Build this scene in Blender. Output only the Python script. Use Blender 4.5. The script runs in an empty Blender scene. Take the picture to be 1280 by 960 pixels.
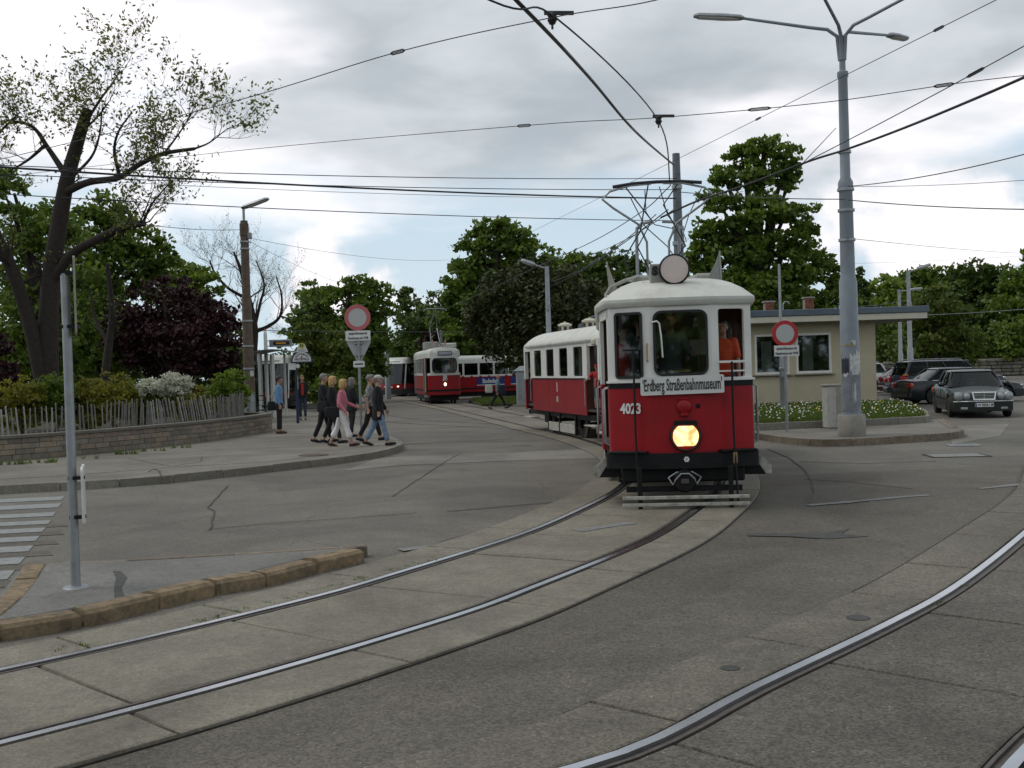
import bpy, bmesh, math, random
import numpy as np
from mathutils import Vector, Matrix, Euler
random.seed(7)
RNG = np.random.default_rng(11)
scene = bpy.context.scene
COL = scene.collection
PI = math.pi
# ------------------------------------------------------------------ camera (calibrated from the rails and people)
FPX, CAMH, HOR, ROLL = 1350.0, 1.88, 462.0, 0.03
PITCH = math.atan((480 - HOR) / FPX)
cam_d = bpy.data.cameras.new('camera')
cam_d.sensor_width = 36.0
cam_d.lens = FPX / 1280 * 36.0
cam_d.clip_start = 0.1
cam_d.clip_end = 3000
cam = bpy.data.objects.new('camera', cam_d)
COL.objects.link(cam)
cam.matrix_world = Matrix.Translation((0, 0, CAMH)) @ Matrix.Rotation(PI / 2 - PITCH, 4, 'X') @ Matrix.Rotation(-ROLL, 4, 'Z')
scene.camera = cam
# ------------------------------------------------------------------ light
SUN_EL, SUN_AZ = math.radians(54), math.radians(-75)      # azimuth from +Y (view direction) towards +X
world = bpy.data.worlds.new('World')
scene.world = world
world.use_nodes = True
def make_sky():
    nt = world.node_tree
    nt.nodes.clear()
    N = nt.nodes.new
    L = nt.links.new
    out = N('ShaderNodeOutputWorld'); bg = N('ShaderNodeBackground'); L(bg.outputs[0], out.inputs[0])
    bg.inputs['Strength'].default_value = 0.1
    sky = N('ShaderNodeTexSky'); sky.sky_type = 'NISHITA'; sky.sun_disc = False
    sky.sun_elevation = SUN_EL; sky.sun_rotation = SUN_AZ
    sky.dust_density = 2.0; sky.air_density = 1.0; sky.ozone_density = 1.5
    tc = N('ShaderNodeTexCoord')
    sep = N('ShaderNodeSeparateXYZ'); L(tc.outputs['Generated'], sep.inputs[0])
    def math_(op, a, b=None, c=None, clamp=False):
        n = N('ShaderNodeMath'); n.operation = op; n.use_clamp = clamp
        for i, v in enumerate((a, b, c)):
            if v is None: continue
            if isinstance(v, (int, float)): n.inputs[i].default_value = v
            else: L(v, n.inputs[i])
        return n.outputs[0]
    X, Y, Z = sep.outputs
    den = math_('MAXIMUM', math_('ADD', Z, 0.16), 0.05)
    u = math_('DIVIDE', X, den); v = math_('DIVIDE', Y, den)
    comb = N('ShaderNodeCombineXYZ'); L(u, comb.inputs[0]); L(v, comb.inputs[1])
    def noise(vec, scale, detail, rough, off, dist=0.0):
        mp = N('ShaderNodeMapping'); mp.inputs['Location'].default_value = off; L(vec, mp.inputs[0])
        n = N('ShaderNodeTexNoise'); n.inputs['Scale'].default_value = scale
        n.inputs['Detail'].default_value = detail; n.inputs['Roughness'].default_value = rough
        n.inputs['Distortion'].default_value = dist
        L(mp.outputs[0], n.inputs['Vector']); return n.outputs['Fac']
    def smooth(x, a, b):
        n = N('ShaderNodeMapRange'); n.interpolation_type = 'SMOOTHSTEP'
        L(x, n.inputs['Value']); n.inputs['From Min'].default_value = a; n.inputs['From Max'].default_value = b
        return n.outputs[0]
    def mixc(f, a, b):
        n = N('ShaderNodeMix'); n.data_type = 'RGBA'
        L(f, n.inputs[0])
        for i, c in ((6, a), (7, b)):
            if isinstance(c, tuple): n.inputs[i].default_value = c
            else: L(c, n.inputs[i])
        return n.outputs[2]
    big = noise(comb.outputs[0], 0.55, 2, 0.45, SKY_OFF[0], 0.2)
    fine = noise(comb.outputs[0], 1.9, 7, 0.5, SKY_OFF[1], 0.15)
    # overcast sheet: thicker the higher one looks
    cover = math_('ADD', math_('MULTIPLY', Z, 3.55), math_('ADD', math_('MULTIPLY', math_('SUBTRACT', big, 0.5), 1.5), math_('MULTIPLY', math_('SUBTRACT', fine, 0.5), 0.9)))
    m1 = smooth(cover, 0.50, 0.92)
    shade = noise(comb.outputs[0], 0.85, 5, 0.5, SKY_OFF[2], 0.2)
    sh = smooth(math_('ADD', cover, math_('MULTIPLY', math_('SUBTRACT', 0.5, shade), 2.4)), 0.62, 1.15)
    sheet = mixc(sh, (10.2, 9.9, 10.2, 1), mixc(smooth(fine, 0.34, 0.66), (3.9, 4.35, 4.75, 1), (6.0, 6.4, 6.75, 1)))
    # low heaped clouds near the skyline, on the direction itself so that they stay round
    low = noise(tc.outputs['Generated'], 6.0, 9, 0.52, SKY_OFF[3], 0.1)
    m2 = smooth(low, 0.545, 0.615)
    lowc = mixc(smooth(low, 0.55, 0.70), (7.9, 7.9, 8.3, 1), (10.5, 10.1, 10.4, 1))
    haze = smooth(Z, 0.34, 0.0)
    base = mixc(math_('MULTIPLY', haze, 0.75), mixc(math_('ADD', 0.5, 0.0), sky.outputs[0], (5.0, 6.5, 7.7, 1)), (6.0, 7.2, 8.0, 1))
    c1 = mixc(m2, base, lowc)
    c2 = mixc(m1, c1, sheet)
    L(c2, bg.inputs['Color'])
SKY_OFF = [(9.1, 7.4, 0.0), (3.3, 3.2, 0.0), (6.3, 1.2, 0.0), (5.1, 2.3, 6.2)]
make_sky()
sun_d = bpy.data.lights.new('sun', 'SUN')
sun_d.energy = 1.0
sun_d.angle = math.radians(25)
sun_d.color = (1.0, 0.96, 0.9)
sun = bpy.data.objects.new('sun', sun_d)
COL.objects.link(sun)
_sv = Vector((math.sin(SUN_AZ) * math.cos(SUN_EL), math.cos(SUN_AZ) * math.cos(SUN_EL), math.sin(SUN_EL)))
sun.rotation_euler = _sv.to_track_quat('Z', 'Y').to_euler()
vs = scene.view_settings
vs.view_transform = 'Standard'; vs.look = 'None'; vs.gamma = 1.0; vs.use_curve_mapping = False
vs.exposure = 0.22
scene.cycles.use_denoising = True
scene.cycles.max_bounces = 6
scene.cycles.transparent_max_bounces = 8
scene.cycles.caustics_reflective = False
scene.cycles.caustics_refractive = False

# ------------------------------------------------------------------ calibration helpers: a ray of the photograph to a place in the world
_cr, _sr, _cp, _sp = math.cos(ROLL), math.sin(ROLL), math.cos(PITCH), math.sin(PITCH)
def ray(px, py):
    x, y = px - 640, py - 480
    X, Y = _cr * x - _sr * y, _sr * x + _cr * y
    d = (X, FPX * _cp - Y * _sp, -Y * _cp - FPX * _sp)
    return d[0] / d[1], d[2] / d[1]
def G(px, py, z=0.0):
    a, b = ray(px, py); t = (z - CAMH) / b
    return Vector((a * t, t, z))
def at(px, py, depth):
    a, b = ray(px, py)
    return Vector((a * depth, depth, CAMH + b * depth))
def zat(px, py, depth):
    return CAMH + ray(px, py)[1] * depth

# ------------------------------------------------------------------ mesh builder
class MB:
    def __init__(s): s.V = []; s.F = []; s.M = []; s.mi = 0
    def add(s, vs, fs):
        o = len(s.V); s.V.extend(tuple(v) for v in vs)
        for f in fs: s.F.append(tuple(i + o for i in f)); s.M.append(s.mi)
        return s
    def box(s, c, d, rz=0.0, bev=0.0, rot=None):
        hx, hy, hz = d[0] / 2, d[1] / 2, d[2] / 2
        R = rot if rot is not None else Matrix.Rotation(rz, 3, 'Z')
        c = Vector(c)
        if bev <= 0:
            vs = [R @ Vector((sx * hx, sy * hy, sz * hz)) + c for sx in (-1, 1) for sy in (-1, 1) for sz in (-1, 1)]
            return s.add(vs, [(0, 1, 3, 2), (4, 6, 7, 5), (0, 4, 5, 1), (2, 3, 7, 6), (0, 2, 6, 4), (1, 5, 7, 3)])
        b = min(bev, hx * .98, hy * .98, hz * .98)
        vs = []; idx = {}
        for sx in (-1, 1):
            for sy in (-1, 1):
                for sz in (-1, 1):
                    for a in range(3):
                        p = [sx * hx, sy * hy, sz * hz]
                        for k in range(3):
                            if k != a: p[k] -= (sx, sy, sz)[k] * b
                        idx[(sx, sy, sz, a)] = len(vs); vs.append(R @ Vector(p) + c)
        fs = []
        for a in range(3):
            o = [k for k in range(3) if k != a]
            for q in (-1, 1):
                f = []
                for e1, e2 in ((-1, -1), (1, -1), (1, 1), (-1, 1)):
                    k = [0, 0, 0]; k[a] = q; k[o[0]] = e1; k[o[1]] = e2
                    f.append(idx[(k[0], k[1], k[2], a)])
                fs.append(tuple(f))
        for a in range(3):
            o = [k for k in range(3) if k != a]
            for e1 in (-1, 1):
                for e2 in (-1, 1):
                    f = []
                    for q, ax in ((-1, o[0]), (1, o[0]), (1, o[1]), (-1, o[1])):
                        k = [0, 0, 0]; k[a] = q; k[o[0]] = e1; k[o[1]] = e2
                        f.append(idx[(k[0], k[1], k[2], ax)])
                    fs.append(tuple(f))
        for sx in (-1, 1):
            for sy in (-1, 1):
                for sz in (-1, 1): fs.append(tuple(idx[(sx, sy, sz, a)] for a in range(3)))
        return s.add(vs, fs)
    def rings(s, rings, closed=True, cap=True):
        n = len(rings[0]); vs = [p for r in rings for p in r]; fs = []
        for k in range(len(rings) - 1):
            for i in range(n if closed else n - 1):
                j = (i + 1) % n
                fs.append((k * n + i, k * n + j, (k + 1) * n + j, (k + 1) * n + i))
        if cap and closed:
            fs.append(tuple(range(n - 1, -1, -1))); fs.append(tuple((len(rings) - 1) * n + i for i in range(n)))
        return s.add(vs, fs)
    def tube(s, pts, r, n=8, cap=True, flat=1.0):
        pts = [Vector(p) for p in pts]; m = len(pts)
        rs = r if isinstance(r, (list, tuple)) else [r] * m
        rings = []; up = None
        for i, p in enumerate(pts):
            t = (pts[min(i + 1, m - 1)] - pts[max(i - 1, 0)])
            if t.length < 1e-9: t = Vector((0, 0, 1))
            t.normalize()
            if up is None:
                up = Vector((0, 0, 1)) if abs(t.z) < 0.9 else Vector((1, 0, 0))
            a = t.cross(up)
            if a.length < 1e-6: a = t.cross(Vector((0, 1, 0)))
            a.normalize(); b = a.cross(t).normalized(); up = b
            rings.append([p + a * (math.cos(2 * PI * k / n) * rs[i]) + b * (math.sin(2 * PI * k / n) * rs[i] * flat) for k in range(n)])
        return s.rings(rings, True, cap)
    def cyl(s, p0, p1, r0, r1=None, n=12):
        return s.tube([p0, p1], [r0, r0 if r1 is None else r1], n)
    def extr(s, poly, O, U, V, t):
        """polygon in the plane O,U,V extruded by t along U x V"""
        O, U, V = Vector(O), Vector(U).normalized(), Vector(V).normalized(); N = U.cross(V).normalized()
        a = [O + U * p[0] + V * p[1] for p in poly]; b = [p + N * t for p in a]; n = len(a)
        fs = [tuple(range(n - 1, -1, -1)), tuple(range(n, 2 * n))] + [(i, (i + 1) % n, n + (i + 1) % n, n + i) for i in range(n)]
        return s.add(a + b, fs)
    def frame(s, outer, inner, O, U, V, t):
        """a plate between two loops of equal count (outer, inner), thickness t"""
        O, U, V = Vector(O), Vector(U).normalized(), Vector(V).normalized(); N = U.cross(V).normalized()
        n = len(outer)
        A = [O + U * p[0] + V * p[1] for p in outer]; B = [O + U * p[0] + V * p[1] for p in inner]
        vs = A + B + [p + N * t for p in A] + [p + N * t for p in B]; fs = []
        for i in range(n):
            j = (i + 1) % n
            fs += [(i, n + i, n + j, j), (2 * n + i, 2 * n + j, 3 * n + j, 3 * n + i), (i, j, 2 * n + j, 2 * n + i), (n + i, 3 * n + i, 3 * n + j, n + j)]
        return s.add(vs, fs)
    def prism(s, poly, z0, z1):
        return s.extr(poly, (0, 0, z0), (1, 0, 0), (0, 1, 0), z1 - z0)
    def ell(s, c, r, nu=12, nv=8, R=None):
        c = Vector(c); R = R or Matrix.Identity(3)
        vs = [c + R @ Vector((0, 0, -r[2]))]
        for j in range(1, nv):
            ph = -PI / 2 + PI * j / nv
            for i in range(nu):
                th = 2 * PI * i / nu
                vs.append(c + R @ Vector((r[0] * math.cos(ph) * math.cos(th), r[1] * math.cos(ph) * math.sin(th), r[2] * math.sin(ph))))
        vs.append(c + R @ Vector((0, 0, r[2])))
        fs = [(0, 1 + (i + 1) % nu, 1 + i) for i in range(nu)]
        for j in range(nv - 2):
            for i in range(nu):
                a = 1 + j * nu + i; b = 1 + j * nu + (i + 1) % nu
                fs.append((a, b, b + nu, a + nu))
        o = 1 + (nv - 2) * nu
        fs += [(o + i, o + (i + 1) % nu, len(vs) - 1) for i in range(nu)]
        return s.add(vs, fs)
    def lathe(s, prof, O=(0, 0, 0), axis=(0, 0, 1), n=20):
        O = Vector(O); A = Vector(axis).normalized()
        u = A.cross(Vector((0, 0, 1)) if abs(A.z) < .9 else Vector((1, 0, 0))).normalized(); v = A.cross(u)
        return s.rings([[O + A * h + (u * math.cos(2 * PI * k / n) + v * math.sin(2 * PI * k / n)) * max(r, 1e-4) for k in range(n)] for r, h in prof])
    def quad(s, a, b, c, d): return s.add([a, b, c, d], [(0, 1, 2, 3)])
    def mesh(s, name, mats, smooth=None, fixn=True):
        me = bpy.data.meshes.new(name)
        me.from_pydata(s.V, [], s.F)
        mats = mats if isinstance(mats, (list, tuple)) else [mats]
        for m in mats: me.materials.append(m)
        if len(mats) > 1: me.polygons.foreach_set('material_index', s.M)
        if fixn:
            bm = bmesh.new(); bm.from_mesh(me); bmesh.ops.recalc_face_normals(bm, faces=bm.faces); bm.to_mesh(me); bm.free()
        if smooth is not None:
            me.shade_smooth(); me.set_sharp_from_angle(angle=math.radians(smooth))
        me.update()
        return me
    def build(s, name, mats, parent=None, smooth=None, fixn=True, loc=None, rz=0.0):
        return obj(name, s.mesh(name, mats, smooth, fixn), parent, loc, rz)
def obj(name, me, parent=None, loc=None, rz=0.0):
    o = bpy.data.objects.new(name, me); COL.objects.link(o)
    if parent is not None: o.parent = parent
    if loc is not None: o.location = loc
    if rz: o.rotation_euler = (0, 0, rz)
    return o
def tag(o, label=None, cat=None, group=None, kind=None):
    if label: o['label'] = label
    if cat: o['category'] = cat
    if group: o['group'] = group
    if kind: o['kind'] = kind
    return o
def thing(name, label, cat, loc=(0, 0, 0), rz=0.0, group=None):
    o = bpy.data.objects.new(name, None); COL.objects.link(o)
    o.empty_display_size = 0.2; o.location = loc; o.rotation_euler = (0, 0, rz)
    return tag(o, label, cat, group)
def rrect(w, h, r, k=4, cx=0.0, cy=0.0):
    pts = []
    for sx, sy, a0 in ((1, 1, 0), (-1, 1, PI / 2), (-1, -1, PI), (1, -1, 1.5 * PI)):
        for i in range(k + 1):
            a = a0 + PI / 2 * i / k
            pts.append((cx + sx * (w / 2 - r) + r * math.cos(a), cy + sy * (h / 2 - r) + r * math.sin(a)))
    return pts
def rect_like(w, h, k=4, cx=0.0, cy=0.0):
    """square-cornered loop with as many points as rrect"""
    pts = []
    for sx, sy in ((1, 1), (-1, 1), (-1, -1), (1, -1)):
        pts += [(cx + sx * w / 2, cy + sy * h / 2)] * (k + 1)
    return pts
_TXT = {}
def text(s, size, mat, parent, M, name='lettering', sx=1.0, bold=0.0, depth=0.002, align='CENTER'):
    """flat letters as a mesh; M places the text plane (x along, y up)"""
    cu = bpy.data.curves.new('t', 'FONT'); cu.body = s; cu.size = size; cu.align_x = align; cu.align_y = 'CENTER'
    cu.extrude = depth; cu.offset = bold; cu.resolution_u = 3
    t = bpy.data.objects.new('t', cu); COL.objects.link(t)
    dg = bpy.context.evaluated_depsgraph_get(); dg.update()
    me = bpy.data.meshes.new_from_object(t.evaluated_get(dg))
    bpy.data.objects.remove(t); bpy.data.curves.remove(cu)
    me.transform(M @ Matrix.Diagonal((sx, 1, 1, 1)))
    me.materials.clear(); me.materials.append(mat)
    return obj(name, me, parent)
def plane_m(O, U, V):
    U, V = Vector(U).normalized(), Vector(V).normalized(); N = U.cross(V)
    return Matrix(((U.x, V.x, N.x, O[0]), (U.y, V.y, N.y, O[1]), (U.z, V.z, N.z, O[2]), (0, 0, 0, 1)))

# ------------------------------------------------------------------ materials
def M(name, col, rough=0.6, metal=0.0, var=0.12, scale=4.0, bump=0.0, bscale=60.0, spec=0.5, dirt=None, dirt_amt=0.0, dscale=1.5, coat=0.0, rand=0.0):
    m = bpy.data.materials.new(name); m.use_nodes = True
    nt = m.node_tree; N = nt.nodes.new; L = nt.links.new
    b = nt.nodes['Principled BSDF']
    b.inputs['Roughness'].default_value = rough; b.inputs['Metallic'].default_value = metal
    b.inputs['Specular IOR Level'].default_value = spec
    if coat: b.inputs['Coat Weight'].default_value = coat; b.inputs['Coat Roughness'].default_value = 0.12
    tc = N('ShaderNodeTexCoord')
    n1 = N('ShaderNodeTexNoise'); n1.inputs['Scale'].default_value = scale; n1.inputs['Detail'].default_value = 6; n1.inputs['Roughness'].default_value = 0.6
    L(tc.outputs['Object'], n1.inputs['Vector'])
    mr = N('ShaderNodeMapRange'); mr.inputs['From Min'].default_value = 0.3; mr.inputs['From Max'].default_value = 0.7
    mr.inputs['To Min'].default_value = 1 - var; mr.inputs['To Max'].default_value = 1 + var
    L(n1.outputs['Fac'], mr.inputs['Value'])
    fac = mr.outputs[0]
    if rand:
        oi = N('ShaderNodeObjectInfo'); r2 = N('ShaderNodeMapRange')
        r2.inputs['To Min'].default_value = 1 - rand; r2.inputs['To Max'].default_value = 1 + rand
        L(oi.outputs['Random'], r2.inputs['Value'])
        mm = N('ShaderNodeMath'); mm.operation = 'MULTIPLY'; L(fac, mm.inputs[0]); L(r2.outputs[0], mm.inputs[1]); fac = mm.outputs[0]
    vm = N('ShaderNodeVectorMath'); vm.operation = 'SCALE'; vm.inputs[0].default_value = col[:3]; L(fac, vm.inputs['Scale'])
    c = vm.outputs[0]
    if dirt:
        n2 = N('ShaderNodeTexNoise'); n2.inputs['Scale'].default_value = dscale; n2.inputs['Detail'].default_value = 8; n2.inputs['Roughness'].default_value = 0.68
        L(tc.outputs['Object'], n2.inputs['Vector'])
        r = N('ShaderNodeMapRange'); r.inputs['From Min'].default_value = 0.48; r.inputs['From Max'].default_value = 0.72; r.inputs['To Max'].default_value = dirt_amt
        L(n2.outputs['Fac'], r.inputs['Value'])
        mx = N('ShaderNodeMix'); mx.data_type = 'RGBA'; L(r.outputs[0], mx.inputs[0]); L(c, mx.inputs[6]); mx.inputs[7].default_value = (*dirt, 1); c = mx.outputs[2]
    L(c, b.inputs['Base Color'])
    if bump:
        n3 = N('ShaderNodeTexNoise'); n3.inputs['Scale'].default_value = bscale; n3.inputs['Detail'].default_value = 4
        L(tc.outputs['Object'], n3.inputs['Vector'])
        bp = N('ShaderNodeBump'); bp.inputs['Strength'].default_value = bump; bp.inputs['Distance'].default_value = 0.01
        L(n3.outputs['Fac'], bp.inputs['Height']); L(bp.outputs[0], b.inputs['Normal'])
    return m
def glass(name, tint=(0.6, 0.66, 0.66), alpha=0.35, rough=0.03):
    """thin window pane: a share of the light goes straight through, the rest is a glossy reflection"""
    m = bpy.data.materials.new(name); m.use_nodes = True
    nt = m.node_tree; nt.nodes.clear(); N = nt.nodes.new; L = nt.links.new
    o = N('ShaderNodeOutputMaterial'); tr = N('ShaderNodeBsdfTransparent'); tr.inputs[0].default_value = (*tint, 1)
    gl = N('ShaderNodeBsdfGlossy'); gl.inputs['Roughness'].default_value = rough
    lw = N('ShaderNodeLayerWeight'); lw.inputs['Blend'].default_value = 0.5
    fr = N('ShaderNodeMath'); fr.operation = 'POWER'; fr.inputs[1].default_value = 4.0; L(lw.outputs['Facing'], fr.inputs[0])
    ad = N('ShaderNodeMath'); ad.operation = 'ADD'; ad.inputs[1].default_value = alpha; ad.use_clamp = True
    L(fr.outputs[0], ad.inputs[0])
    mx = N('ShaderNodeMixShader'); L(ad.outputs[0], mx.inputs[0]); L(tr.outputs[0], mx.inputs[1]); L(gl.outputs[0], mx.inputs[2]); L(mx.outputs[0], o.inputs[0])
    return m
def emit(name, col, strength, rough=0.2):
    m = bpy.data.materials.new(name); m.use_nodes = True
    b = m.node_tree.nodes['Principled BSDF']; b.inputs['Base Color'].default_value = (*col, 1)
    b.inputs['Emission Color'].default_value = (*col, 1); b.inputs['Emission Strength'].default_value = strength
    b.inputs['Roughness'].default_value = rough
    return m
def road_mat(name, col, speck=0.25, var=0.16, patch=0.22, rough=0.85, pscale=0.35, cracks=.0):
    """worn street surface: fine stone speckle, wide stains and a faint tyre polish"""
    m = bpy.data.materials.new(name); m.use_nodes = True
    nt = m.node_tree; N = nt.nodes.new; L = nt.links.new
    b = nt.nodes['Principled BSDF']; b.inputs['Specular IOR Level'].default_value = 0.35
    tc = N('ShaderNodeTexCoord')
    def nz(sc, de, ro, dist=0):
        n = N('ShaderNodeTexNoise'); n.inputs['Scale'].default_value = sc; n.inputs['Detail'].default_value = de
        n.inputs['Roughness'].default_value = ro; n.inputs['Distortion'].default_value = dist
        L(tc.outputs['Object'], n.inputs['Vector']); return n.outputs['Fac']
    def mrange(x, a, bb, c, d):
        r = N('ShaderNodeMapRange'); L(x, r.inputs['Value'])
        for k, v in (('From Min', a), ('From Max', bb), ('To Min', c), ('To Max', d)): r.inputs[k].default_value = v
        return r.outputs[0]
    def mul(a, c):
        n = N('ShaderNodeMath'); n.operation = 'MULTIPLY'; L(a, n.inputs[0]); L(c, n.inputs[1]); return n.outputs[0]
    vo = N('ShaderNodeTexVoronoi'); vo.inputs['Scale'].default_value = 75; L(tc.outputs['Object'], vo.inputs['Vector'])
    sep = N('ShaderNodeSeparateColor'); L(vo.outputs['Color'], sep.inputs[0])
    f = mul(mul(mrange(sep.outputs[0], 0, 1, 1 - speck, 1 + speck), mrange(nz(2.2, 8, .65), .3, .7, 1 - var, 1 + var)),
            mul(mrange(nz(pscale, 5, .6, .8), .35, .65, 1 - patch, 1 + patch), mrange(nz(14, 6, .7), .3, .7, 1 - var * .8, 1 + var * .8)))
    # small dark oil and gum spots
    v2 = N('ShaderNodeTexVoronoi'); v2.inputs['Scale'].default_value = 1.7; L(tc.outputs['Object'], v2.inputs['Vector'])
    f = mul(f, mrange(v2.outputs['Distance'], 0.035, 0.06, 0.72, 1.0))
    # long shrinkage cracks, broken up, and blotchy grime
    if cracks:
        mv = N('ShaderNodeMix'); mv.data_type = 'VECTOR'; mv.inputs[0].default_value = .10; L(tc.outputs['Object'], mv.inputs[4])
        nn = N('ShaderNodeTexNoise'); nn.inputs['Scale'].default_value = 1.6; nn.inputs['Detail'].default_value = 5; L(tc.outputs['Object'], nn.inputs['Vector'])
        va = N('ShaderNodeVectorMath'); va.operation = 'ADD'; sc_ = N('ShaderNodeVectorMath'); sc_.operation = 'SCALE'; sc_.inputs['Scale'].default_value = .55
        L(nn.outputs['Color'], sc_.inputs[0]); L(tc.outputs['Object'], va.inputs[0]); L(sc_.outputs[0], va.inputs[1])
        vc = N('ShaderNodeTexVoronoi'); vc.feature = 'DISTANCE_TO_EDGE'; vc.inputs['Scale'].default_value = .42; L(va.outputs[0], vc.inputs['Vector'])
        line = mrange(vc.outputs['Distance'], .001, .0045, 1 - cracks, 1.0)
        keep = mrange(nz(.8, 2, .5), .50, .56, 1.0, 0.0)
        mxn = N('ShaderNodeMath'); mxn.operation = 'MAXIMUM'; L(line, mxn.inputs[0]); L(keep, mxn.inputs[1]); f = mul(f, mxn.outputs[0])
    f = mul(f, mrange(nz(5.5, 7, .72), .58, .72, 1.0, .78))
    # scattered pale stones in the mix
    v3 = N('ShaderNodeTexVoronoi'); v3.inputs['Scale'].default_value = 22; L(tc.outputs['Object'], v3.inputs['Vector'])
    s3 = N('ShaderNodeSeparateColor'); L(v3.outputs['Color'], s3.inputs[0])
    f = mul(f, mrange(mul(mrange(s3.outputs[1], .86, .9, 0, 1), mrange(v3.outputs['Distance'], .16, .10, 0, 1)), 0, 1, 1, 1 + speck * 4.5))
    vm = N('ShaderNodeVectorMath'); vm.operation = 'SCALE'; vm.inputs[0].default_value = col; L(f, vm.inputs['Scale'])
    L(vm.outputs[0], b.inputs['Base Color'])
    L(mrange(nz(1.1, 5, .6), .3, .7, rough - .12, rough + .1), b.inputs['Roughness'])
    bp = N('ShaderNodeBump'); bp.inputs['Strength'].default_value = 0.35; bp.inputs['Distance'].default_value = 0.006
    L(nz(90, 3, .6), bp.inputs['Height']); L(bp.outputs[0], b.inputs['Normal'])
    return m
def leaf_mat(name, col, col2, trans=0.35, rough=0.55):
    m = bpy.data.materials.new(name); m.use_nodes = True
    nt = m.node_tree; nt.nodes.clear(); N = nt.nodes.new; L = nt.links.new
    o = N('ShaderNodeOutputMaterial'); at_ = N('ShaderNodeAttribute'); at_.attribute_name = 'tone'
    mx = N('ShaderNodeMix'); mx.data_type = 'RGBA'; L(at_.outputs['Fac'], mx.inputs[0])
    mx.inputs[6].default_value = (*col, 1); mx.inputs[7].default_value = (*col2, 1)
    d = N('ShaderNodeBsdfPrincipled'); d.inputs['Roughness'].default_value = rough; d.inputs['Specular IOR Level'].default_value = 0.3
    t = N('ShaderNodeBsdfTranslucent'); L(mx.outputs[2], d.inputs['Base Color'])
    hs = N('ShaderNodeHueSaturation'); hs.inputs['Value'].default_value = 1.3; hs.inputs['Saturation'].default_value = 1.1; L(mx.outputs[2], hs.inputs['Color']); L(hs.outputs[0], t.inputs['Color'])
    ms = N('ShaderNodeMixShader'); ms.inputs[0].default_value = trans; L(d.outputs[0], ms.inputs[1]); L(t.outputs[0], ms.inputs[2]); L(ms.outputs[0], o.inputs[0])
    return m

MAT = {}
def mm(k): return MAT[k]
MAT['asphalt'] = road_mat('asphalt', (0.128, 0.118, 0.099), cracks=.45)
MAT['asphalt_dark'] = road_mat('asphalt_dark', (0.096, 0.085, 0.068), speck=.38)
MAT['asphalt_mid'] = road_mat('asphalt_mid', (0.104, 0.093, 0.075), speck=.38)
MAT['asphalt_pale'] = road_mat('asphalt_pale', (0.180, 0.168, 0.145))
MAT['pavement'] = road_mat('pavement_asphalt', (0.172, 0.157, 0.130), speck=.2, cracks=.4)
MAT['slab'] = road_mat('track_concrete', (0.174, 0.157, 0.123), speck=.2, var=.2, patch=.2)
MAT['slab2'] = road_mat('track_concrete_old', (0.104, 0.094, 0.078), speck=.42, var=.2, patch=.2)
MAT['slab3'] = road_mat('track_concrete_brown', (0.128, 0.115, 0.091), speck=.36, var=.2, patch=.2)
MAT['joint'] = M('joint_dirt', (0.035, 0.032, 0.027), .95, var=.4, scale=9)
MAT['tar'] = M('tar_seam', (0.05, 0.048, 0.045), .8, var=.4, scale=7)
MAT['rail'] = M('rail_steel', (0.52, 0.54, 0.58), .24, metal=1.0, var=.12, scale=3)
MAT['rail_side'] = M('rail_rust', (0.09, 0.075, 0.065), .6, metal=.3, var=.3, scale=14)
MAT['granite'] = M('granite_kerb', (0.20, 0.188, 0.158), .8, var=.22, scale=14, bump=.5, bscale=40, rand=.14, dirt=(.12, .11, .09), dirt_amt=.6, dscale=4)
MAT['granite_brown'] = M('brown_granite_kerb', (0.205, 0.148, 0.085), .88, var=.4, scale=13, bump=1.0, bscale=26, rand=.16, dirt=(.07, .055, .036), dirt_amt=.9, dscale=4.5)
MAT['granite_warm'] = M('warm_granite_kerb', (0.185, 0.150, 0.110), .85, var=.3, scale=12, bump=.8, bscale=30, rand=.15, dirt=(.09, .075, .055), dirt_amt=.8, dscale=4)
MAT['paint'] = M('worn_road_paint', (0.235, 0.24, 0.235), .7, var=.25, scale=12, dirt=(.15, .147, .14), dirt_amt=.75, dscale=7)
MAT['paint_faint'] = M('faded_road_paint', (0.185, 0.185, 0.178), .75, var=.2, scale=12, dirt=(.13, .128, .12), dirt_amt=.9, dscale=5)
MAT['concrete'] = M('concrete', (0.30, 0.285, 0.25), .9, var=.2, scale=6, bump=.4, bscale=50, dirt=(.14, .125, .1), dirt_amt=.7, dscale=3)
MAT['earth'] = M('park_soil', (0.05, 0.045, 0.028), .95, var=.4, scale=2)
MAT['galv'] = M('galvanised_steel', (0.30, 0.32, 0.33), .45, metal=.55, var=.16, scale=7, dirt=(.2, .19, .17), dirt_amt=.4, dscale=5)
MAT['mast'] = M('grey_mast_paint', (0.21, 0.245, 0.275), .45, var=.10, scale=3, dirt=(.15, .165, .18), dirt_amt=.5, dscale=2)
MAT['wire'] = M('wire', (0.022, 0.023, 0.026), .5, metal=.3, var=.1)
MAT['wire_pale'] = M('pale_wire', (0.10, 0.11, 0.12), .5, metal=.2, var=.1)
MAT['black'] = M('black_paint', (0.008, 0.008, 0.009), .5, var=.3, scale=9, dirt=(.020, .018, .016), dirt_amt=.5, dscale=6, spec=.22)
MAT['rubber'] = M('tyre_rubber', (0.016, 0.016, 0.016), .85, var=.2)
MAT['white'] = M('white_paint', (0.72, 0.72, 0.68), .35, var=.05, scale=3, dirt=(.5, .47, .4), dirt_amt=.4, dscale=2.5)
MAT['plate'] = M('sign_white', (0.66, 0.67, 0.64), .4, var=.05, scale=3, dirt=(.4, .38, .33), dirt_amt=.4, dscale=6)
MAT['ink'] = M('lettering_black', (0.012, 0.012, 0.012), .6)
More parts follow.
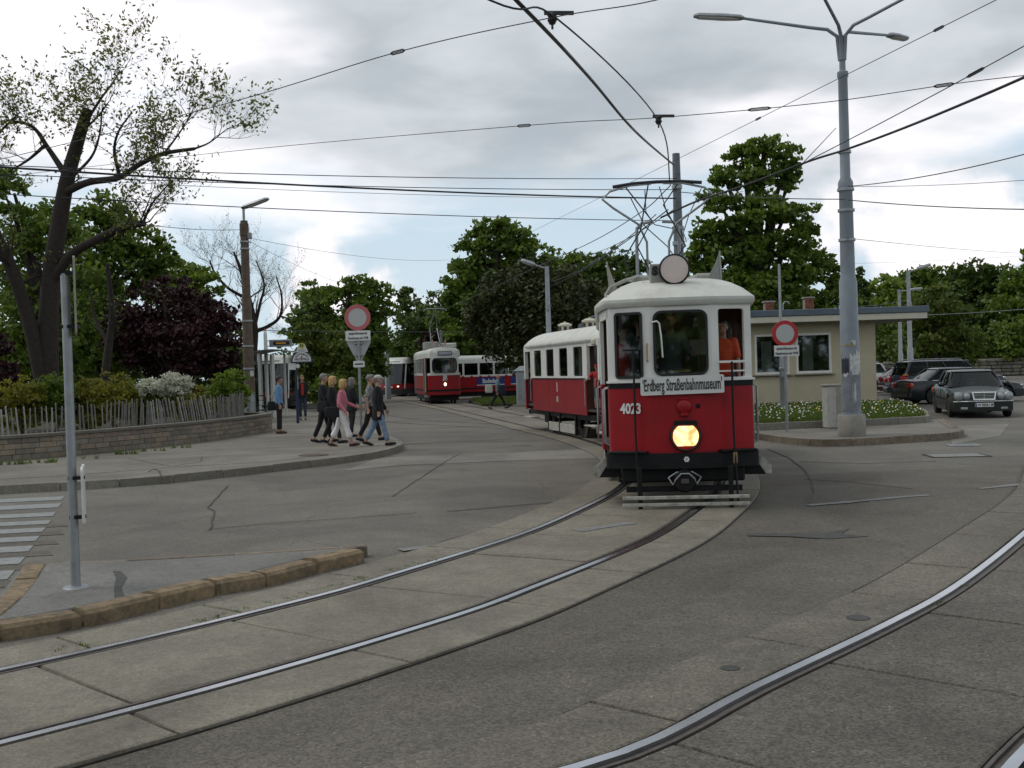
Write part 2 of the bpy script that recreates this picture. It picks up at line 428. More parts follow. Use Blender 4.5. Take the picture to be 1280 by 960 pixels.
MAT['white_ink'] = M('lettering_white', (0.72, 0.72, 0.70), .5)
MAT['red_sign'] = M('sign_red', (0.42, 0.018, 0.022), .4, var=.06)
MAT['pink_sign'] = M('sun_bleached_red', (0.46, 0.115, 0.125), .5, var=.08)
MAT['trunk'] = M('bark', (0.028, 0.022, 0.017), .95, var=.35, scale=9, bump=.8, bscale=14)
# ================================================================== the ground, the tracks, the pavements
def catmull(P, step=0.1):
    P = [np.array(p, float) for p in P]; P = [2 * P[0] - P[1]] + P + [2 * P[-1] - P[-2]]; out = []
    for i in range(1, len(P) - 2):
        p0, p1, p2, p3 = P[i - 1:i + 3]; n = max(2, int(np.linalg.norm(p2 - p1) / step))
        for k in range(n):
            t = k / n
            out.append(.5 * ((2 * p1) + (-p0 + p2) * t + (2 * p0 - 5 * p1 + 4 * p2 - p3) * t * t + (-p0 + 3 * p1 - 3 * p2 + p3) * t ** 3))
    out.append(P[-2]); return np.array(out)
class Path:
    def __init__(s, P, step=0.1):
        s.p = catmull(P, step); d = np.diff(s.p, axis=0); s.s = np.r_[0, np.cumsum(np.linalg.norm(d, axis=1))]; s.len = s.s[-1]
        t = np.gradient(s.p, axis=0)
        k = np.ones(9) / 9
        tp = np.pad(t, ((4, 4), (0, 0)), 'edge')
        t = np.c_[np.convolve(tp[:, 0], k, 'valid'), np.convolve(tp[:, 1], k, 'valid')]
        s.t = t / np.linalg.norm(t, axis=1)[:, None]
    def at(s, q, off=0.0):
        x = np.interp(q, s.s, s.p[:, 0]); y = np.interp(q, s.s, s.p[:, 1])
        tx = np.interp(q, s.s, s.t[:, 0]); ty = np.interp(q, s.s, s.t[:, 1]); l = math.hypot(tx, ty)
        return x + ty / l * off, y - tx / l * off       # off > 0: right hand when walking along
    def heading(s, q):
        return math.atan2(np.interp(q, s.s, s.t[:, 0]), np.interp(q, s.s, s.t[:, 1]))
    def near(s, x, y):
        return s.s[np.argmin((s.p[:, 0] - x) ** 2 + (s.p[:, 1] - y) ** 2)]
TRACK1 = Path([(-13, -1.2), (-8.6, 1.8), (-5.2, 4.35), (-2.85, 6.47), (-1.23, 8.40), (-.46, 9.62), (.68, 11.69), (1.44, 13.56), (2.17, 15.72), (2.66, 17.9), (2.98, 20.2), (3.05, 22.6), (2.85, 25.2), (2.29, 29.4), (1.62, 32.7), (.8, 37), (-.5, 43.9), (-3.7, 60.2), (-8.2, 80), (-14, 100)])
TRACK2 = Path([(-6.5, -3.4), (-2.6, 1.2), (-.45, 3.55), (1.0, 4.62), (1.9, 5.65), (3.1, 6.98), (4.2, 8.33), (5.95, 10.85), (7.85, 13.75), (9.95, 17.75), (12.6, 23), (17, 31)])
def strip(path, s0, s1, o0, o1, z0, z1, ds=0.35):
    n = max(1, int((s1 - s0) / ds)); qs = [s0 + (s1 - s0) * i / n for i in range(n + 1)]
    A = [path.at(q, o0) for q in qs]; B = [path.at(q, o1) for q in qs]; return A, B
def strip_mesh(mb, path, s0, s1, o0, o1, z0, z1, ds=0.35):
    A, B = strip(path, s0, s1, o0, o1, z0, z1, ds)
    R = []
    for a, b in zip(A, B):
        R.append([(a[0], a[1], z0), (a[0], a[1], z1), (b[0], b[1], z1), (b[0], b[1], z0)])
    mb.rings(R); return mb
def sheet(name, pts, z, mat, parent=None):
    """flat polygon a few mm thick"""
    return MB().prism([(p[0], p[1]) for p in pts], z - 0.003, z).build(name, mat, parent)
ground = tag(MB().quad((-400, -60, 0), (400, -60, 0), (400, 900, 0), (-400, 900, 0)).build('ground', mm('asphalt')), 'grey worn asphalt of the tram loop and street', None, None, 'structure')
road = tag(sheet('road', [G(*p) for p in ((430, 589), (500, 582), (640, 576), (760, 573), (757, 561), (640, 566), (500, 571), (470, 574))], .006, mm('asphalt_pale')), 'pale asphalt strip crossing the roadway', None, None, 'structure')
# asphalt lane between the two tracks (darker, newer)
mb = MB()
s0, s1 = TRACK1.near(-6, 3.5), TRACK1.near(2.7, 18)
n = 60
A = [TRACK1.at(s0 + (s1 - s0) * i / n, 1.36) for i in range(n + 1)]
t0, t1 = TRACK2.near(-2.6, 1.2), TRACK2.near(9.9, 17.7)
B = [TRACK2.at(t0 + (t1 - t0) * i / n, -1.40) for i in range(n + 1)]
for i in range(n):
    mb.quad((*A[i], .004), (*B[i], .004), (*B[i + 1], .004), (*A[i + 1], .004))
mb.build('asphalt_lane', mm('asphalt_dark'), road)
mb = MB()
for i in range(n):
    def mid(k, f): return (A[k][0] * (1 - f) + B[k][0] * f, A[k][1] * (1 - f) + B[k][1] * f, .008)
    mb.quad(mid(i, .45), mid(i, .99), mid(i + 1, .99), mid(i + 1, .45))
mb.build('asphalt_lane', mm('asphalt_mid'), road)

track = tag(bpy.data.objects.new('tram_track', None), 'steel tram rails set in concrete slabs curving across the street', None, None, 'structure'); COL.objects.link(track)
def lay_track(path, s0, s1, slab_mat, left_w, right_w, pitch, far=None, left_mat=None):
    mb = MB(); strip_mesh(mb, path, s0, s1, -.72 - left_w - .01, .72 + right_w + .01, .004, .010, .5); mb.build('track_bed', mm('joint'), track)
    # running rails: bright head, dark groove, thin lip
    for sd in (-1, 1):
        h = MB(); strip_mesh(h, path, s0, s1, sd * .717 + sd * .0, sd * .717 + sd * .062, .004, .034); h.build('rail', mm('rail'), track)
        g = MB(); strip_mesh(g, path, s0, s1, sd * .717 - sd * .045, sd * .717 - sd * .001, .004, .014); g.build('rail_groove', mm('rail_side'), track)
        l = MB(); strip_mesh(l, path, s0, s1, sd * .717 - sd * .066, sd * .717 - sd * .046, .004, .030); l.build('rail_lip', mm('rail_side'), track)
    if far is None: far = s1
    rnd = random.Random(5)
    for o0, o1, sk in ((-.72 - left_w, -.81, .25), (-.635, .635, 0.0), (.81, .72 + right_w, -.2)):
        nj = int((min(far, s1) - s0) / pitch) + 1
        joints = [s0 + k * pitch + rnd.uniform(-.12, .12) + sk for k in range(nj)]
        for q0, q1 in zip(joints[:-1], joints[1:]):
            a0, a1 = q0 + .011, q1 - .011
            n = 5; R = []; zt = .030 + rnd.uniform(-.003, .003)
            for i in range(n + 1):
                s_ = a0 + (a1 - a0) * i / n
                p, r = path.at(s_, o0), path.at(s_, o1)
                ins = .012 if i in (0, n) else 0
                R.append([(*p, .005), (*p, zt - .006), (*path.at(s_ + (ins if i == 0 else -ins), o0 + .012), zt), (*path.at(s_ + (ins if i == 0 else -ins), o1 - .012), zt), (*r, zt - .006), (*r, .005)])
            m = MB(); m.rings(R); m.build('concrete_slab', left_mat if (left_mat and o1 < 0) else slab_mat, track)
    if far < s1:
        m = MB(); strip_mesh(m, path, far, s1, -.635, .635, .005, .027, .8); m.build('concrete_strip', slab_mat, track)
        for o0, o1 in ((-.72 - left_w, -.81), (.81, .72 + right_w)):
            m = MB(); strip_mesh(m, path, far, s1, o0, o1, .005, .027, .8); m.build('concrete_strip', slab_mat, track)
lay_track(TRACK1, TRACK1.near(-8.6, 1.8), TRACK1.len, mm('slab'), .62, .62, 1.55, far=TRACK1.near(-.5, 43.9))
lay_track(TRACK2, TRACK2.near(-2.6, 1.2), TRACK2.near(12.6, 23), mm('slab2'), .66, 1.0, 1.75, left_mat=mm('slab3'))
# a second, branching pair of rails behind, seen as thin dark lines on the far asphalt
TRACK3 = Path([(-10.5, 62), (-6.9, 50), (-4.2, 42), (-1.2, 37), (.9, 33.6), (2.1, 30.4), (2.6, 28.2)])
for sd in (-1, 1):
    strip_mesh(MB(), TRACK3, 0, TRACK3.len - .3, sd * .72 - .008, sd * .72 + .008, .004, .012, .5).build('rail', mm('asphalt_dark'), track)
# grass and moss tufts in the rail joints (uncountable)
def tufts(pts, name, mat, hmin, hmax, parent=None, spread=.05, blades=9, w=.006):
    V = []; F = []; T = []
    for (x, y, z) in pts:
        for _ in range(blades):
            a = random.uniform(0, 2 * PI); r = random.uniform(0, spread); h = random.uniform(hmin, hmax)
            bx, by = x + r * math.cos(a), y + r * math.sin(a); c, s_ = math.cos(a + 1.5) * w, math.sin(a + 1.5) * w
            lx, ly = random.uniform(-.6, .6) * h, random.uniform(-.6, .6) * h
            o = len(V); V += [(bx - c, by - s_, z), (bx + c, by + s_, z), (bx + lx, by + ly, z + h)]; F.append((o, o + 1, o + 2)); T.append(random.random())
    me = bpy.data.meshes.new(name); me.from_pydata(V, [], F); me.materials.append(mat)
    at_ = me.attributes.new('tone', 'FLOAT', 'FACE'); at_.data.foreach_set('value', T)
    return obj(name, me, parent)
MAT['grass'] = leaf_mat('grass', (.060, .095, .014), (.125, .175, .034), .3)
pts = []
for px0, py0, px1, py1, k in ((240, 790, 460, 733, 30), (440, 737, 560, 706, 16), (60, 828, 110, 818, 5)):
    for _ in range(k):
        f = random.random(); g = G(px0 + (px1 - px0) * f, py0 + (py1 - py0) * f - random.uniform(5, 9)); pts.append((g.x, g.y, .02))
for px, py in ((1208, 737), (1176, 757), (1172, 760), (1135, 768)):
    g = G(px, py); pts.append((g.x, g.y, .02))
tag(tufts(pts, 'moss_tufts', mm('grass'), .01, .035), 'green moss growing along the rail groove', 'moss', None, 'stuff')

# ---- seams, patches and paint on the roadway
def pline(px, w, z, name, mat, parent, wob=.0):
    P = [G(*p) for p in px]; Q = []
    for a, b in zip(P[:-1], P[1:]):
        k = max(1, int((b - a).length / .25))
        for i in range(k): Q.append(a.lerp(b, i / k) + Vector((random.uniform(-wob, wob), random.uniform(-wob, wob), 0)))
    Q.append(P[-1]); mb = MB(); R = []
    for i, p in enumerate(Q):
        t = (Q[min(i + 1, len(Q) - 1)] - Q[max(i - 1, 0)]); t.z = 0; t.normalize(); nn = Vector((-t.y, t.x, 0)); ww = w * (.62 if 'seam' in name else 1.0) * random.uniform(.6, 1.3) / 2
        R.append([(p + nn * ww).to_tuple()[:2] + (z - .003,), (p + nn * ww).to_tuple()[:2] + (z,), (p - nn * ww).to_tuple()[:2] + (z,), (p - nn * ww).to_tuple()[:2] + (z - .003,)])
    return mb.rings(R).build(name, mat, parent)
for px, w in (([(960, 562), (985, 572), (1005, 587), (1015, 602), (1017, 615), (1010, 633)], .05),
              ([(263, 663), (268, 640), (260, 635), (285, 607)], .03), ([(268, 662), (340, 655), (440, 648), (520, 642)], .02),
              ([(490, 621), (545, 585), (575, 567)], .022), ([(560, 640), (640, 633), (700, 628)], .045), ([(485, 700), (560, 676), (610, 662), (650, 650), (665, 642)], .035),
              ([(500, 556), (590, 552), (640, 549)], .03), ([(1005, 600), (1060, 603), (1140, 612)], .02), ([(1000, 578), (1090, 580), (1170, 577)], .03),
              ([(640, 558), (662, 557)], .12), ([(1170, 800), (1145, 797), (1090, 805)], .02)):
    pline(px, w, .013, 'tar_seam', mm('tar'), road, .012)
for px, w in (([(1010, 633), (1080, 627), (1130, 622), (1162, 620)], .13), ([(1225, 612), (1280, 606)], .13), ([(500, 689), (560, 682), (625, 675)], .16), ([(722, 667), (790, 657)], .2)):
    pline(px, w, .0365 if px[0][0] == 722 else .016, 'worn_line', mm('paint_faint'), road)
# dark oil-stained repair patch with an arrow-like outline
sheet('repair_patch', [G(*p) for p in ((935, 668), (1030, 668), (1062, 662), (1052, 669), (1085, 672), (1035, 675), (985, 672), (935, 671))], .014, mm('tar'), road)
sheet('asphalt_patch', [G(*p) for p in ((1085, 537), (1262, 530), (1250, 545), (1190, 556), (1188, 541))], .006, mm('asphalt_pale'), road)
# zebra crossing
ends = [(79, 623), (75, 632), (68, 643), (62, 653), (55, 662.5), (47, 673.5), (39, 686), (28, 701), (14, 719)]
zebra = tag(bpy.data.objects.new('zebra_crossing', None), 'worn white zebra stripes on the asphalt', None, None, 'structure'); COL.objects.link(zebra)
for i, (x, y) in enumerate(ends):
    a = G(x, y); gap = (G(*ends[i + 1]) - a).length if i < 8 else 1.0
    d = Vector((-1, -.16, 0)).normalized(); nn = Vector((-.30, .95, 0)).normalized() * gap * .26
    e = a + d * 7
    sheet('stripe', [a - nn, e - nn, e + nn, a + nn], .008, mm('paint'), zebra)
    if i > 2: sheet('tar_edge', [a - nn * 1.2 - d * .22, a - nn * 2.7 - d * .30, a - nn * 2.7 + d * 1.6, a - nn * 1.2 + d * 1.6], .0065, mm('asphalt_dark'), zebra)

# ---- kerb stones along a line (each its own piece)
def kerbs(path, s0, s1, L, w, h, mat, parent, zb=0.0, name='kerb_stone', off=0.0, bev=.025):
    q = s0; k = 0
    while q < s1 - .05:
        ln = min(L * random.uniform(.9, 1.1), s1 - q); n = 3; R = []; hh = h + random.uniform(-.006, .006); g = .008
        for i in range(n + 1):
            s_ = q + g + (ln - 2 * g) * i / n; e = .015 if i in (0, n) else 0; sg = e if i == 0 else -e
            a, b = path.at(s_, off), path.at(s_, off + w); a2, b2 = path.at(s_ + sg, off + bev), path.at(s_ + sg, off + w - .008)
            R.append([(*a, zb), (*a, hh - bev), (*a2, hh), (*b2, hh), (*b, hh - .008), (*b, zb)])
        MB().rings(R).build(name, mat, parent); q += ln; k += 1
PAVE = .12
# left pavement: its outer edge comes from the left, rounds the corner and runs back beside the tram stop
KL = Path([(-30, 15.2), (-18, 16.9), (-12, 17.9), (-8.4, 18.7), (-6.4, 19.55), (-4.75, 21.35), (-3.75, 22.7), (-3.02, 24.2), (-2.72, 26.0), (-2.95, 28.0), (-3.7, 31), (-5.6, 38), (-9.2, 50), (-15.5, 68), (-20, 80)])
# (walking along it the pavement lies to the left)
pave = tag(bpy.data.objects.new('pavement', None), 'asphalt pavement behind the rounded granite kerb', None, None, 'structure'); COL.objects.link(pave)
qs = np.arange(0, KL.len, .4)
poly = [KL.at(q, -.14) for q in qs] + [(-60, 80), (-60, 15)]
MB().prism(poly, 0.001, PAVE).build('paving', mm('pavement'), pave)
kerbs(KL, KL.near(-12, 17.9), KL.near(-9.2, 50), 1.05, -.16, PAVE + .004, mm('granite'), pave, bev=-.02)
strip_mesh(MB(), KL, 0, KL.near(-12, 17.9), 0, -.16, 0, PAVE + .002).build('kerb_stone', mm('granite'), pave)
strip_mesh(MB(), KL, KL.near(-9.2, 50), KL.len, 0, -.16, 0, PAVE + .002).build('kerb_stone', mm('granite'), pave)
def pline_p(px, w, z, wob=.02):
    global G
    _G = G
    def G2(x, y, zz=0): return _G(x, y, PAVE)
    G = G2; o = pline(px, w, z, 'tar_seam', mm('tar'), pave, wob); G = _G; return o
pline_p([(0, 599), (60, 596), (130, 591), (230, 583), (330, 578), (420, 568)], .025, PAVE + .004)
pline_p([(160, 573), (215, 583), (250, 577), (253, 571)], .03, PAVE + .005)
pline_p([(185, 590), (195, 586), (205, 598)], .06, PAVE + .006)
# round cover in the pavement
g = G(392, 569, PAVE)
mb = MB(); mb.lathe([(.0, 0), (.33, 0), (.33, .012), (.28, .013), (.27, .009), (0.0, .009)], (g.x, g.y, PAVE), n=28)
tag(mb.build('manhole_cover', M('rusty_cover', (.10, .075, .06), .8, metal=.3, var=.35, scale=12)), 'rusty round cover set in the left pavement near the kerb corner', 'manhole cover')
for px, py, rr, lab in ((1073, 778, .085, 'small dark round cap set in the concrete beside the bright rail'), (913, 842, .06, 'small round cap in the concrete slab nearest the joint')):
    g = G(px, py)
    tag(MB().lathe([(0, 0), (rr, 0), (rr, .006), (rr * .8, .008), (0, .007)], (g.x, g.y, .030), n=20).build('street_cap', mm('tar')), lab, 'street cap')
# drain grate and square cover near the right pavement
g = G(1205, 557)
t = thing('drain_grate', 'pale slotted drain grate in the road by the right pavement', 'drain', (g.x, g.y, .004), -.12)
mb = MB(); mb.frame(rect_like(.62, .5, 0), rect_like(.54, .42, 0), (0, 0, 0), (1, 0, 0), (0, 1, 0), .012); mb.build('frame', mm('galv'), t)
for i in range(8): MB().box((-.24 + i * .068, 0, .006), (.034, .42, .012)).build('bar', mm('galv'), t)
MB().box((0, 0, .001), (.54, .42, .002)).build('pit', mm('joint'), t)
g = G(1195, 569.5)
t = thing('square_cover', 'worn square steel cover in the road before the right pavement', 'manhole cover', (g.x, g.y, .004), -.1)
MB().box((0, 0, .004), (.95, .62, .008), bev=.003).build('lid', M('worn_cover', (.19, .19, .18), .6, metal=.2, var=.25, scale=9), t)
MB().frame(rect_like(1.08, .75, 0), rect_like(.97, .64, 0), (0, 0, 0), (1, 0, 0), (0, 1, 0), .006).build('frame', mm('joint'), t)

# ---- traffic island on the left with brown granite kerbs
isl = tag(bpy.data.objects.new('traffic_island', None), 'low asphalt island edged with big brown granite kerb stones', None, None, 'structure'); COL.objects.link(isl)
ip = [G(x, y, 0) for x, y in ((-60, 816), (0, 803), (104, 785), (200, 762), (270, 745), (333, 734), (397, 717), (456, 703))]
IK = Path([(p.x, p.y) for p in ip])
back = [G(*p, .0) for p in ((458, 694), (380, 700), (280, 706), (160, 713), (85, 716), (30, 722), (0, 760), (-60, 805))]
MB().prism([IK.at(q, -.2) for q in np.linspace(0, IK.len, 30)] + [(b.x, b.y) for b in back], .001, .112).build('paving', road_mat('island_asphalt', (.150, .145, .132), speck=.2, cracks=.5), isl)
js = [0] + [IK.near(p.x, p.y) for p in ip[1:]]
for a, b in zip(js[:-1], js[1:]):
    n = 3; R = []; hh = .125 + random.uniform(-.006, .008)
    for i in range(n + 1):
        s_ = a + .012 + (b - a - .024) * i / n; e = .02 if i == 0 else (-.02 if i == n else 0); j = random.uniform(-.006, .006)
        R.append([(*IK.at(s_, j), 0), (*IK.at(s_, j), hh - .03), (*IK.at(s_ + e, -.03), hh), (*IK.at(s_ + e, -.2), hh + .002), (*IK.at(s_, -.21), hh - .01), (*IK.at(s_, -.21), 0)])
    MB().rings(R).build('kerb_stone', mm('granite_brown'), isl, smooth=35)
LK = Path([(G(-10, 800).x - .2, G(-10, 800).y - .1), (G(2, 760).x, G(2, 760).y), (G(30, 722).x, G(30, 722).y)])
kerbs(LK, 0, LK.len, 1.0, .2, .122, mm('granite_brown'), isl, name='kerb_stone')
BK = Path([(b.x, b.y) for b in (back[5], back[4], back[3], back[2], back[1], back[0])])
kerbs(BK, 0, BK.len, 1.1, .13, .118, mm('granite_warm'), isl, name='edging_stone', bev=.05)
g0 = [G(x, y, .114) for x, y in ((146, 714), (152, 722), (147, 735), (150, 748))]
mb = MB(); R = []
for i, p in enumerate(g0):
    w = (.035, .05, .03, .045)[i]; R.append([(p.x - w, p.y, .112), (p.x - w, p.y, .117), (p.x + w, p.y, .117), (p.x + w, p.y, .112)])
mb.rings(R).build('tar_patch', mm('tar'), isl)
mb = MB(); P = [IK.at(q, -.225) for q in np.linspace(.3, IK.len - .15, 30)]
R = [[(x, y, .110), (x, y, .1165), (x - .01, y + .045 * random.uniform(.6, 1.3), .1165), (x - .01, y + .045, .110)] for x, y in P]
mb.rings(R).build('tar_joint', mm('tar'), isl)

# ---- right pavement with the lawn in front of the building
rp = tag(bpy.data.objects.new('corner_pavement', None), 'small corner pavement below the lawn', None, None, 'structure'); COL.objects.link(rp)
RK = Path([(4.95, 39), (5.2, 33), (5.55, 29.5), (5.95, 26.2), (6.25, 24.4), (6.75, 23.5), (7.6, 23.5), (8.8, 23.9), (9.8, 24.35), (10.45, 25.05), (10.85, 26.3), (11.4, 28.2), (12.1, 30.4)])
poly = [RK.at(q, .14) for q in np.arange(0, RK.len, .4)] + [(11.9, 31), (14, 39.9), (5.2, 39.9)]
poly = [RK.at(q, -.14) for q in np.arange(0, RK.len, .4)] + [(11.9, 31), (12.5, 39.9), (5.2, 39.9)]
MB().prism(poly, .001, PAVE).build('paving', mm('pavement'), rp)
kerbs(RK, 0, RK.len, 1.0, -.17, PAVE + .004, mm('granite_warm'), rp, bev=-.03)
# lawn
lawn_poly = [(5.7, 39.6), (5.9, 31), (6.25, 28.05), (7.1, 28.1), (9.2, 28.45), (10.6, 28.9), (11.15, 29.25), (11.35, 29.8), (12.6, 33.5), (13.9, 39.2), (13.4, 39.6)]
lawn = tag(MB().prism(lawn_poly, PAVE, .29).build('lawn', mm('earth')), 'small lawn with daisies in front of the flat-roofed building', None, None, 'structure')
LP = Path(lawn_poly[1:-1]); kerbs(LP, 0, LP.len, 1.0, .12, .30, mm('granite'), lawn, zb=PAVE, name='edging_stone', off=0.0, bev=.01)
def inside(x, y, poly):
    c = False; j = len(poly) - 1
    for i in range(len(poly)):
        if (poly[i][1] > y) != (poly[j][1] > y) and x < (poly[j][0] - poly[i][0]) * (y - poly[i][1]) / (poly[j][1] - poly[i][1]) + poly[i][0]: c = not c
        j = i
    return c
def scatter(poly, n):
    xs = [p[0] for p in poly]; ys = [p[1] for p in poly]; out = []
    while len(out) < n:
        x, y = random.uniform(min(xs), max(xs)), random.uniform(min(ys), max(ys))
        if inside(x, y, poly): out.append((x, y))
    return out
tag(tufts([(x, y, .288) for x, y in scatter(lawn_poly, 5200)], 'lawn_grass', mm('grass'), .05, .15, None, .1, 8, .012), 'short green grass of the lawn before the building', 'grass', None, 'stuff')
MAT['daisy'] = M('daisy_white', (.75, .75, .70), .7); MAT['dandelion'] = M('dandelion_yellow', (.62, .45, .03), .7)
for mat, n, nm in (('daisy', 560, 'daisies'), ('dandelion', 170, 'dandelions')):
    mb = MB()
    for x, y in scatter(lawn_poly, n):
        if nm == 'dandelions' and y < 31: continue
        z = .30 + random.uniform(.08, .15); r = random.uniform(.012, .024)
        k = 6; tx, ty = random.uniform(-.7, .3), random.uniform(-.7, .1)
        mb.add([(x + r * math.cos(2 * PI * i / k), y + r * math.sin(2 * PI * i / k), z - r * (math.cos(2 * PI * i / k) * tx + math.sin(2 * PI * i / k) * ty)) for i in range(k)], [tuple(range(k))])
    tag(mb.build('lawn_' + nm, mm(mat), fixn=False), ('white daisies' if nm == 'daisies' else 'yellow dandelions') + ' scattered over the lawn before the building', 'flowers', None, 'stuff')
# park ground behind the low wall, verge by the far tram, parking ground
tag(MB().prism([(-60, 12), (-17, 21.8), (-13.2, 24.6), (-10.9, 27.0), (-9.6, 29.8), (-9.2, 36.0), (-10.5, 42), (-24, 80), (-80, 120)], .02, .42).build('park_ground', mm('earth')), 'dark soil of the park behind the low wall', None, None, 'structure')
verge = tag(MB().prism([(-1.6, 56), (1.2, 55.2), (3.2, 57), (5, 70), (-2, 72), (-2.6, 64)], .005, .14).build('verge', mm('earth')), 'grass verge beside the far tram loop', None, None, 'structure')
tag(tufts([(x, y, .13) for x, y in scatter([(-1.6, 56), (1.2, 55.2), (3.2, 57), (4, 64), (-2.4, 64)], 1500)], 'verge_grass', mm('grass'), .08, .28, None, .15, 8, .02), 'rough grass on the verge by the striped cabinet', 'grass', None, 'stuff')
# ================================================================== the old museum tram, its trailer and the trams behind
MAT['tram_red'] = M('tram_red', (0.31, 0.006, 0.012), .42, var=.10, scale=2.2, dirt=(.17, .008, .010), dirt_amt=.7, dscale=1.8, coat=.10, spec=.3)
MAT['tram_red_old'] = M('tram_red_faded', (0.26, 0.012, 0.018), .42, var=.12, scale=2, dirt=(.17, .012, .016), dirt_amt=.6, dscale=1.5, coat=.12, spec=.3)
MAT['tram_white'] = M('tram_white', (0.70, 0.70, 0.66), .38, var=.05, scale=2.5, dirt=(.50, .48, .42), dirt_amt=.5, dscale=2.2, coat=.15)
MAT['tram_roof'] = M('tram_roof', (0.58, 0.58, 0.53), .6, var=.08, scale=2.5, dirt=(.33, .32, .28), dirt_amt=.6, dscale=2.6)
MAT['roof_grey'] = M('roof_equipment_grey', (0.30, 0.30, 0.265), .6, var=.15, scale=7, dirt=(.16, .155, .13), dirt_amt=.6, dscale=6)
MAT['wood'] = M('varnished_wood', (0.085, 0.035, 0.018), .45, var=.3, scale=5)
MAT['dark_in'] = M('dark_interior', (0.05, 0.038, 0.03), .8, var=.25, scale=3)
MAT['brass'] = M('brass', (0.40, 0.29, 0.14), .4, metal=.9)
MAT['glass'] = glass('window_glass', (.72, .77, .76), .06)
MAT['glass_refl'] = glass('windscreen_glass', (.70, .74, .73), .13)
MAT['glass_dark'] = glass('tinted_glass', (.25, .29, .28), .10)
MAT['rubber_seal'] = M('window_rubber', (.014, .014, .014), .7)
MAT['chrome'] = M('bright_metal', (.62, .62, .6), .3, metal=1.0)
MAT['slat'] = M('weathered_white_slat', (.42, .41, .36), .8, var=.2, scale=12, dirt=(.14, .125, .1), dirt_amt=.85, dscale=9)
MAT['cream'] = M('cream_metal', (.52, .49, .38), .5, var=.1, scale=6)
def headlamp_mat():
    m = bpy.data.materials.new('lit_headlamp_glass'); m.use_nodes = True
    nt = m.node_tree; N = nt.nodes.new; L = nt.links.new; b = nt.nodes['Principled BSDF']
    tc = N('ShaderNodeTexCoord'); v = N('ShaderNodeTexVoronoi'); v.inputs['Scale'].default_value = 17; v.feature = 'SMOOTH_F1'; L(tc.outputs['Object'], v.inputs['Vector'])
    r = N('ShaderNodeValToRGB'); r.color_ramp.elements[0].color = (1, .78, .36, 1); r.color_ramp.elements[0].position = .18
    r.color_ramp.elements[1].color = (.42, .20, .05, 1); r.color_ramp.elements[1].position = .75; L(v.outputs['Distance'], r.inputs[0])
    b.inputs['Base Color'].default_value = (.5, .4, .2, 1); b.inputs['Roughness'].default_value = .1
    L(r.outputs[0], b.inputs['Emission Color']); b.inputs['Emission Strength'].default_value = 1.7
    return m
MAT['lamp_on'] = headlamp_mat()
MAT['lamp_small'] = emit('lit_lamp_glass', (1, .8, .5), 2.5)

def plan_front(L, wf=.93, wb=1.05, cf=.40, yf=.22, yb=1.5, rear=True):
    """half outline of the body seen from above, from the front middle round to the rear middle (right hand side)"""
    P = [(0, 0), (cf * .6, 0.002), (cf, .02), (cf + .04, .035), (wf - .05, yf - .03), (wf, yf), (wf + .012, yf + .05), (wb - .02, yb - .4), (wb, yb), (wb, L * .5)]
    Q = [(x, L - y) for x, y in reversed(P[:-1])]
    return P + Q
def closed_outline(P, grow=0.0):
    full = P + [(-x, y) for x, y in reversed(P[1:-1])]
    if grow:
        cy = (min(p[1] for p in full) + max(p[1] for p in full)) / 2
        n = len(full); out = []
        for i in range(n):
            a, b = Vector(full[i - 1]), Vector(full[(i + 1) % n]); t = (b - a).normalized(); out.append((full[i][0] + t.y * grow, full[i][1] - t.x * grow))
        full = out
    return full
def dome(L, outline, z0, h, half=1.05, k=9, over=.05, lip=.05):
    """roof shell over a plan outline"""
    o = [(x, y) for x, y in outline]; rings = [[(x, y, z0) for x, y in o]]
    rings = []
    def ring(t, z, g=0.0):
        r = []
        for x, y in o:
            ay = min(max(y, half * 1.15), L - half * 1.15); r.append((x * (1 - t), y + (ay - y) * t, z))
        return r
    rings.append(ring(0.03, z0)); rings.append(ring(0, z0 + .012)); rings.append(ring(0, z0 + lip))
    for i in range(1, k + 1):
        t = i / k; t2 = 1 - (1 - t) ** 1.25
        rings.append(ring(t2 * .985, z0 + lip + (h - lip) * (1 - (1 - t2) ** 3.4)))
    return rings
def side_panel(mb, x, y0, y1, z0, z1, hy0, hy1, hz0, hz1, sd, t=.04, r=.05):
    """wall plate on the side at x=const with a rounded opening; sd = +1 right wall, -1 left wall"""
    cy, cz = (y0 + y1) / 2, (z0 + z1) / 2
    mb.frame(rect_like(y1 - y0, z1 - z0, 3), rrect(hy1 - hy0, hz1 - hz0, r, 3, (hy0 + hy1) / 2 - cy, (hz0 + hz1) / 2 - cz), (sd * x, cy, cz), (0, 1, 0), (0, 0, 1), -sd * t)
def pane(name, x, y0, y1, z0, z1, mat, parent):
    return MB().box((x, (y0 + y1) / 2, (z0 + z1) / 2), (.008, y1 - y0, z1 - z0)).build(name, mat, parent)

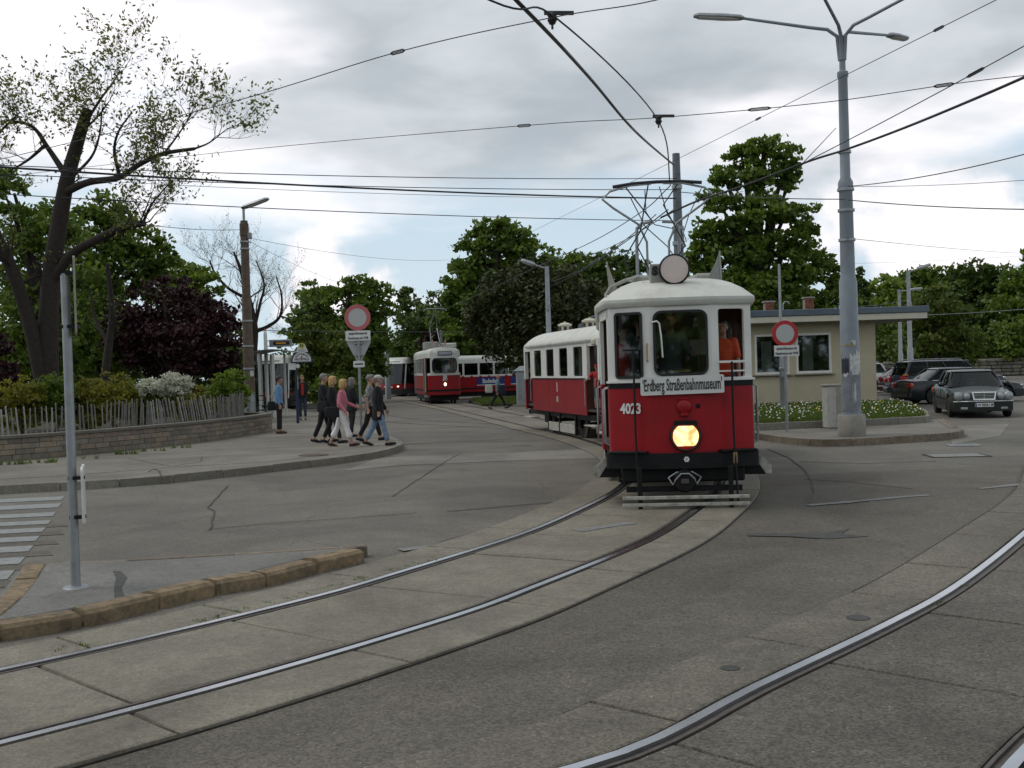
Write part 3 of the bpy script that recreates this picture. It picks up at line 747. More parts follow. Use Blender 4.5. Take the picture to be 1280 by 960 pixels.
def old_tram(name, label, root_loc, rz, L, pf, pr, zb, zw, ze, crown, nwin, red, win_w, win_z, motor):
    t = thing(name, label, 'tram', root_loc, rz)
    P = plan_front(L, yb=pf) if motor else plan_front(L, wf=.95, yf=.25, yb=pf)
    out = closed_outline(P)
    lm = (pf, L - pr)
    # floor and underframe
    MB().prism(closed_outline(P, -.03), zb + .10, zb + .16).build('floor', mm('dark_in'), t)
    MB().prism([(x * .93, .12 + y * (L - .24) / L) for x, y in out], zb - .13, zb + .02).build('underframe', mm('black'), t)
    # red waist panels: front and rear ends, then the saloon sides
    def wall_band(pts, z0, z1, nm, mat, th=.035, sm=38):
        R = []
        n = len(pts)
        for i, (x, y) in enumerate(pts):
            a, b = Vector(pts[max(i - 1, 0)]), Vector(pts[min(i + 1, n - 1)]); tt = (b - a).normalized(); nx, ny = -tt.y, tt.x
            R.append([(x, y, z0), (x, y, z1), (x + nx * th, y + ny * th, z1), (x + nx * th, y + ny * th, z0)])
        return MB().rings(R).build(nm, mat, t, smooth=sm)
    end_pts = [p for p in P if p[1] <= P[6][1] + .001]
    front_pts = [(-x, y) for x, y in reversed(end_pts[1:])] + end_pts
    wall_band(front_pts, zb, zw, 'front_panel', red)
    rear_pts = [(x, L - y) for x, y in reversed(front_pts)]
    wall_band(rear_pts, zb, zw, 'rear_panel', red)
    sy0, sy1 = lm
    n3 = 3
    for sd in (-1, 1):
        for k in range(n3):
            a, b = sy0 + (sy1 - sy0) * k / n3, sy0 + (sy1 - sy0) * (k + 1) / n3
            pts = [(sd * 1.05, a + .004), (sd * 1.05, b - .004)]
            MB().box((sd * 1.032, (a + b) / 2, (zb + zw) / 2), (.036, b - a - .010, zw - zb), bev=.006).build('side_panel', red, t)
        MB().box((sd * 1.052, (sy0 + sy1) / 2, zw + .012), (.03, sy1 - sy0, .03)).build('waist_rail', mm('black'), t)
    # white window zone of the saloon
    pitch = (sy1 - sy0) / nwin
    for sd in (-1, 1):
        mb = MB()
        for k in range(nwin):
            a = sy0 + k * pitch; c = a + pitch / 2
            side_panel(mb, 1.05, a, a + pitch, zw + .028, ze, c - win_w / 2, c + win_w / 2, win_z[0], win_z[1], sd)
        w = mb.build('window_wall', mm('tram_white'), t)
        for k in range(nwin):
            c = sy0 + (k + .5) * pitch
            f = MB().frame(rect_like(win_w, win_z[1] - win_z[0], 0), rect_like(win_w - .07, win_z[1] - win_z[0] - .07, 0), (sd * 1.025, c, (win_z[0] + win_z[1]) / 2), (0, 1, 0), (0, 0, 1), .02).build('window', mm('black'), t)
            if motor or k != 1:
                pane('pane', sd * 1.03, c - win_w / 2 + .03, c + win_w / 2 - .03, win_z[0] + .03, win_z[1] - .03, mm('glass'), f)
            else:
                pane('pane', sd * 1.03, c - win_w / 2 + .03, c + win_w / 2 - .03, win_z[0] + .03, win_z[0] + .22, mm('glass'), f)
    # platform posts, bulkheads, ceiling
    for yb_, s_ in ((sy0, 1), (sy1, -1)):
        b = MB()
        b.box((-.70, yb_, (zb + .16 + ze) / 2), (.62, .05, ze - zb - .16)); b.box((.70, yb_, (zb + .16 + ze) / 2), (.62, .05, ze - zb - .16)); b.box((0, yb_, ze - .15), (.78, .05, .3))
        b.build('bulkhead', mm('wood'), t)
        for sx in (-1, 1):
            MB().box((sx * .66, yb_ - s_ * .028, 2.05), (.34, .01, .8)).build('bulkhead_pane', mm('glass_dark'), t)
    MB().prism(closed_outline(P, -.05), ze - .02, ze).build('ceiling', mm('cream'), t)
    MB().rings(dome(L, closed_outline(P, .055), ze, crown - ze)).build('roof', mm('tram_roof'), t, smooth=50)
    MB().rings([[(x, y, z) for x, y in closed_outline(P, g)] for g, z in ((.0, ze - .05), (.02, ze - .05), (.06, ze + .0), (.06, ze + .008), (.0, ze + .008))], cap=False).build('eaves_moulding', mm('tram_roof'), t, smooth=40)
    # wheels and running gear
    wb = 3.6 if motor else 3.2
    for yy in (L / 2 - wb / 2, L / 2 + wb / 2):
        MB().cyl((-.85, yy, .38), (.85, yy, .38), .06, n=10).build('axle', mm('black'), t)
        for sd in (-1, 1):
            w = MB().lathe([(.05, 0), (.30, .0), (.32, .02), (.33, .08), (.39, .085), (.39, .11), (.33, .12), (.05, .12)], (sd * .70, yy, .39), (sd, 0, 0), 28).build('wheel', mm('rail_side'), t, smooth=40)
            MB().lathe([(.0, 0), (.11, 0), (.09, .05), (0, .06)], (sd * .82, yy, .39), (sd, 0, 0), 14).build('hub', mm('black'), w)
            MB().box((sd * .92, yy, .45), (.08, .34, .26), bev=.02).build('axle_box', mm('black'), t)
    for sd in (-1, 1):
        MB().box((sd * .92, L / 2, .60), (.07, wb + 1.4, .12)).build('truck_frame', mm('black'), t)
    # side guard boards between the axles
    for sd in (-1, 1):
        for a, b in ((-.46, -.02), (.02, .34)):
            MB().box((sd * 1.0, L / 2 + (a + b) / 2 * wb, .25), (.03, (b - a) * wb, .24), bev=.005).build('guard_board', mm('slat'), t)
        for a in (-.48, .0, .36): MB().box((sd * .985, L / 2 + a * wb, .36), (.05, .1, .52)).build('guard_bracket', mm('black'), t)
    return t, P, (sy0, sy1)

# ---------------------------------------------------------------- motor car
MC = (2.20, 14.0, 0.0); MRZ = -0.082; ML = 10.4
ZB, ZW, ZE, ZC = .72, 1.63, 2.70, 3.06
tram, P, _ = old_tram('museum_tram', 'red and white museum tram 4023 with its headlamp lit and a destination board', MC, MRZ, ML, 1.5, 1.5, ZB, ZW, ZE, ZC, 5, mm('tram_red'), 1.06, (1.72, 2.52), True)
# front window zone: centre facet and two angled facets, at both ends
def facet(p0, p1, hole, nm, seal, glass_mat, rad, y_sign=1, flip=False, open_=False):
    a, b = Vector((p0[0], p0[1], 0)), Vector((p1[0], p1[1], 0)); u = (b - a); w = u.length; u.normalize()
    mid = (a + b) / 2; z0, z1 = ZW + .045, ZE
    O = (mid.x, mid.y, (z0 + z1) / 2)
    x0, x1, h0, h1 = hole
    inner = rrect(x1 - x0, h1 - h0, rad, 4, (x0 + x1) / 2, (h0 + h1) / 2 - O[2])
    mb = MB(); mb.frame(rect_like(w, z1 - z0, 4), inner, O, u, (0, 0, 1), -.045 if not flip else .045)
    pan = mb.build(nm, mm('tram_white'), tram)
    if seal:
        in2 = rrect(x1 - x0 - .05, h1 - h0 - .05, max(rad - .025, .01), 4, (x0 + x1) / 2, (h0 + h1) / 2 - O[2])
        MB().frame(rrect(x1 - x0 + .016, h1 - h0 + .016, rad + .008, 4, (x0 + x1) / 2, (h0 + h1) / 2 - O[2]), in2, Vector(O) + u.cross(Vector((0, 0, 1))) * (.006 if not flip else -.02), u, (0, 0, 1), .014).build('window_seal', mm('rubber_seal'), pan)
    if not open_:
        MB().extr(rrect(x1 - x0 - .02, h1 - h0 - .02, max(rad - .01, .01), 4, (x0 + x1) / 2, (h0 + h1) / 2 - O[2]), Vector(O) - u.cross(Vector((0, 0, 1))) * .02, u, (0, 0, 1), .006).build('pane', glass_mat, pan)
    return pan
pc, pw = (.40, .018), (.93, .22)
for yend in (0, 1):
    Y = (lambda y: y) if yend == 0 else (lambda y: ML - y)
    fl = bool(yend)
    facet((-pc[0], Y(pc[1])), (pc[0], Y(pc[1])), (-.345, .345, 1.745, 2.58), 'front_window_wall', True, mm('glass_refl'), .10, flip=fl)
    facet((-pw[0], Y(pw[1])), (-pc[0], Y(pc[1])), (-.185, .185, 1.72, 2.575), 'corner_window_wall', True, mm('glass'), .04, flip=fl)
    facet((pc[0], Y(pc[1])), (pw[0], Y(pw[1])), (-.185, .185, 1.70, 2.59), 'corner_window_wall', False, mm('glass'), .04, flip=fl, open_=(yend == 0))
    # side pieces of the platform: post, doorway, post
    for sd in (-1, 1):
        mb = MB()
        for ya, yb in ((.22, .42), (1.34, 1.5)):
            xa = .93 + (.12) * (ya - .22) / 1.28; xb = .93 + .12 * (yb - .22) / 1.28
            mb.add([(sd * xa, Y(ya), ZW), (sd * xb, Y(yb), ZW), (sd * (xb - .05), Y(yb), ZW), (sd * (xa - .05), Y(ya), ZW), (sd * xa, Y(ya), ZE), (sd * xb, Y(yb), ZE), (sd * (xb - .05), Y(yb), ZE), (sd * (xa - .05), Y(ya), ZE)],
                   [(0, 1, 2, 3), (4, 5, 6, 7), (0, 1, 5, 4), (1, 2, 6, 5), (2, 3, 7, 6), (3, 0, 4, 7)])
        mb.add([(sd * .93, Y(.22), ZE - .18), (sd * 1.05, Y(1.5), ZE - .18), (sd * 1.0, Y(1.5), ZE - .18), (sd * .88, Y(.22), ZE - .18), (sd * .93, Y(.22), ZE), (sd * 1.05, Y(1.5), ZE), (sd * 1.0, Y(1.5), ZE), (sd * .88, Y(.22), ZE)],
               [(0, 1, 2, 3), (4, 5, 6, 7), (0, 1, 5, 4), (1, 2, 6, 5), (2, 3, 7, 6), (3, 0, 4, 7)])
        mb.build('platform_post', mm('tram_white'), tram)
        for ya, yb in ((.275, .44), (1.32, 1.495)):
            mb = MB()
            xa = .935 + (.115) * (ya - .22) / 1.28; xb = .935 + .115 * (yb - .22) / 1.28
            mb.add([(sd * xa, Y(ya), ZB - .02), (sd * xb, Y(yb), ZB - .02), (sd * (xb - .05), Y(yb), ZB - .02), (sd * (xa - .05), Y(ya), ZB - .02), (sd * xa, Y(ya), ZW), (sd * xb, Y(yb), ZW), (sd * (xb - .05), Y(yb), ZW), (sd * (xa - .05), Y(ya), ZW)],
                   [(0, 1, 2, 3), (4, 5, 6, 7), (0, 1, 5, 4), (1, 2, 6, 5), (2, 3, 7, 6), (3, 0, 4, 7)])
            mb.build('door_post', mm('tram_red'), tram)
        # folding door leaf pushed half open, with glass
        lf = MB(); lf.frame(rect_like(.42, 1.75, 0), rect_like(.30, .80, 0, 0, .38), (sd * .93, Y(1.10), 1.65), (0, 1, 0), (0, 0, 1), -sd * .03)
        d = lf.build('door_leaf', mm('wood'), tram); MB().box((sd * .915, Y(1.10), 2.03), (.006, .32, .82)).build('pane', mm('glass'), d)
        for yy, x in ((.30, .965), (.48, .985), (1.42, 1.065)):
            MB().tube([(sd * (x - .02), Y(yy), 1.60), (sd * (x + .035), Y(yy), 1.57), (sd * (x + .035), Y(yy), .86), (sd * (x - .02), Y(yy), .83)], .013, 8).build('grab_rail', mm('galv'), tram, smooth=60)
        # step below the doorway with its pale edge
        st = MB(); st.box((sd * 1.0, Y(.85), .44), (.26, .95, .03), bev=.006)
        s_ = st.build('step', mm('slat'), tram)
        MB().add([(sd * .86, Y(.36), .70), (sd * .86, Y(.40), .70), (sd * 1.14, Y(.40), .40), (sd * 1.14, Y(.36), .40), (sd * .80, Y(.36), .40), (sd * .80, Y(.40), .40)], [(0, 3, 4), (1, 5, 2), (0, 1, 2, 3), (3, 2, 5, 4), (0, 4, 5, 1)]).build('step_apron', mm('black'), tram)
        MB().add([(sd * .93, Y(.355), .66), (sd * 1.02, Y(.345), .67), (sd * 1.17, Y(.345), .52), (sd * 1.175, Y(.355), .405), (sd * 1.10, Y(.355), .405),
                  (sd * .93, Y(.385), .66), (sd * 1.02, Y(.385), .67), (sd * 1.17, Y(.385), .52), (sd * 1.175, Y(.385), .405), (sd * 1.10, Y(.385), .405)],
                 [(0, 1, 2, 3, 4), (5, 9, 8, 7, 6), (0, 5, 6, 1), (1, 6, 7, 2), (2, 7, 8, 3), (3, 8, 9, 4), (4, 9, 5, 0)]).build('step_edge', mm('slat'), tram)
    # white sill, black band below it, bumper beam
    pts = [p for p in P if p[1] <= .30]; pts = [(-x, y) for x, y in reversed(pts[1:])] + pts
    def band(g, z0, z1, nm, mat, th=.04, grow_pts=pts):
        R = []; n = len(grow_pts)
        for i, (x, y) in enumerate(grow_pts):
            a, b = Vector(grow_pts[max(i - 1, 0)]), Vector(grow_pts[min(i + 1, n - 1)]); tt = (b - a).normalized(); nx, ny = tt.y, -tt.x
            R.append([(x + nx * g, Y(y + ny * g), z0), (x + nx * g, Y(y + ny * g), z1), (x + nx * (g - th), Y(y + ny * (g - th)), z1), (x + nx * (g - th), Y(y + ny * (g - th)), z0)])
        return MB().rings(R).build(nm, mat, tram, smooth=35)
    band(.030, ZW + .028, ZW + .056, 'window_sill', mm('tram_white'), .06)
    band(.008, ZW - .045, ZW + .026, 'black_band', mm('black'))
    band(.06, .535, ZB + .015, 'bumper', mm('black'), .13)
    for sd in (-1, 1): MB().box((sd * .70, Y(.085), ZB + .03), (.50, .16, .03), bev=.008, rz=(sd * .30 if yend == 0 else -sd * .30)).build('bumper_pad', mm('black'), tram)
    # buffer apron, coupler, lifeguard
    MB().box((0, Y(.42), .44), (1.60, .5, .20), bev=.02).build('apron', mm('black'), tram)
    c = MB(); c.lathe([(0, 0), (.13, .0), (.15, .03), (.15, .06), (.06, .1), (.05, .5), (0, .5)], (0, Y(-.10), .375), (0, 1 if yend == 0 else -1, 0), 20); c.build('coupler', mm('black'), tram, smooth=40)
    MB().box((0, Y(-.11), .375), (.10, .03, .06), bev=.008).build('coupler_mouth', mm('rail_side'), tram)
    MB().tube([(-.21, Y(-.06), .42), (-.15, Y(-.1), .33), (-.12, Y(-.12), .40), (-.05, Y(-.13), .475), (.05, Y(-.13), .475), (.12, Y(-.12), .41), (.15, Y(-.1), .34), (.21, Y(-.06), .42), (.10, Y(-.07), .49), (-.10, Y(-.07), .49), (-.21, Y(-.06), .42)], .010, 6).build('coupler_cable', mm('galv'), tram)
    for z in (.085, .175):
        MB().box((0, Y(-.16), z), (1.62, .035, .045), bev=.006).build('lifeguard_slat', mm('slat'), tram)
    for x in (-.58, .58):
        MB().box((x, Y(-.125), .29), (.06, .035, .55), bev=.006).build('lifeguard_bracket', mm('black'), tram)
    MB().box((0, Y(.10), .26), (1.5, .06, .07)).build('lifeguard_beam', mm('black'), tram)
# destination board
DB = MB(); DB.extr(rrect(1.07, .235, .02, 3), (0.0, -.055, 1.615), (1, 0, 0.012), (0, 0, 1), .02)
board = DB.build('destination_board', mm('plate'), tram)
text("'Erdberg Straßenbahnmuseum'", .215, mm('ink'), board, plane_m((0.0, -.079, 1.617), (1, 0, .012), (0, 0, 1)), sx=.385, bold=.003)
text('4023', .185, mm('white_ink'), tram, plane_m((-.665, .118 - .022, 1.315), (.934, -.357, 0), (0, 0, 1)), name='fleet_number', sx=.78, bold=.006)
# headlamp (lit), socket cap, small fittings
hl = MB().lathe([(.0, .1), (.17, .1), (.205, .04), (.205, -.075), (.19, -.088), (.178, -.075), (.178, .02), (0, .02)], (0.03, .02, .955), (0, 1, 0), 32).build('headlamp', mm('black'), tram, smooth=40)
lens = [(.165 * math.cos(a), .165 * math.sin(a)) for a in np.linspace(0, 2 * PI, 40)[:-1]]
lens = [(x, max(-.125, min(.135, z))) for x, z in lens]
MB().extr(lens, (0.03, -.048, .95), (1, 0, 0), (0, 0, 1), .008).build('lens', mm('lamp_on'), hl)
MB().box((.03, -.058, 1.125), (.30, .02, .06), bev=.008).build('hood', mm('black'), hl)
cap = MB().lathe([(0, .04), (.10, .04), (.10, -.03), (.085, -.055), (.06, -.065), (0, -.068)], (0.02, .0, 1.335), (0, 1, 0), 24).build('socket_cap', mm('tram_red'), tram, smooth=40)
MB().box((.02, -.03, 1.44), (.12, .05, .035), bev=.008).build('hinge', mm('tram_red'), cap)
MB().box((.02, -.035, 1.235), (.10, .06, .05), bev=.012).build('latch', mm('tram_red'), cap)
MB().lathe([(0, 0), (.022, 0), (.03, -.01), (.012, -.02), (0, -.012)], (.20, -.002, 1.34), (0, 1, 0), 14).build('screw_cover', mm('black'), tram)
MB().lathe([(.016, 0), (.038, 0), (.038, -.012), (.016, -.012), (.016, 0)], (0.03, -.066, .655), (0, 1, 0), 6).build('socket_nut', mm('white'), tram)
# rods in front of the body
for x, y, z1 in ((-.615, .03, 2.08), (.645, .03, 1.90)):
    MB().tube([(x, y - .05, z1), (x, y - .06, 1.0), (x + .01, y - .09, .6), (x + .02, y - .17, .10)], .014, 8).build('lifeguard_rod', mm('black'), tram, smooth=60)
MB().box((-.63, .0, 2.085), (.24, .02, .022)).build('rod_handle', mm('black'), tram)
MB().box((.66, .06, 1.90), (.36, .022, .03), rz=.35).build('window_bar', mm('white'), tram)
MB().box((.655, .062, 1.78), (.36, .014, .02), rz=.35).build('window_bar', mm('white'), tram)
MB().box((.655, -.05, .66), (.055, .03, .15), bev=.01).build('rod_guide', M('worn_bronze', (.20, .13, .06), .6, var=.3), tram)
MB().tube([(-.43, -.0, 2.16), (-.44, -.05, 2.15), (-.44, -.05, 1.95), (-.43, 0, 1.93)], .012, 8).build('window_handle', mm('brass'), tram)
# windscreen wiper
MB().tube([(-.36, -.01, 2.44), (-.30, -.05, 2.45), (-.27, -.05, 2.42), (-.25, -.05, 2.25), (-.235, -.035, 1.98)], .011, 6).build('wiper', mm('tram_white'), tram)
# interior of the driver's platform
MB().box((.0, .42, 1.33), (.34, .28, .88), bev=.05).build('controller', M('controller_grey', (.06, .07, .06), .5), tram)
MB().lathe([(0, 0), (.16, 0), (.16, .03), (0, .05)], (.0, .42, 1.78), (0, 0, 1), 18).build('controller_top', mm('brass'), tram)
MB().tube([(.42, .40, .9), (.42, .40, 1.75)], .02, 8).build('brake_column', mm('brass'), tram)
bw = MB(); bw.lathe([(.15, 0), (.17, .012), (.15, .024), (.135, .012), (.15, 0)], (.42, .40, 1.76), (0, 0, 1), 24); bw.build('brake_wheel', mm('brass'), tram)
MB().ell((0.02, .55, 2.63), (.05, .05, .04), 10, 6).build('platform_lamp', mm('lamp_small'), tram)
MB().box((0, .24, 1.2), (1.7, .03, .9)).build('dash_lining', mm('wood'), tram)
MB().box((.42, 1.46, 2.12), (.36, .008, .22)).build('notice', mm('cream'), tram)
# roof equipment
disc = MB(); disc.lathe([(0, .06), (.19, .06), (.205, .03), (.205, -.03), (.190, -.045), (.18, -.03), (0, -.03)], (-.035, .30, 3.14), (0, 1, 0), 40); dk = disc.build('signal_disc', mm('black'), tram, smooth=40)
MB().lathe([(0, 0), (.181, 0), (.181, -.004), (.12, -.012), (0, -.016)], (-.035, .267, 3.14), (0, 1, 0), 40).build('disc_face', M('pale_disc_glass', (.62, .53, .48), .35, var=.06, scale=3), dk)
bx_ = MB(); bx_.box((-.24, .50, 3.09), (.22, .25, .28), bev=.012); rb = bx_.build('route_box', mm('roof_grey'), tram)
text('S', .15, mm('ink'), rb, plane_m((-.285, .372, 3.13), (1, 0, 0), (0, 0, 1)), bold=.012, name='route_mark')
for x0, x1, z0, z1, y, nm in ((-.36, .24, 2.90, 2.965, .46, 'disc_bracket'), (-.46, -.36, 2.86, 3.0, .52, 'disc_foot'), (.17, .23, 2.86, 3.0, .50, 'disc_foot'), (-.1, .08, 2.86, 2.99, .36, 'disc_foot')):
    MB().box(((x0 + x1) / 2, y, (z0 + z1) / 2), (x1 - x0, .1, z1 - z0), bev=.012).build(nm, mm('roof_grey'), tram)
MB().tube([(-.36, .5, 2.9), (-.30, .6, 3.2)], .015, 6).build('bracket_stay', mm('roof_grey'), tram)
MB().extr([(-.05, 0), (.08, 0), (.005, .16)], (-.52, .55, 2.84), (1, 0, 0), (0, 0, 1), .02).build('roof_fin', mm('roof_grey'), tram)
# stiff metal pennants
def pennant(x, y, tri, nm, mat):
    f = MB().extr(tri, (x, y, 2.93), (1, .15, 0), (0, 0, 1), .012).build(nm, mat, tram)
    MB().cyl((x + tri[1][0], y, 2.85), (x + tri[2][0], y, 2.93 + tri[2][1] + .01), .011, n=8).build('pennant_staff', mm('roof_grey'), f)
pennant(.50, .75, [(-.12, .0), (.13, -.02), (.115, .47), (.06, .33)], 'pennant', M('grey_pennant', (.25, .26, .235), .6, var=.15, scale=6))
pennant(-.86, .80, [(.09, -.02), (-.02, -.05), (-.055, .38), (.0, .22)], 'pennant', M('buff_pennant', (.36, .34, .27), .6, var=.15, scale=6))
MB().tube([(-.92, .35, 2.76), (-.95, .40, 2.84), (-.88, .5, 2.95), (-.7, .75, 3.05), (-.48, 1.2, 3.14), (-.3, 2.2, 3.2)], .02, 8).build('roof_cable', mm('roof_grey'), tram, smooth=60)
MB().tube([(-.90, .38, 2.76), (-.90, .45, 2.86), (-.82, .58, 2.97), (-.62, .85, 3.07), (-.42, 1.3, 3.16)], .016, 8).build('roof_cable', mm('roof_grey'), tram, smooth=60)
for y in (2.2, 3.6, 7.2, 8.5):
    v = MB(); v.lathe([(0, 0), (.10, 0), (.10, .14), (.15, .15), (.12, .2), (0, .22)], (-.45, y, 3.0), (0, 0, 1), 16); v.build('roof_vent', mm('roof_grey'), tram, smooth=40)
    v = MB(); v.lathe([(0, 0), (.10, 0), (.10, .14), (.15, .15), (.12, .2), (0, .22)], (.45, y, 3.0), (0, 0, 1), 16); v.build('roof_vent', mm('roof_grey'), tram, smooth=40)
MB().box((0, 4.0, 3.13), (.9, 4.2, .06), bev=.02).build('roof_walkway', mm('roof_grey'), tram)
for x in (-.44, .44):
    MB().box((x, 1.3, 3.10), (.26, .3, .10), bev=.03).build('resistor_box', mm('roof_grey'), tram)
# current collector: two looped frames of tube carrying a curved contact bow
PB = 4.6
MB().box((0, PB, 3.22), (1.0, .6, .08), bev=.02).build('collector_base', mm('roof_grey'), tram)
for x in (-.34, .34):
    for y in (PB - .22, PB + .22):
        MB().lathe([(0, 0), (.05, 0), (.035, .03), (.05, .05), (.035, .08), (.045, .1), (0, .11)], (x, y, 3.25), (0, 0, 1), 12).build('insulator', M('insulator_brown', (.10, .045, .03), .25), tram)
for x in (-.36, .36):
    s = 1 if x > 0 else -1
    MB().tube([(x, PB, 3.35), (x, PB - .02, 3.952), (x - s * .0, PB - .03, 4.124), (x * .98, PB - .05, 4.236), (x * .75, PB - .05, 4.322), (s * .08, PB - .05, 4.339)], .028, 8).build('collector_arm', mm('galv'), tram, smooth=60)
    MB().tube([(x * .5, PB, 3.35), (x * .52, PB - .05, 3.995), (x * .9, PB - .1, 4.296), (s * .75, PB - .2, 4.580), (s * .93, PB - .25, 4.726), (s * .80, PB - .25, 4.855), (s * .45, PB - .25, 4.941), (s * .1, PB - .25, 4.958)], .02, 8).build('collector_loop', mm('galv'), tram, smooth=60)
MB().tube([(-.75, PB - .25, 4.928), (-.4, PB - .25, 4.971), (0, PB - .25, 4.984), (.4, PB - .25, 4.975), (.75, PB - .25, 4.941)], .03, 8).build('contact_bow', mm('wire'), tram, smooth=60)
for pts in ([(-.4, PB, 3.3), (-.6, PB - .1, 3.7), (-.3, PB - .2, 4.167), (-.15, PB - .25, 4.941)], [(.1, PB, 3.4), (.45, PB - .2, 3.9), (.1, PB - .2, 4.6), (.35, PB - .25, 4.941)], [(-.1, PB, 3.4), (-.35, PB - .1, 3.909), (-.1, PB - .2, 4.339), (-.55, PB - .25, 4.941)]):
    MB().tube([tuple(v) for v in np.c_[catmull([p[:2] for p in pts], .15)[:0]]] or pts, .012, 6).build('collector_cable', mm('wire'), tram, smooth=60)

# ---------------------------------------------------------------- trailer
TRZ = math.atan2(.23, .973); TL = 8.15
tra, PT, (sy0, sy1) = old_tram('tram_trailer', 'red and white four-windowed tram trailer coupled behind the museum tram', (3.20, 26.15, 0), TRZ, TL, 1.35, 1.35, .66, 1.58, 2.55, 2.98, 4, mm('tram_red_old'), .80, (1.66, 2.42), False)
for yend in (0, 1):
    Y = (lambda y: y) if yend == 0 else (lambda y: TL - y)
    for sd in (-1, 1):
        MB().box((sd * .98, Y(.36), 2.06), (.10, .14, .98)).build('corner_post', mm('tram_white'), tra)
        MB().box((sd * 1.01, Y(.95), 2.48), (.06, 1.2, .14)).build('door_header', mm('tram_white'), tra)
        MB().box((sd * 1.02, Y(1.28), 2.06), (.08, .14, .98)).build('door_post', mm('tram_white'), tra)
        MB().box((sd * 1.0, Y(.9), .42), (.28, .9, .03), bev=.006).build('step', mm('slat'), tra)
        for yy in (.45, 1.33): MB().tube([(sd * 1.06, Y(yy), 1.60), (sd * 1.10, Y(yy), 1.57), (sd * 1.10, Y(yy), .92), (sd * 1.06, Y(yy), .9)], .014, 6).build('grab_rail', mm('galv'), tra)
        MB().box((sd * .55, Y(.13), 2.06), (.08, .05, .98)).build('window_post', mm('tram_white'), tra)
        MB().box((sd * .98, Y(.30), 1.1), (.04, .12, .9)).build('corner_panel', mm('tram_red_old'), tra)
    MB().box((0, Y(.10), 2.50), (1.7, .05, .10)).build('front_header', mm('tram_white'), tra)
    MB().box((0, Y(.10), 2.04), (1.6, .008, .84)).build('pane', mm('glass'), tra)
    MB().box((0, Y(.06), .56), (1.7, .12, .16), bev=.03).build('bumper', mm('black'), tra)
MB().box((.40, 1.30, 1.25), (.30, .05, .90)).build('seat_panel', mm('cream'), tra)
MB().box((-.55, 1.29, 1.25), (.46, .03, .86)).build('seat_panel', mm('cream'), tra)
MB().box((-1.04, .58, 2.50), (.16, .18, .16), bev=.03).build('side_lamp_box', mm('cream'), tra)
for y in (3.3, 5.7):
    v = MB(); v.lathe([(0, 0), (.20, 0), (.20, .04), (.17, .06), (.17, .20), (.21, .21), (.21, .25), (.10, .30), (.03, .31), (.03, .34), (0, .34)], (-.30, y, 2.90), (0, 0, 1), 18); vv = v.build('roof_vent', mm('cream'), tra, smooth=35)
    for k in range(6):
        a = k * PI / 3 + .3; MB().box((-.30 + .172 * math.cos(a), y + .172 * math.sin(a), 3.03), (.09, .09, .09), rz=a).build('vent_slot', mm('dark_in'), vv)
text('15', .20, mm('white_ink'), tra, plane_m((-1.058, 4.05, 1.02), (0, -1, 0), (0, 0, 1)), name='fleet_number', bold=.004)
MB().box((-1.055, 4.05, 1.36), (.006, .05, .26), bev=.002).build('emblem', mm('white_ink'), tra)
MB().cyl((0.0, -1.9, .40), (0, .2, .40), .04, n=8).build('drawbar', mm('black'), tra)

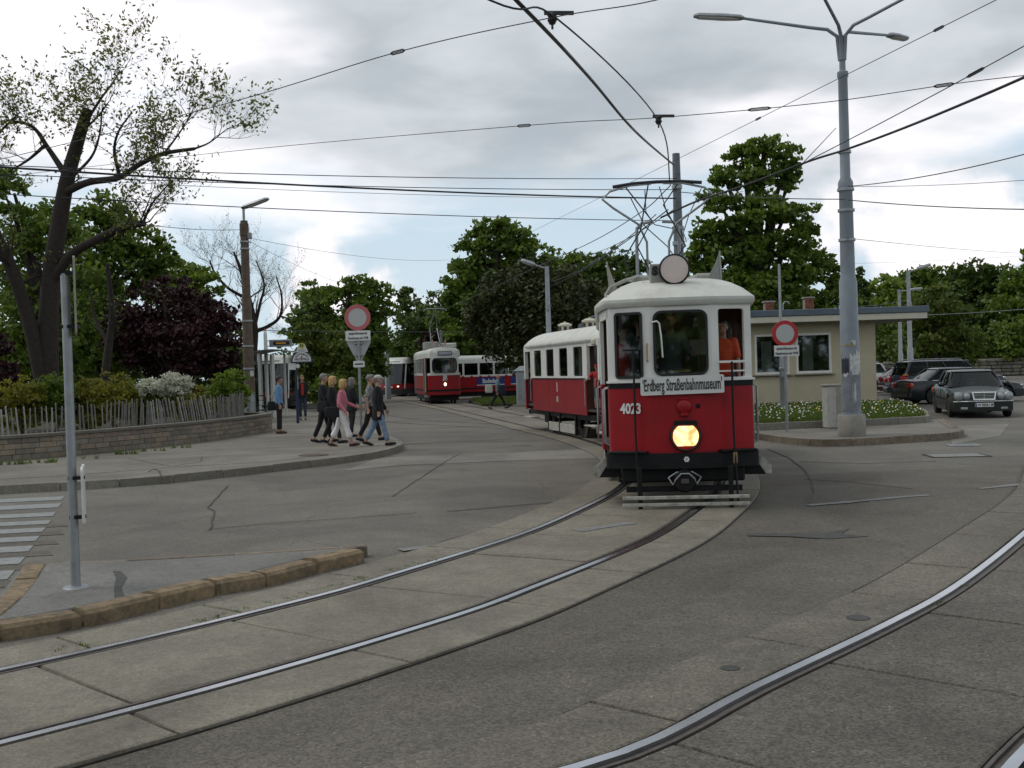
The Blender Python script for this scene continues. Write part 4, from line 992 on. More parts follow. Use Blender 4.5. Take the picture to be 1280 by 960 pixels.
# ---------------------------------------------------------------- 1960s tram in the background, its second section with the advertisements
def body_ring(y, w, zs, taper=1.0):
    """cross section of a rounded tram body at y: list of (x,z)"""
    return [(x * w, y, z) for x, z in zs]
def modern_box(L, w, z0, ze, crown, nose=.5, tail=.2):
    """rounded box hull as stations along y"""
    prof = [(-.93, z0), (-1, z0 + .08), (-1, z0 + .9), (-1, ze - .3), (-.985, ze), (-.90, ze + (crown - ze) * .55), (-.6, crown - .03), (0, crown), (.6, crown - .03), (.90, ze + (crown - ze) * .55), (.985, ze), (1, ze - .3), (1, z0 + .9), (1, z0 + .08), (.93, z0)]
    return prof
def e1(name, label, loc, rz, front=True, L=9.5):
    t = thing(name, label, 'tram', loc, rz)
    w = 1.10; prof = modern_box(L, w, .45, 2.55, 2.95)
    st = [(0, .80, .0), (.05, .87, .0), (.2, .94, .0), (1.6, 1.0, 0), (L, 1.0, 0)] if front else [(0, 1, 0), (L, 1, 0)]
    red_rings, = [[]]
    def shell(z0, z1, nm, mat, g=0.0):
        pts = [(x, z) for x, z in prof]
        R = []
        for y, k, _ in st:
            R.append([(sx * (w * k + g), y - (g if y == 0 else 0), z) for sx, z in ((-1, z0), (-1, z1), (1, z1), (1, z0))])
        return MB().rings(R).build(nm, mat, t, smooth=30)
    shell(.55, 1.47, 'red_body', mm('tram_red')); shell(1.48, 1.52, 'waist_strip', mm('tram_white'), .006)
    shell(.66, .76, 'dark_strip', mm('black'), .02); shell(.48, .545, 'red_skirt', mm('tram_red'), -.02)
    shell(1.522, 1.60, 'sill_band', mm('tram_white')); shell(2.38, 2.62, 'letterboard', mm('tram_white'))
    R = []
    for y, k, _ in st:
        R.append([(-w * k, y, 2.6), (-w * k * .97, y + .02, 2.72), (-w * k * .8, y + .12, 2.84), (-w * k * .4, y + .2, 2.90), (w * k * .4, y + .2, 2.90), (w * k * .8, y + .12, 2.84), (w * k * .97, y + .02, 2.72), (w * k, y, 2.6)])
    MB().rings(R).build('roof', mm('tram_roof'), t, smooth=45)
    n = int((L - 2.2) / 1.05)
    for sd in (-1, 1):
        k0 = 2.0 if front else .2
        n = int((L - k0) / 1.05)
        for i in range(n + 1):
            MB().box((sd * (w - .03), k0 + i * 1.05, 1.99), (.05, .13, .80)).build('window_post', mm('tram_white'), t)
        for i in range(n):
            f = MB().box((sd * (w - .03), k0 + (i + .5) * 1.05, 2.22), (.04, .92, .03)).build('window', mm('black'), t)
            MB().box((sd * (w - .035), k0 + (i + .5) * 1.05, 1.99), (.008, .93, .78)).build('pane', mm('glass_dark'), f)
    MB().box((0, L / 2 + .6, .85), (2.0, L - 1.5, .04)).build('floor', mm('dark_in'), t)
    MB().box((0, L - .1, 1.9), (2.1, .04, 1.3)).build('bulkhead', mm('dark_in'), t)
    for yy in ((1.3, 3.0) if front else (3.2, 4.9)) + (L - 1.2,):
        for sd in (-1, 1):
            MB().lathe([(0, 0), (.32, 0), (.33, .1), (0, .12)], (sd * .72, yy, .33), (sd, 0, 0), 20).build('wheel', mm('black'), t)
    MB().box((0, L / 2 + .2, .34), (1.9, L - .8, .3)).build('underframe', mm('black'), t)
    return t, w
te, w = e1('articulated_tram', 'red and white tram on route D facing the street, headlamp lit', (-3.85, 62.0, 0), .17)
# front: windscreen frame, two panes, destination box, lamp, route box, steps
fr = MB(); fr.frame(rect_like(1.80, .82, 4), rrect(1.58, .74, .22, 4), (0, -.03, 1.98), (1, 0, 0), (0, 0, 1), -.08); ff = fr.build('windscreen_frame', mm('tram_white'), te)
MB().frame(rrect(1.60, .76, .23, 4), rrect(1.52, .68, .19, 4), (0, -.035, 1.98), (1, 0, 0), (0, 0, 1), .03).build('window_seal', mm('rubber_seal'), ff)
for sx in (-1, 1): MB().box((sx * .39, .02, 1.98), (.75, .008, .72)).build('pane', mm('glass_refl') if sx > 0 else mm('glass'), ff)
MB().box((0, -.02, 1.98), (.03, .04, .72)).build('mullion', mm('rubber_seal'), ff)
db = MB().box((.05, -.0, 2.60), (.90, .16, .21), bev=.03).build('destination_box', mm('black'), te); MB().box((.05, -.085, 2.60), (.82, .01, .14)).build('destination_glass', M('pale_blind', (.42, .45, .50), .3), db)
lp = MB().lathe([(0, .05), (.10, .05), (.11, -.02), (.09, -.03), (0, -.035)], (0.02, -.0, 1.02), (0, 1, 0), 20).build('headlamp', mm('chrome'), te); MB().lathe([(0, 0), (.085, 0), (.06, -.02), (0, -.03)], (.02, -.035, 1.02), (0, 1, 0), 18).build('lens', mm('lamp_small'), lp)
text('4471', .20, mm('white_ink'), te, plane_m((0.02, -.025, 1.25), (1, 0, 0), (0, 0, 1)), name='fleet_number', sx=.8, bold=.006)
MB().lathe([(.09, 0), (.13, 0), (.13, -.01), (.09, -.01), (.09, 0)], (0.02, -.012, 1.41), (0, 1, 0), 18).build('emblem', mm('white_ink'), te)
rbx = MB().box((-.22, .35, 3.02), (.34, .1, .34), bev=.02).build('route_box', mm('black'), te)
MB().box((-.22, .295, 3.02), (.27, .01, .27)).build('route_plate', mm('white'), rbx); text('D', .24, mm('ink'), rbx, plane_m((-.22, .284, 3.02), (1, 0, 0), (0, 0, 1)), bold=.008, name='route_letter')
MB().box((.35, 1.2, 3.0), (1.1, 1.3, .26), bev=.06).build('roof_box', mm('tram_roof'), te); MB().box((-.5, 3.3, 3.05), (.9, 1.6, .42), bev=.04).build('roof_box', mm('roof_grey'), te)
for x, s_ in ((-.55, -1), (0.05, 1)):
    MB().extr([(0, 0), (.16 * s_, .0), (.13 * s_, .36)], (x, .5, 3.05), (1, 0, 0), (0, 0, 1), .012).build('pennant', M('red_white_flag', (.55, .32, .3), .7), te)
# doors on the side: dark folding leaves and the open front door
d0 = MB().box((-w - .0, .92, 1.45), (.05, .74, 1.86)).build('door', mm('dark_in'), te); MB().box((-w - .02, 1.15, 1.50), (.05, .20, 1.7)).build('door_leaf', mm('tram_white'), d0)
d1 = MB().box((-w - .01, 2.0, 1.45), (.05, 1.0, 1.86)).build('door', mm('tram_red'), te); MB().box((-w - .04, 2.0, 1.85), (.02, .8, .8)).build('pane', mm('glass_dark'), d1)
MB().box((-w - .04, 2.0, 1.1), (.02, .8, .6)).build('door_poster', M('green_poster', (.10, .22, .09), .6, var=.5, scale=3), d1)
MB().box((-w + .05, 1.0, .42), (.3, .9, .08)).build('step', mm('roof_grey'), te)
# half-pantographs
def half_panto(t, y, x=0.0, h=5.1, flip=1):
    MB().tube([(x - .3, y, 3.2), (x - .25, y + flip * 1.1, 4.1), (x - .05, y - flip * .2, h - .1)], .03, 6).build('collector_arm', mm('galv'), t)
    MB().tube([(x + .3, y, 3.2), (x + .25, y + flip * 1.1, 4.1), (x + .05, y - flip * .2, h - .1)], .03, 6).build('collector_arm', mm('galv'), t)
    MB().tube([(x - .8, y - flip * .2, h - .12), (x - .6, y - flip * .2, h), (x + .6, y - flip * .2, h), (x + .8, y - flip * .2, h - .12)], .03, 6).build('contact_bow', mm('galv'), t)
half_panto(te, 4.6)
te.scale = (.90, 1, 1.13)
tb, w = e1('tram_section', 'rear tram section with blue advertisement boards half hidden by the dark tree', (-4.7, 72.0, 0), -1.27, front=False, L=11.0)
MAT['ad_blue'] = M('advert_blue', (.015, .03, .17), .4, var=.05)
for i, (y, L_, s_, fs) in enumerate(((3.1, 1.9, 'Badedeal', .40), (5.7, 2.4, 'Baden-', .62), (8.9, 2.9, 'Sommer', .62))):
    a = MB().box((w + .012, y, 1.16), (.02, L_, .52)).build('advert_board', mm('ad_blue'), tb)
    MB().box((w + .014, y, .92), (.02, L_, .05)).build('advert_edge', mm('white_ink'), a)
    text(s_, fs, mm('white_ink'), a, plane_m((w + .026, y, 1.17), (0, 1, 0), (0, 0, 1)), sx=.8, bold=.012)
for i in range(24):
    if i % 2 == 0: MB().box((w + .012, .6 + i * .3, 1.49), (.02, .16, .12)).build('check_mark', mm('tram_red'), tb)

# ---------------------------------------------------------------- low-floor trams (rounded black-glass fronts)
def low_floor(name, label, loc, rz, L=11.0):
    t = thing(name, label, 'tram', loc, rz); w = 1.2
    def ring(y, k, sl, lo, hi, n=9):
        pts = []
        for i in range(n + 1):
            a = -PI / 2 + PI * i / n; x = math.sin(a); s_ = 1 if x > 0 else -1; x = s_ * abs(x) ** .35 * w * k; pts.append((x, hi))
        return pts
    def hull(z0, z1, nm, mat, f0, f1, g=0.0):
        """band of the hull between two heights; the nose slopes back: f(z) gives where it starts"""
        R = []
        for y, k in ((0, .62), (.12, .78), (.4, .90), (1.0, .98), (2.2, 1.0), (L, 1.0)):
            kk = k * w + g
            R.append([(-kk, y + f0 * (1 if y < 2 else 0), z0), (-kk, y + f1 * (1 if y < 2 else 0), z1), (kk, y + f1 * (1 if y < 2 else 0), z1), (kk, y + f0 * (1 if y < 2 else 0), z0)])
        return MB().rings(R).build(nm, mat, t, smooth=35)
    hull(.18, .62, 'bumper', M('charcoal_bumper', (.03, .03, .033), .5), 0.0, -.03, .02)
    hull(.62, 1.02, 'red_band', mm('tram_red'), 0.0, .04)
    hull(1.02, 2.62, 'glass_front', M('black_glass', (.012, .014, .015), .08, spec=.8), .045, .55)
    hull(2.62, 2.95, 'roof_band', mm('tram_white'), .50, .75, .015)
    hull(2.95, 3.12, 'roof', mm('tram_roof'), .9, 1.3, -.08)
    for x in (-.55, .55):
        MB().ell((x, .03, .82), (.09, .05, .05), 10, 6).build('headlamp', mm('lamp_small') if x > 0 else mm('chrome'), t)
    MB().box((0, -.01, .78), (.22, .03, .12)).build('number_plate', mm('white'), t)
    for sd in (-1, 1):
        MB().tube([(sd * .98, .28, .64), (sd * 1.02, .38, 1.2), (sd * 1.02, .72, 2.3), (sd * .95, .95, 2.75)], [.07, .06, .06, .1], 8).build('corner_pillar', mm('tram_white'), t, smooth=60)
        MB().box((sd * 1.205, 3.2, 1.02), (.012, 1.8, 1.4)).build('door', mm('glass_dark'), t)
        MB().tube([(sd * 1.15, .6, 2.3), (sd * 1.45, .3, 2.2)], .02, 6).build('mirror_arm', mm('black'), t); MB().box((sd * 1.45, .28, 2.0), (.10, .06, .34), bev=.02).build('mirror', mm('black'), t)
        MB().box((sd * 1.205, 6.5, .9), (.012, 4, .5)).build('side_panel', mm('tram_red'), t)
    MB().box((0, .62, 2.72), (1.1, .06, .16)).build('destination_display', M('amber_display', (.25, .17, .06), .4), t)
    MB().tube([(0, .3, 1.06), (.2, .42, 1.5)], .012, 5).build('wiper', mm('black'), t)
    return t
low_floor('low_floor_tram', 'white and red low-floor tram with black glass front behind route D', (-9.5, 85, 0), -.22)
low_floor('low_floor_tram', 'red and grey low-floor tram standing behind the glass shelter', (-13.6, 60.5, 0), .10)
half_panto([o for o in COL.objects if o.name.startswith('low_floor_tram') and o.parent is None][0], 5.0)
# ================================================================== building, poles, signs, wires, wall, fence, shelter, cabinets
# ---- flat-roofed building behind the lawn
MAT['render'] = M('beige_render', (.50, .44, .305), .9, var=.06, scale=1.3, bump=.25, bscale=120, dirt=(.36, .31, .2), dirt_amt=.4, dscale=.8)
MAT['fascia'] = M('cream_fascia', (.58, .55, .44), .7, var=.06, scale=2, dirt=(.38, .34, .25), dirt_amt=.5, dscale=2)
MAT['roof_sheet'] = M('blue_grey_sheet', (.085, .115, .14), .5, var=.15, scale=2)
MAT['brick'] = M('red_brick', (.22, .075, .045), .9, var=.25, scale=10, rand=.25)
MAT['soffit'] = M('soffit_grey', (.36, .36, .34), .8, var=.06)
BY = 40.0
bl = thing('flat_roofed_building', 'single-storey beige building with wide flat roof beside the big mast', 'building', (0, 0, 0))
X0, X1 = 3.0, 13.5
zt = 3.25
holes = [(9.02, 10.30, 1.42, 2.90), (10.55, 11.86, 1.42, 2.90), (6.2, 7.5, 1.42, 2.9)]
mb = MB(); mb.box(((X0 + X1) / 2, BY + .12, .72), (X1 - X0, .24, 1.40)); mb.build('wall_base', mm('render'), bl)
xs = sorted([(h[0], h[1]) for h in holes]); cur = X0
for a, b in xs + [(X1, X1)]:
    if a > cur: MB().box(((cur + a) / 2, BY + .12, 2.16), (a - cur, .24, 1.48)).build('wall_pier', mm('render'), bl)
    cur = b
MB().box(((X0 + X1) / 2, BY + .12, 3.10), (X1 - X0, .24, .40)).build('wall_top', mm('render'), bl)
MB().box((X1 - .12, BY + 3.6, 1.65), (.24, 6.7, 3.3)).build('side_wall', mm('render'), bl)
MB().box(((X0 + X1) / 2, BY + 7.1, 1.65), (X1 - X0, .24, 3.3)).build('back_wall', mm('render'), bl)
for (a, b, z0, z1) in holes:
    w, h = b - a, z1 - z0; c = ((a + b) / 2, BY + .10, (z0 + z1) / 2)
    f = MB().frame(rect_like(w, h, 0), rect_like(w - .16, h - .16, 0), c, (1, 0, 0), (0, 0, 1), .09).build('window', mm('white'), bl)
    MB().box((c[0], BY + .13, c[2]), (w - .14, .01, h - .14)).build('pane', mm('glass_refl'), f)
    MB().box((c[0], BY - .05, z0 - .04), (w + .16, .26, .05), bev=.01).build('sill', mm('concrete'), f)
    MB().box((c[0] - w * .1, BY + .35, c[2] - .1), (w * .3, .02, h * .8)).build('curtain', M('net_curtain', (.4, .4, .36), .9, var=.2, scale=8), f)
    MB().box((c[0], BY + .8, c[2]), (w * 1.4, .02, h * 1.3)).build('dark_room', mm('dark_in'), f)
# roof slab with eaves all round, wide canopy to the right
RX1 = 15.10
MB().box(((X0 + RX1) / 2, BY + 3.2, 3.40), (RX1 - X0, 8.2, .22), bev=.01).build('roof_fascia', mm('fascia'), bl)
MB().box(((X0 + RX1) / 2 + .02, BY + 3.2, 3.63), (RX1 - X0 + .10, 8.3, .235), bev=.02).build('roof_edge', mm('roof_sheet'), bl)
MB().box(((X0 + RX1) / 2, BY + 3.2, 3.280), (RX1 - X0 - .1, 8.0, .016)).build('soffit', mm('soffit'), bl)
for k in range(5): MB().box((14.3, BY - .6 + k * 1.6, 3.265), (1.5, .03, .012)).build('soffit_joint', mm('dark_in'), bl)
MB().cyl((15.0, BY + 6.8, .0), (15.0, BY + 6.8, 3.3), .06, n=10).build('canopy_post', mm('galv'), bl)
for px, top in ((961, 378), (1010.5, 373)):
    c = at(px, 390, 44.5); zt_ = zat(px, top, 44.5)
    ch = MB().box((c.x, 44.5, (3.7 + zt_) / 2), (.36, .36, zt_ - 3.7)).build('chimney', M('mortar', (.24, .2, .17), .9), bl)
    z = 3.76; k = 0
    while z < zt_ - .02:
        for i in range(2):
            MB().box((c.x + (-.095 if i == 0 else .095) * (1 if k % 2 else .8), 44.5 - .19, z + .033), (.175, .05, .058), bev=.006).build('brick', mm('brick'), ch)
        z += .072; k += 1
    MB().box((c.x, 44.5, zt_ + .02), (.46, .46, .06), bev=.01).build('chimney_cap', mm('concrete'), ch)
v = at(968, 388, 43)
MB().lathe([(0, 0), (.22, 0), (.24, .1), (.1, .16), (0, .17)], (v.x, 43, 3.74), (0, 0, 1), 16).build('roof_vent', mm('plate'), bl)
MB().tube([(v.x + .35, 43, 3.7), (v.x + .35, 43, 4.15), (v.x + .42, 43, 4.25), (v.x + .55, 43, 4.25), (v.x + .6, 43, 4.15)], .025, 8).build('vent_pipe', mm('galv'), bl)

# ---- the tall lamp mast on its concrete drum
g = G(1065, 545, PAVE)
mast = thing('lamp_mast', 'tall grey tapered steel lamp mast with torn posters on a concrete drum', 'lamp post', (g.x, g.y, PAVE))
D0 = g.y
def mz(py): return zat(1060, py, D0) - PAVE
r1 = .215
MB().lathe([(0, 0), (.30, 0), (.31, .03), (.31, .46), (.29, .50), (0, .50)], (0, 0, 0), (0, 0, 1), 36).build('concrete_base', mm('concrete'), mast, smooth=35)
MB().lathe([(.0, .50), (.24, .50), (.24, .525), (r1, .53), (r1 * .93, mz(352)), (.165, mz(345)), (.165, mz(340)), (.150, mz(240)), (.17, mz(238)), (.17, mz(228)), (.115, mz(222)), (.105, mz(98)), (.125, mz(96)), (.125, mz(90)), (.07, mz(88)), (.065, mz(45)), (0, mz(45))], (0, 0, 0), (0, 0, 1), 28).build('pole', mm('mast'), mast, smooth=35)
for py in (237, 263, 190, 300): MB().lathe([(.1, -.03), (.19 if py > 230 else .145, -.03), (.19 if py > 230 else .145, .03), (.1, .03)], (0, 0, mz(py)), (0, 0, 1), 20).build('clamp_band', mm('galv'), mast)
top = mz(48)
def lamp_head(t, a, b, w=.12, h=.09):
    a, b = Vector(a), Vector(b); d = (b - a).normalized(); s = d.cross(Vector((0, 0, 1))).normalized(); u = s.cross(d); L = (b - a).length
    R = []
    for f, k in ((0, .5), (.08, .85), (.4, 1), (.9, .9), (1, .5)):
        p = a + d * L * f; R.append([p + s * w * k * math.cos(q) + u * h * (1.0 if math.sin(q) > 0 else .55) * math.sin(q) * k for q in np.linspace(0, 2 * PI, 13)[:-1]])
    hd = MB().rings(R).build('lamp_head', mm('galv'), t, smooth=50)
    gl = []
    for f, k in ((.12, .6), (.4, .85), (.9, .7)):
        p = a + d * L * f - u * h * .30; gl.append([p + s * w * k * math.cos(q) + u * h * .45 * math.sin(q) * k for q in np.linspace(0, 2 * PI, 13)[:-1]])
    MB().rings(gl).build('lamp_glass', M('lamp_diffuser', (.55, .56, .55), .25), hd)
for dx, dy, ln, rise, hl in ((-1, .05, 2.2, .28, 1.15), (.86, .9, 2.5, .30, 1.0), (-.55, -1, 3.0, .35, 1.1), (.75, -1, 3.2, .45, 1.1)):
    d = Vector((dx, dy, 0)).normalized()
    pts = [Vector((0, 0, top - .5)) + d * .05, Vector((0, 0, top + .05)) + d * .10, Vector((0, 0, top + .22)) + d * .32, Vector((0, 0, top + .28)) + d * .7, Vector((0, 0, top + .28 + rise)) + d * ln]
    MB().tube(pts, [.05, .045, .04, .038, .032], 10).build('arm', mm('mast'), mast, smooth=60)
    lamp_head(mast, pts[-1], pts[-1] + d * hl + Vector((0, 0, .10)), .14, .09)
# torn paper and old paste round the mast
MAT['paper'] = M('torn_paper', (.55, .56, .56), .9, var=.25, scale=12, dirt=(.25, .26, .27), dirt_amt=.6, dscale=9)
MAT['paper_dark'] = M('black_paper', (.03, .035, .045), .8, var=.3, scale=8)
MAT['paste'] = M('paste_remains', (.30, .26, .19), .9, var=.4, scale=15)
def wrap(a0, a1, zlo, zhi, mat, seed, jag=.06):
    rnd = random.Random(seed); mb = MB(); n = 12; vs_ = []; fs = []
    for i in range(n + 1):
        a = a0 + (a1 - a0) * i / n; lo = zlo + rnd.uniform(-jag, jag); hi = zhi + rnd.uniform(-jag, jag); r = r1 * .99 + .004 + rnd.uniform(0, .004)
        r = r1 * (1 - .07 * (zlo - .5) / 3) + .006 + rnd.uniform(0, .004)
        vs_ += [(r * math.cos(a), r * math.sin(a), lo), (r * math.cos(a), r * math.sin(a), hi)]
    for i in range(n): fs.append((2 * i, 2 * i + 2, 2 * i + 3, 2 * i + 1))
    mb.add(vs_, fs); return mb.build('torn_poster', mat, mast, fixn=False)
wrap(-2.9, -.2, mz(512), mz(468), M('old_poster_grey', (.20, .215, .235), .8, var=.2, scale=8), 1)
wrap(-1.9, -.5, mz(467), mz(445), mm('paper'), 2, .09); wrap(-2.9, -2.0, mz(467), mz(448), mm('paper_dark'), 3, .03)
wrap(-1.5, -.4, mz(455), mz(440), mm('paper'), 4, .12); wrap(-2.8, -1.2, mz(433), mz(429), mm('paste'), 5, .03); wrap(-1.7, -1.2, mz(431), mz(426), mm('paper'), 6, .03)
wrap(-1.7, -1.3, mz(500), mz(478), mm('paper'), 7, .12); wrap(-2.6, -.4, mz(470), mz(466), mm('paper'), 8, .03)
# ---- small electrical cabinet beside it
g = G(1049, 536, PAVE)
cab = thing('utility_cabinet', 'narrow pale stone-grey utility cabinet just behind the big mast', 'cabinet', (g.x + .05, g.y + .2, PAVE), .1)
MB().box((0, 0, .56), (.72, .34, 1.06), bev=.012).build('body', M('pale_cabinet', (.42, .42, .38), .8, var=.12, scale=6, dirt=(.25, .25, .22), dirt_amt=.6, dscale=9), cab)
MB().box((0, 0, 1.115), (.78, .40, .05), bev=.01).build('lid', mm('concrete'), cab); MB().box((0, 0, .015), (.68, .3, .03)).build('plinth', mm('concrete'), cab)
MB().box((.1, -.172, .60), (.44, .01, .9), bev=.003).build('door', mm('concrete'), cab)
# ---- thin pole in the lawn
g = G(1006, 518, .25)
tp = thing('thin_mast', 'slim grey two-stage steel pole standing in the lawn', 'pole', (g.x, 35.5, .27))
zt_ = zat(1002, 330, 35.5) - .27
MB().lathe([(0, 0), (.085, 0), (.08, 1.3), (.095, 1.32), (.095, 1.4), (.07, 1.42), (.06, 2.8), (.045, 2.9), (.04, zt_), (0, zt_ + .03)], n=14).build('pole', mm('galv'), tp, smooth=40)
MB().box((0, -.09, 1.2), (.10, .03, .2)).build('hatch', mm('mast'), tp)

# ---- no-vehicles sign on the right
def ring_sign(t, c, R, red, face, U=(1, 0, 0), back=True):
    c = Vector(c); U = Vector(U).normalized(); N = U.cross(Vector((0, 0, 1))).normalized()   # N towards -y for U=+x
    d = MB().lathe([(0, -.015), (R, -.015), (R, 0), (R * .985, .004), (0, .004)], c, N, 48).build('sign_disc', red, t, smooth=30)
    MB().lathe([(0, .0045), (R * .70, .0045), (R * .70, .007), (0, .007)], c, N, 48).build('sign_face', face, d)
    return d
g = G(984, 539, PAVE); D = g.y
s1 = thing('traffic_sign', 'round red-ringed no-vehicles sign with bright red ring on the lawn edge', 'traffic sign', (g.x, g.y, PAVE))
def z1(py): return zat(981, py, D) - PAVE
MB().lathe([(0, 0), (.034, 0), (.034, z1(400)), (0, z1(400) + .02)], (0, 0, 0), n=14).build('post', mm('galv'), s1, smooth=40)
xo = at(980.5, 417, D).x - g.x; face_m = M('grey_sign_face', (.44, .45, .44), .5, var=.04)
ring_sign(s1, (xo, -.06, z1(417)), 16.3 * D / FPX, mm('red_sign'), face_m)
hp = 13.5 * D / FPX; wp = 31 * D / FPX; zc = z1(438.5)
pl = MB().extr(rrect(wp, hp, .015, 3), (xo + .03, -.055, zc), (1, 0, 0), (0, 0, 1), .012).build('plate', mm('plate'), s1)
for i, tx in enumerate(('ausgen.Fahrzeuge mit', 'Genehmigung der WVB')):
    text(tx, .098, mm('ink'), pl, plane_m((xo + .03, -.0695, zc + (.058 if i == 0 else -.066)), (1, 0, 0), (0, 0, 1)), sx=.60, bold=.002)
for z in (417, 438): MB().box((0, -.02, z1(z)), (.12, .09, .03)).build('bracket', mm('galv'), s1)
# ---- no-vehicles sign on the left pavement, with a yield sign seen from behind
g = G(452, 549, PAVE); D = g.y
s2 = thing('traffic_sign', 'bleached pink-ringed no-vehicles sign above a triangular sign seen from behind', 'traffic sign', (g.x, g.y, PAVE))
def z2(py): return zat(452, py, D) - PAVE
MB().lathe([(0, 0), (.034, 0), (.034, z2(383)), (0, z2(383) + .02)], n=14).build('post', mm('galv'), s2, smooth=40)
ring_sign(s2, (0, -.06, z2(397)), 16.2 * D / FPX, mm('pink_sign'), face_m)
wp, hp, zc = 31 * D / FPX, 12.5 * D / FPX, z2(419.5)
pl = MB().extr(rrect(wp, hp, .015, 3), (0, -.055, zc), (1, 0, 0), (0, 0, 1), .012).build('plate', mm('plate'), s2)
for i, tx in enumerate(('ausgen.Fahrzeuge mit', 'Genehmigung der WVB')):
    text(tx, .098, mm('ink'), pl, plane_m((0, -.0695, zc + (.06 if i == 0 else -.068)), (1, 0, 0), (0, 0, 1)), sx=.58, bold=.002)
k = 15.5 * D / FPX; tri = [(-k, .0), (-k + .03, .03), (k - .03, .03), (k, 0), (.03, -1.75 * k), (-.03, -1.75 * k)]
MB().extr(tri, (0, .055, z2(427)), (1, 0, 0), (0, 0, 1), .012).build('sign_back', M('aluminium_back', (.40, .40, .40), .6, var=.08), s2)
MB().extr(rrect(14 * D / FPX, 8 * D / FPX, .03, 3), (0, -.045, z2(455)), (1, 0, 0), (0, 0, 1), .012).build('plate', mm('plate'), s2)
MB().box((0, -.060, z2(455)), (.22, .004, .035)).build('plate_print', mm('ink'), s2)
for py in (397, 419, 429, 444, 455): MB().box((0, 0, z2(py)), (.24, .09, .022)).build('bracket', mm('galv'), s2)
# ---- grey post on the island, its two signs seen edge-on
g = G(95, 734, .115); D = g.y
s3 = thing('sign_post', 'plain grey post on the brown-kerbed island carrying two signs seen edge-on', 'sign post', (g.x, g.y, .112))
def z3(py): return zat(88, py, D) - .112
MB().lathe([(0, 0), (.11, 0), (.10, .012), (.042, .02), (.040, .05), (.038, z3(342)), (0, z3(340))], n=18).build('post', mm('galv'), s3, smooth=40)
nrm = Vector((-.985, .17, 0))       # the boards lie almost in the line of sight
for za, zb_, off, wd, nm in ((z3(655), z3(583), .075, .50, 'sign_board'), (z3(420), z3(322), .062, .42, 'sign_board')):
    h = zb_ - za
    b = MB().extr(rrect(wd, h, .04, 3), (off, .02, (za + zb_) / 2), (-.36 if za < 1 else -.40, 1, 0), (0, 0, 1), .018).build(nm, mm('plate') if za < 1 else mm('concrete'), s3)
    for f in (.12, .8): MB().box((off * .5, 0, za + h * f), (.12, .07, .03)).build('bracket', mm('black'), b)

# ---- overhead poles
def tapered_pole(name, label, x, y, z0, h, r0, r1, mat, bands=(), cat='pole'):
    t = thing(name, label, cat, (x, y, z0))
    MB().lathe([(0, 0), (r0, 0), ((r0 + r1) / 2, h * .5), (r1, h), (0, h + .02)], n=20).build('pole', mat, t, smooth=40)
    for z, r in bands: MB().lathe([(r0 * .5, -.05), (r, -.05), (r, .05), (r0 * .5, .05)], (0, 0, z), n=18).build('band', mm('galv'), t)
    return t
p = at(848, 300, 29.0)
h = zat(845, 192, 29.0)
MAT['pole_grey'] = M('weathered_pole', (.135, .15, .165), .7, var=.2, scale=5)
cp = tapered_pole('overhead_line_pole', 'thick grey pole for the overhead line rising just behind the museum tram', p.x, 29.0, 0, h, .19, .10, mm('pole_grey'), [(h - .9, .14), (h - 2.0, .16), (h - 2.4, .16), (h - 2.8, .17)])
MB().box((.18, -.05, h - 3.6), (.10, .12, 1.6), bev=.02).build('cable_box', mm('roof_grey'), cp)
for k, (a, b) in enumerate((((-.9, -.3, h - 1.0), (.1, 0, h - 1.9)), ((-.5, -.2, h - .9), (.0, -.2, h - 2.6)), ((.6, -.3, h - 1.0), (.1, -.2, h - 2.4)), ((-1.3, -.4, h - 1.2), (-.1, -.2, h - 2.9)))):
    a, b = Vector(a), Vector(b); m_ = (a + b) / 2 + Vector((-.25 if k % 2 == 0 else .35, 0, -.45))
    MB().tube([a, a.lerp(m_, .5) + Vector((-.1, 0, -.12)), m_, m_.lerp(b, .5) + Vector((.08, 0, -.1)), b], .014, 6).build('jumper_cable', mm('wire'), cp, smooth=60)
# brown pole with lamp at the left
y = 38.6; p = at(309, 400, y); h = zat(305, 276, y)
bp = thing('lamp_post', 'rust-brown thick lamp post with collars behind the end of the low wall', 'lamp post', (p.x, y, .3))
h -= .3
MB().lathe([(0, 0), (.20, 0), (.195, 1.2), (.19, 2.1)], n=20).build('pole_foot', mm('galv'), bp, smooth=40)
MB().lathe([(0, 1.05), (.2, 1.05), (.19, 2.2), (.165, h * .62), (.15, h * .63), (.145, h - .55), (.16, h - .54), (.16, h - .1), (.13, h - .08), (.13, h), (0, h)], n=20).build('pole', M('rusty_brown_pole', (.105, .072, .052), .8, var=.3, scale=6, dirt=(.14, .12, .1), dirt_amt=.6, dscale=5), bp, smooth=40)
for z in (1.9, 2.7, 3.6, h - 1.0, h - .75): MB().lathe([(.1, -.03), (.205 if z < 4 else .17, -.03), (.205 if z < 4 else .17, .03), (.1, .03)], (0, 0, z), n=18).build('collar', mm('galv'), bp)
MB().cyl((0, 0, h - .1), (0, 0, h + .45), .045, n=10).build('lamp_stem', mm('galv'), bp)
lamp_head(bp, (-.05, 0, h + .44), (.95, -.2, h + .72), .17, .10)
MB().box((.2, -.05, h - .55), (.16, .14, .22), bev=.02).build('junction_box', mm('galv'), bp)
MB().box((.14, -.17, 1.72), (.14, .01, .2)).build('paper_scrap', mm('paper'), bp)
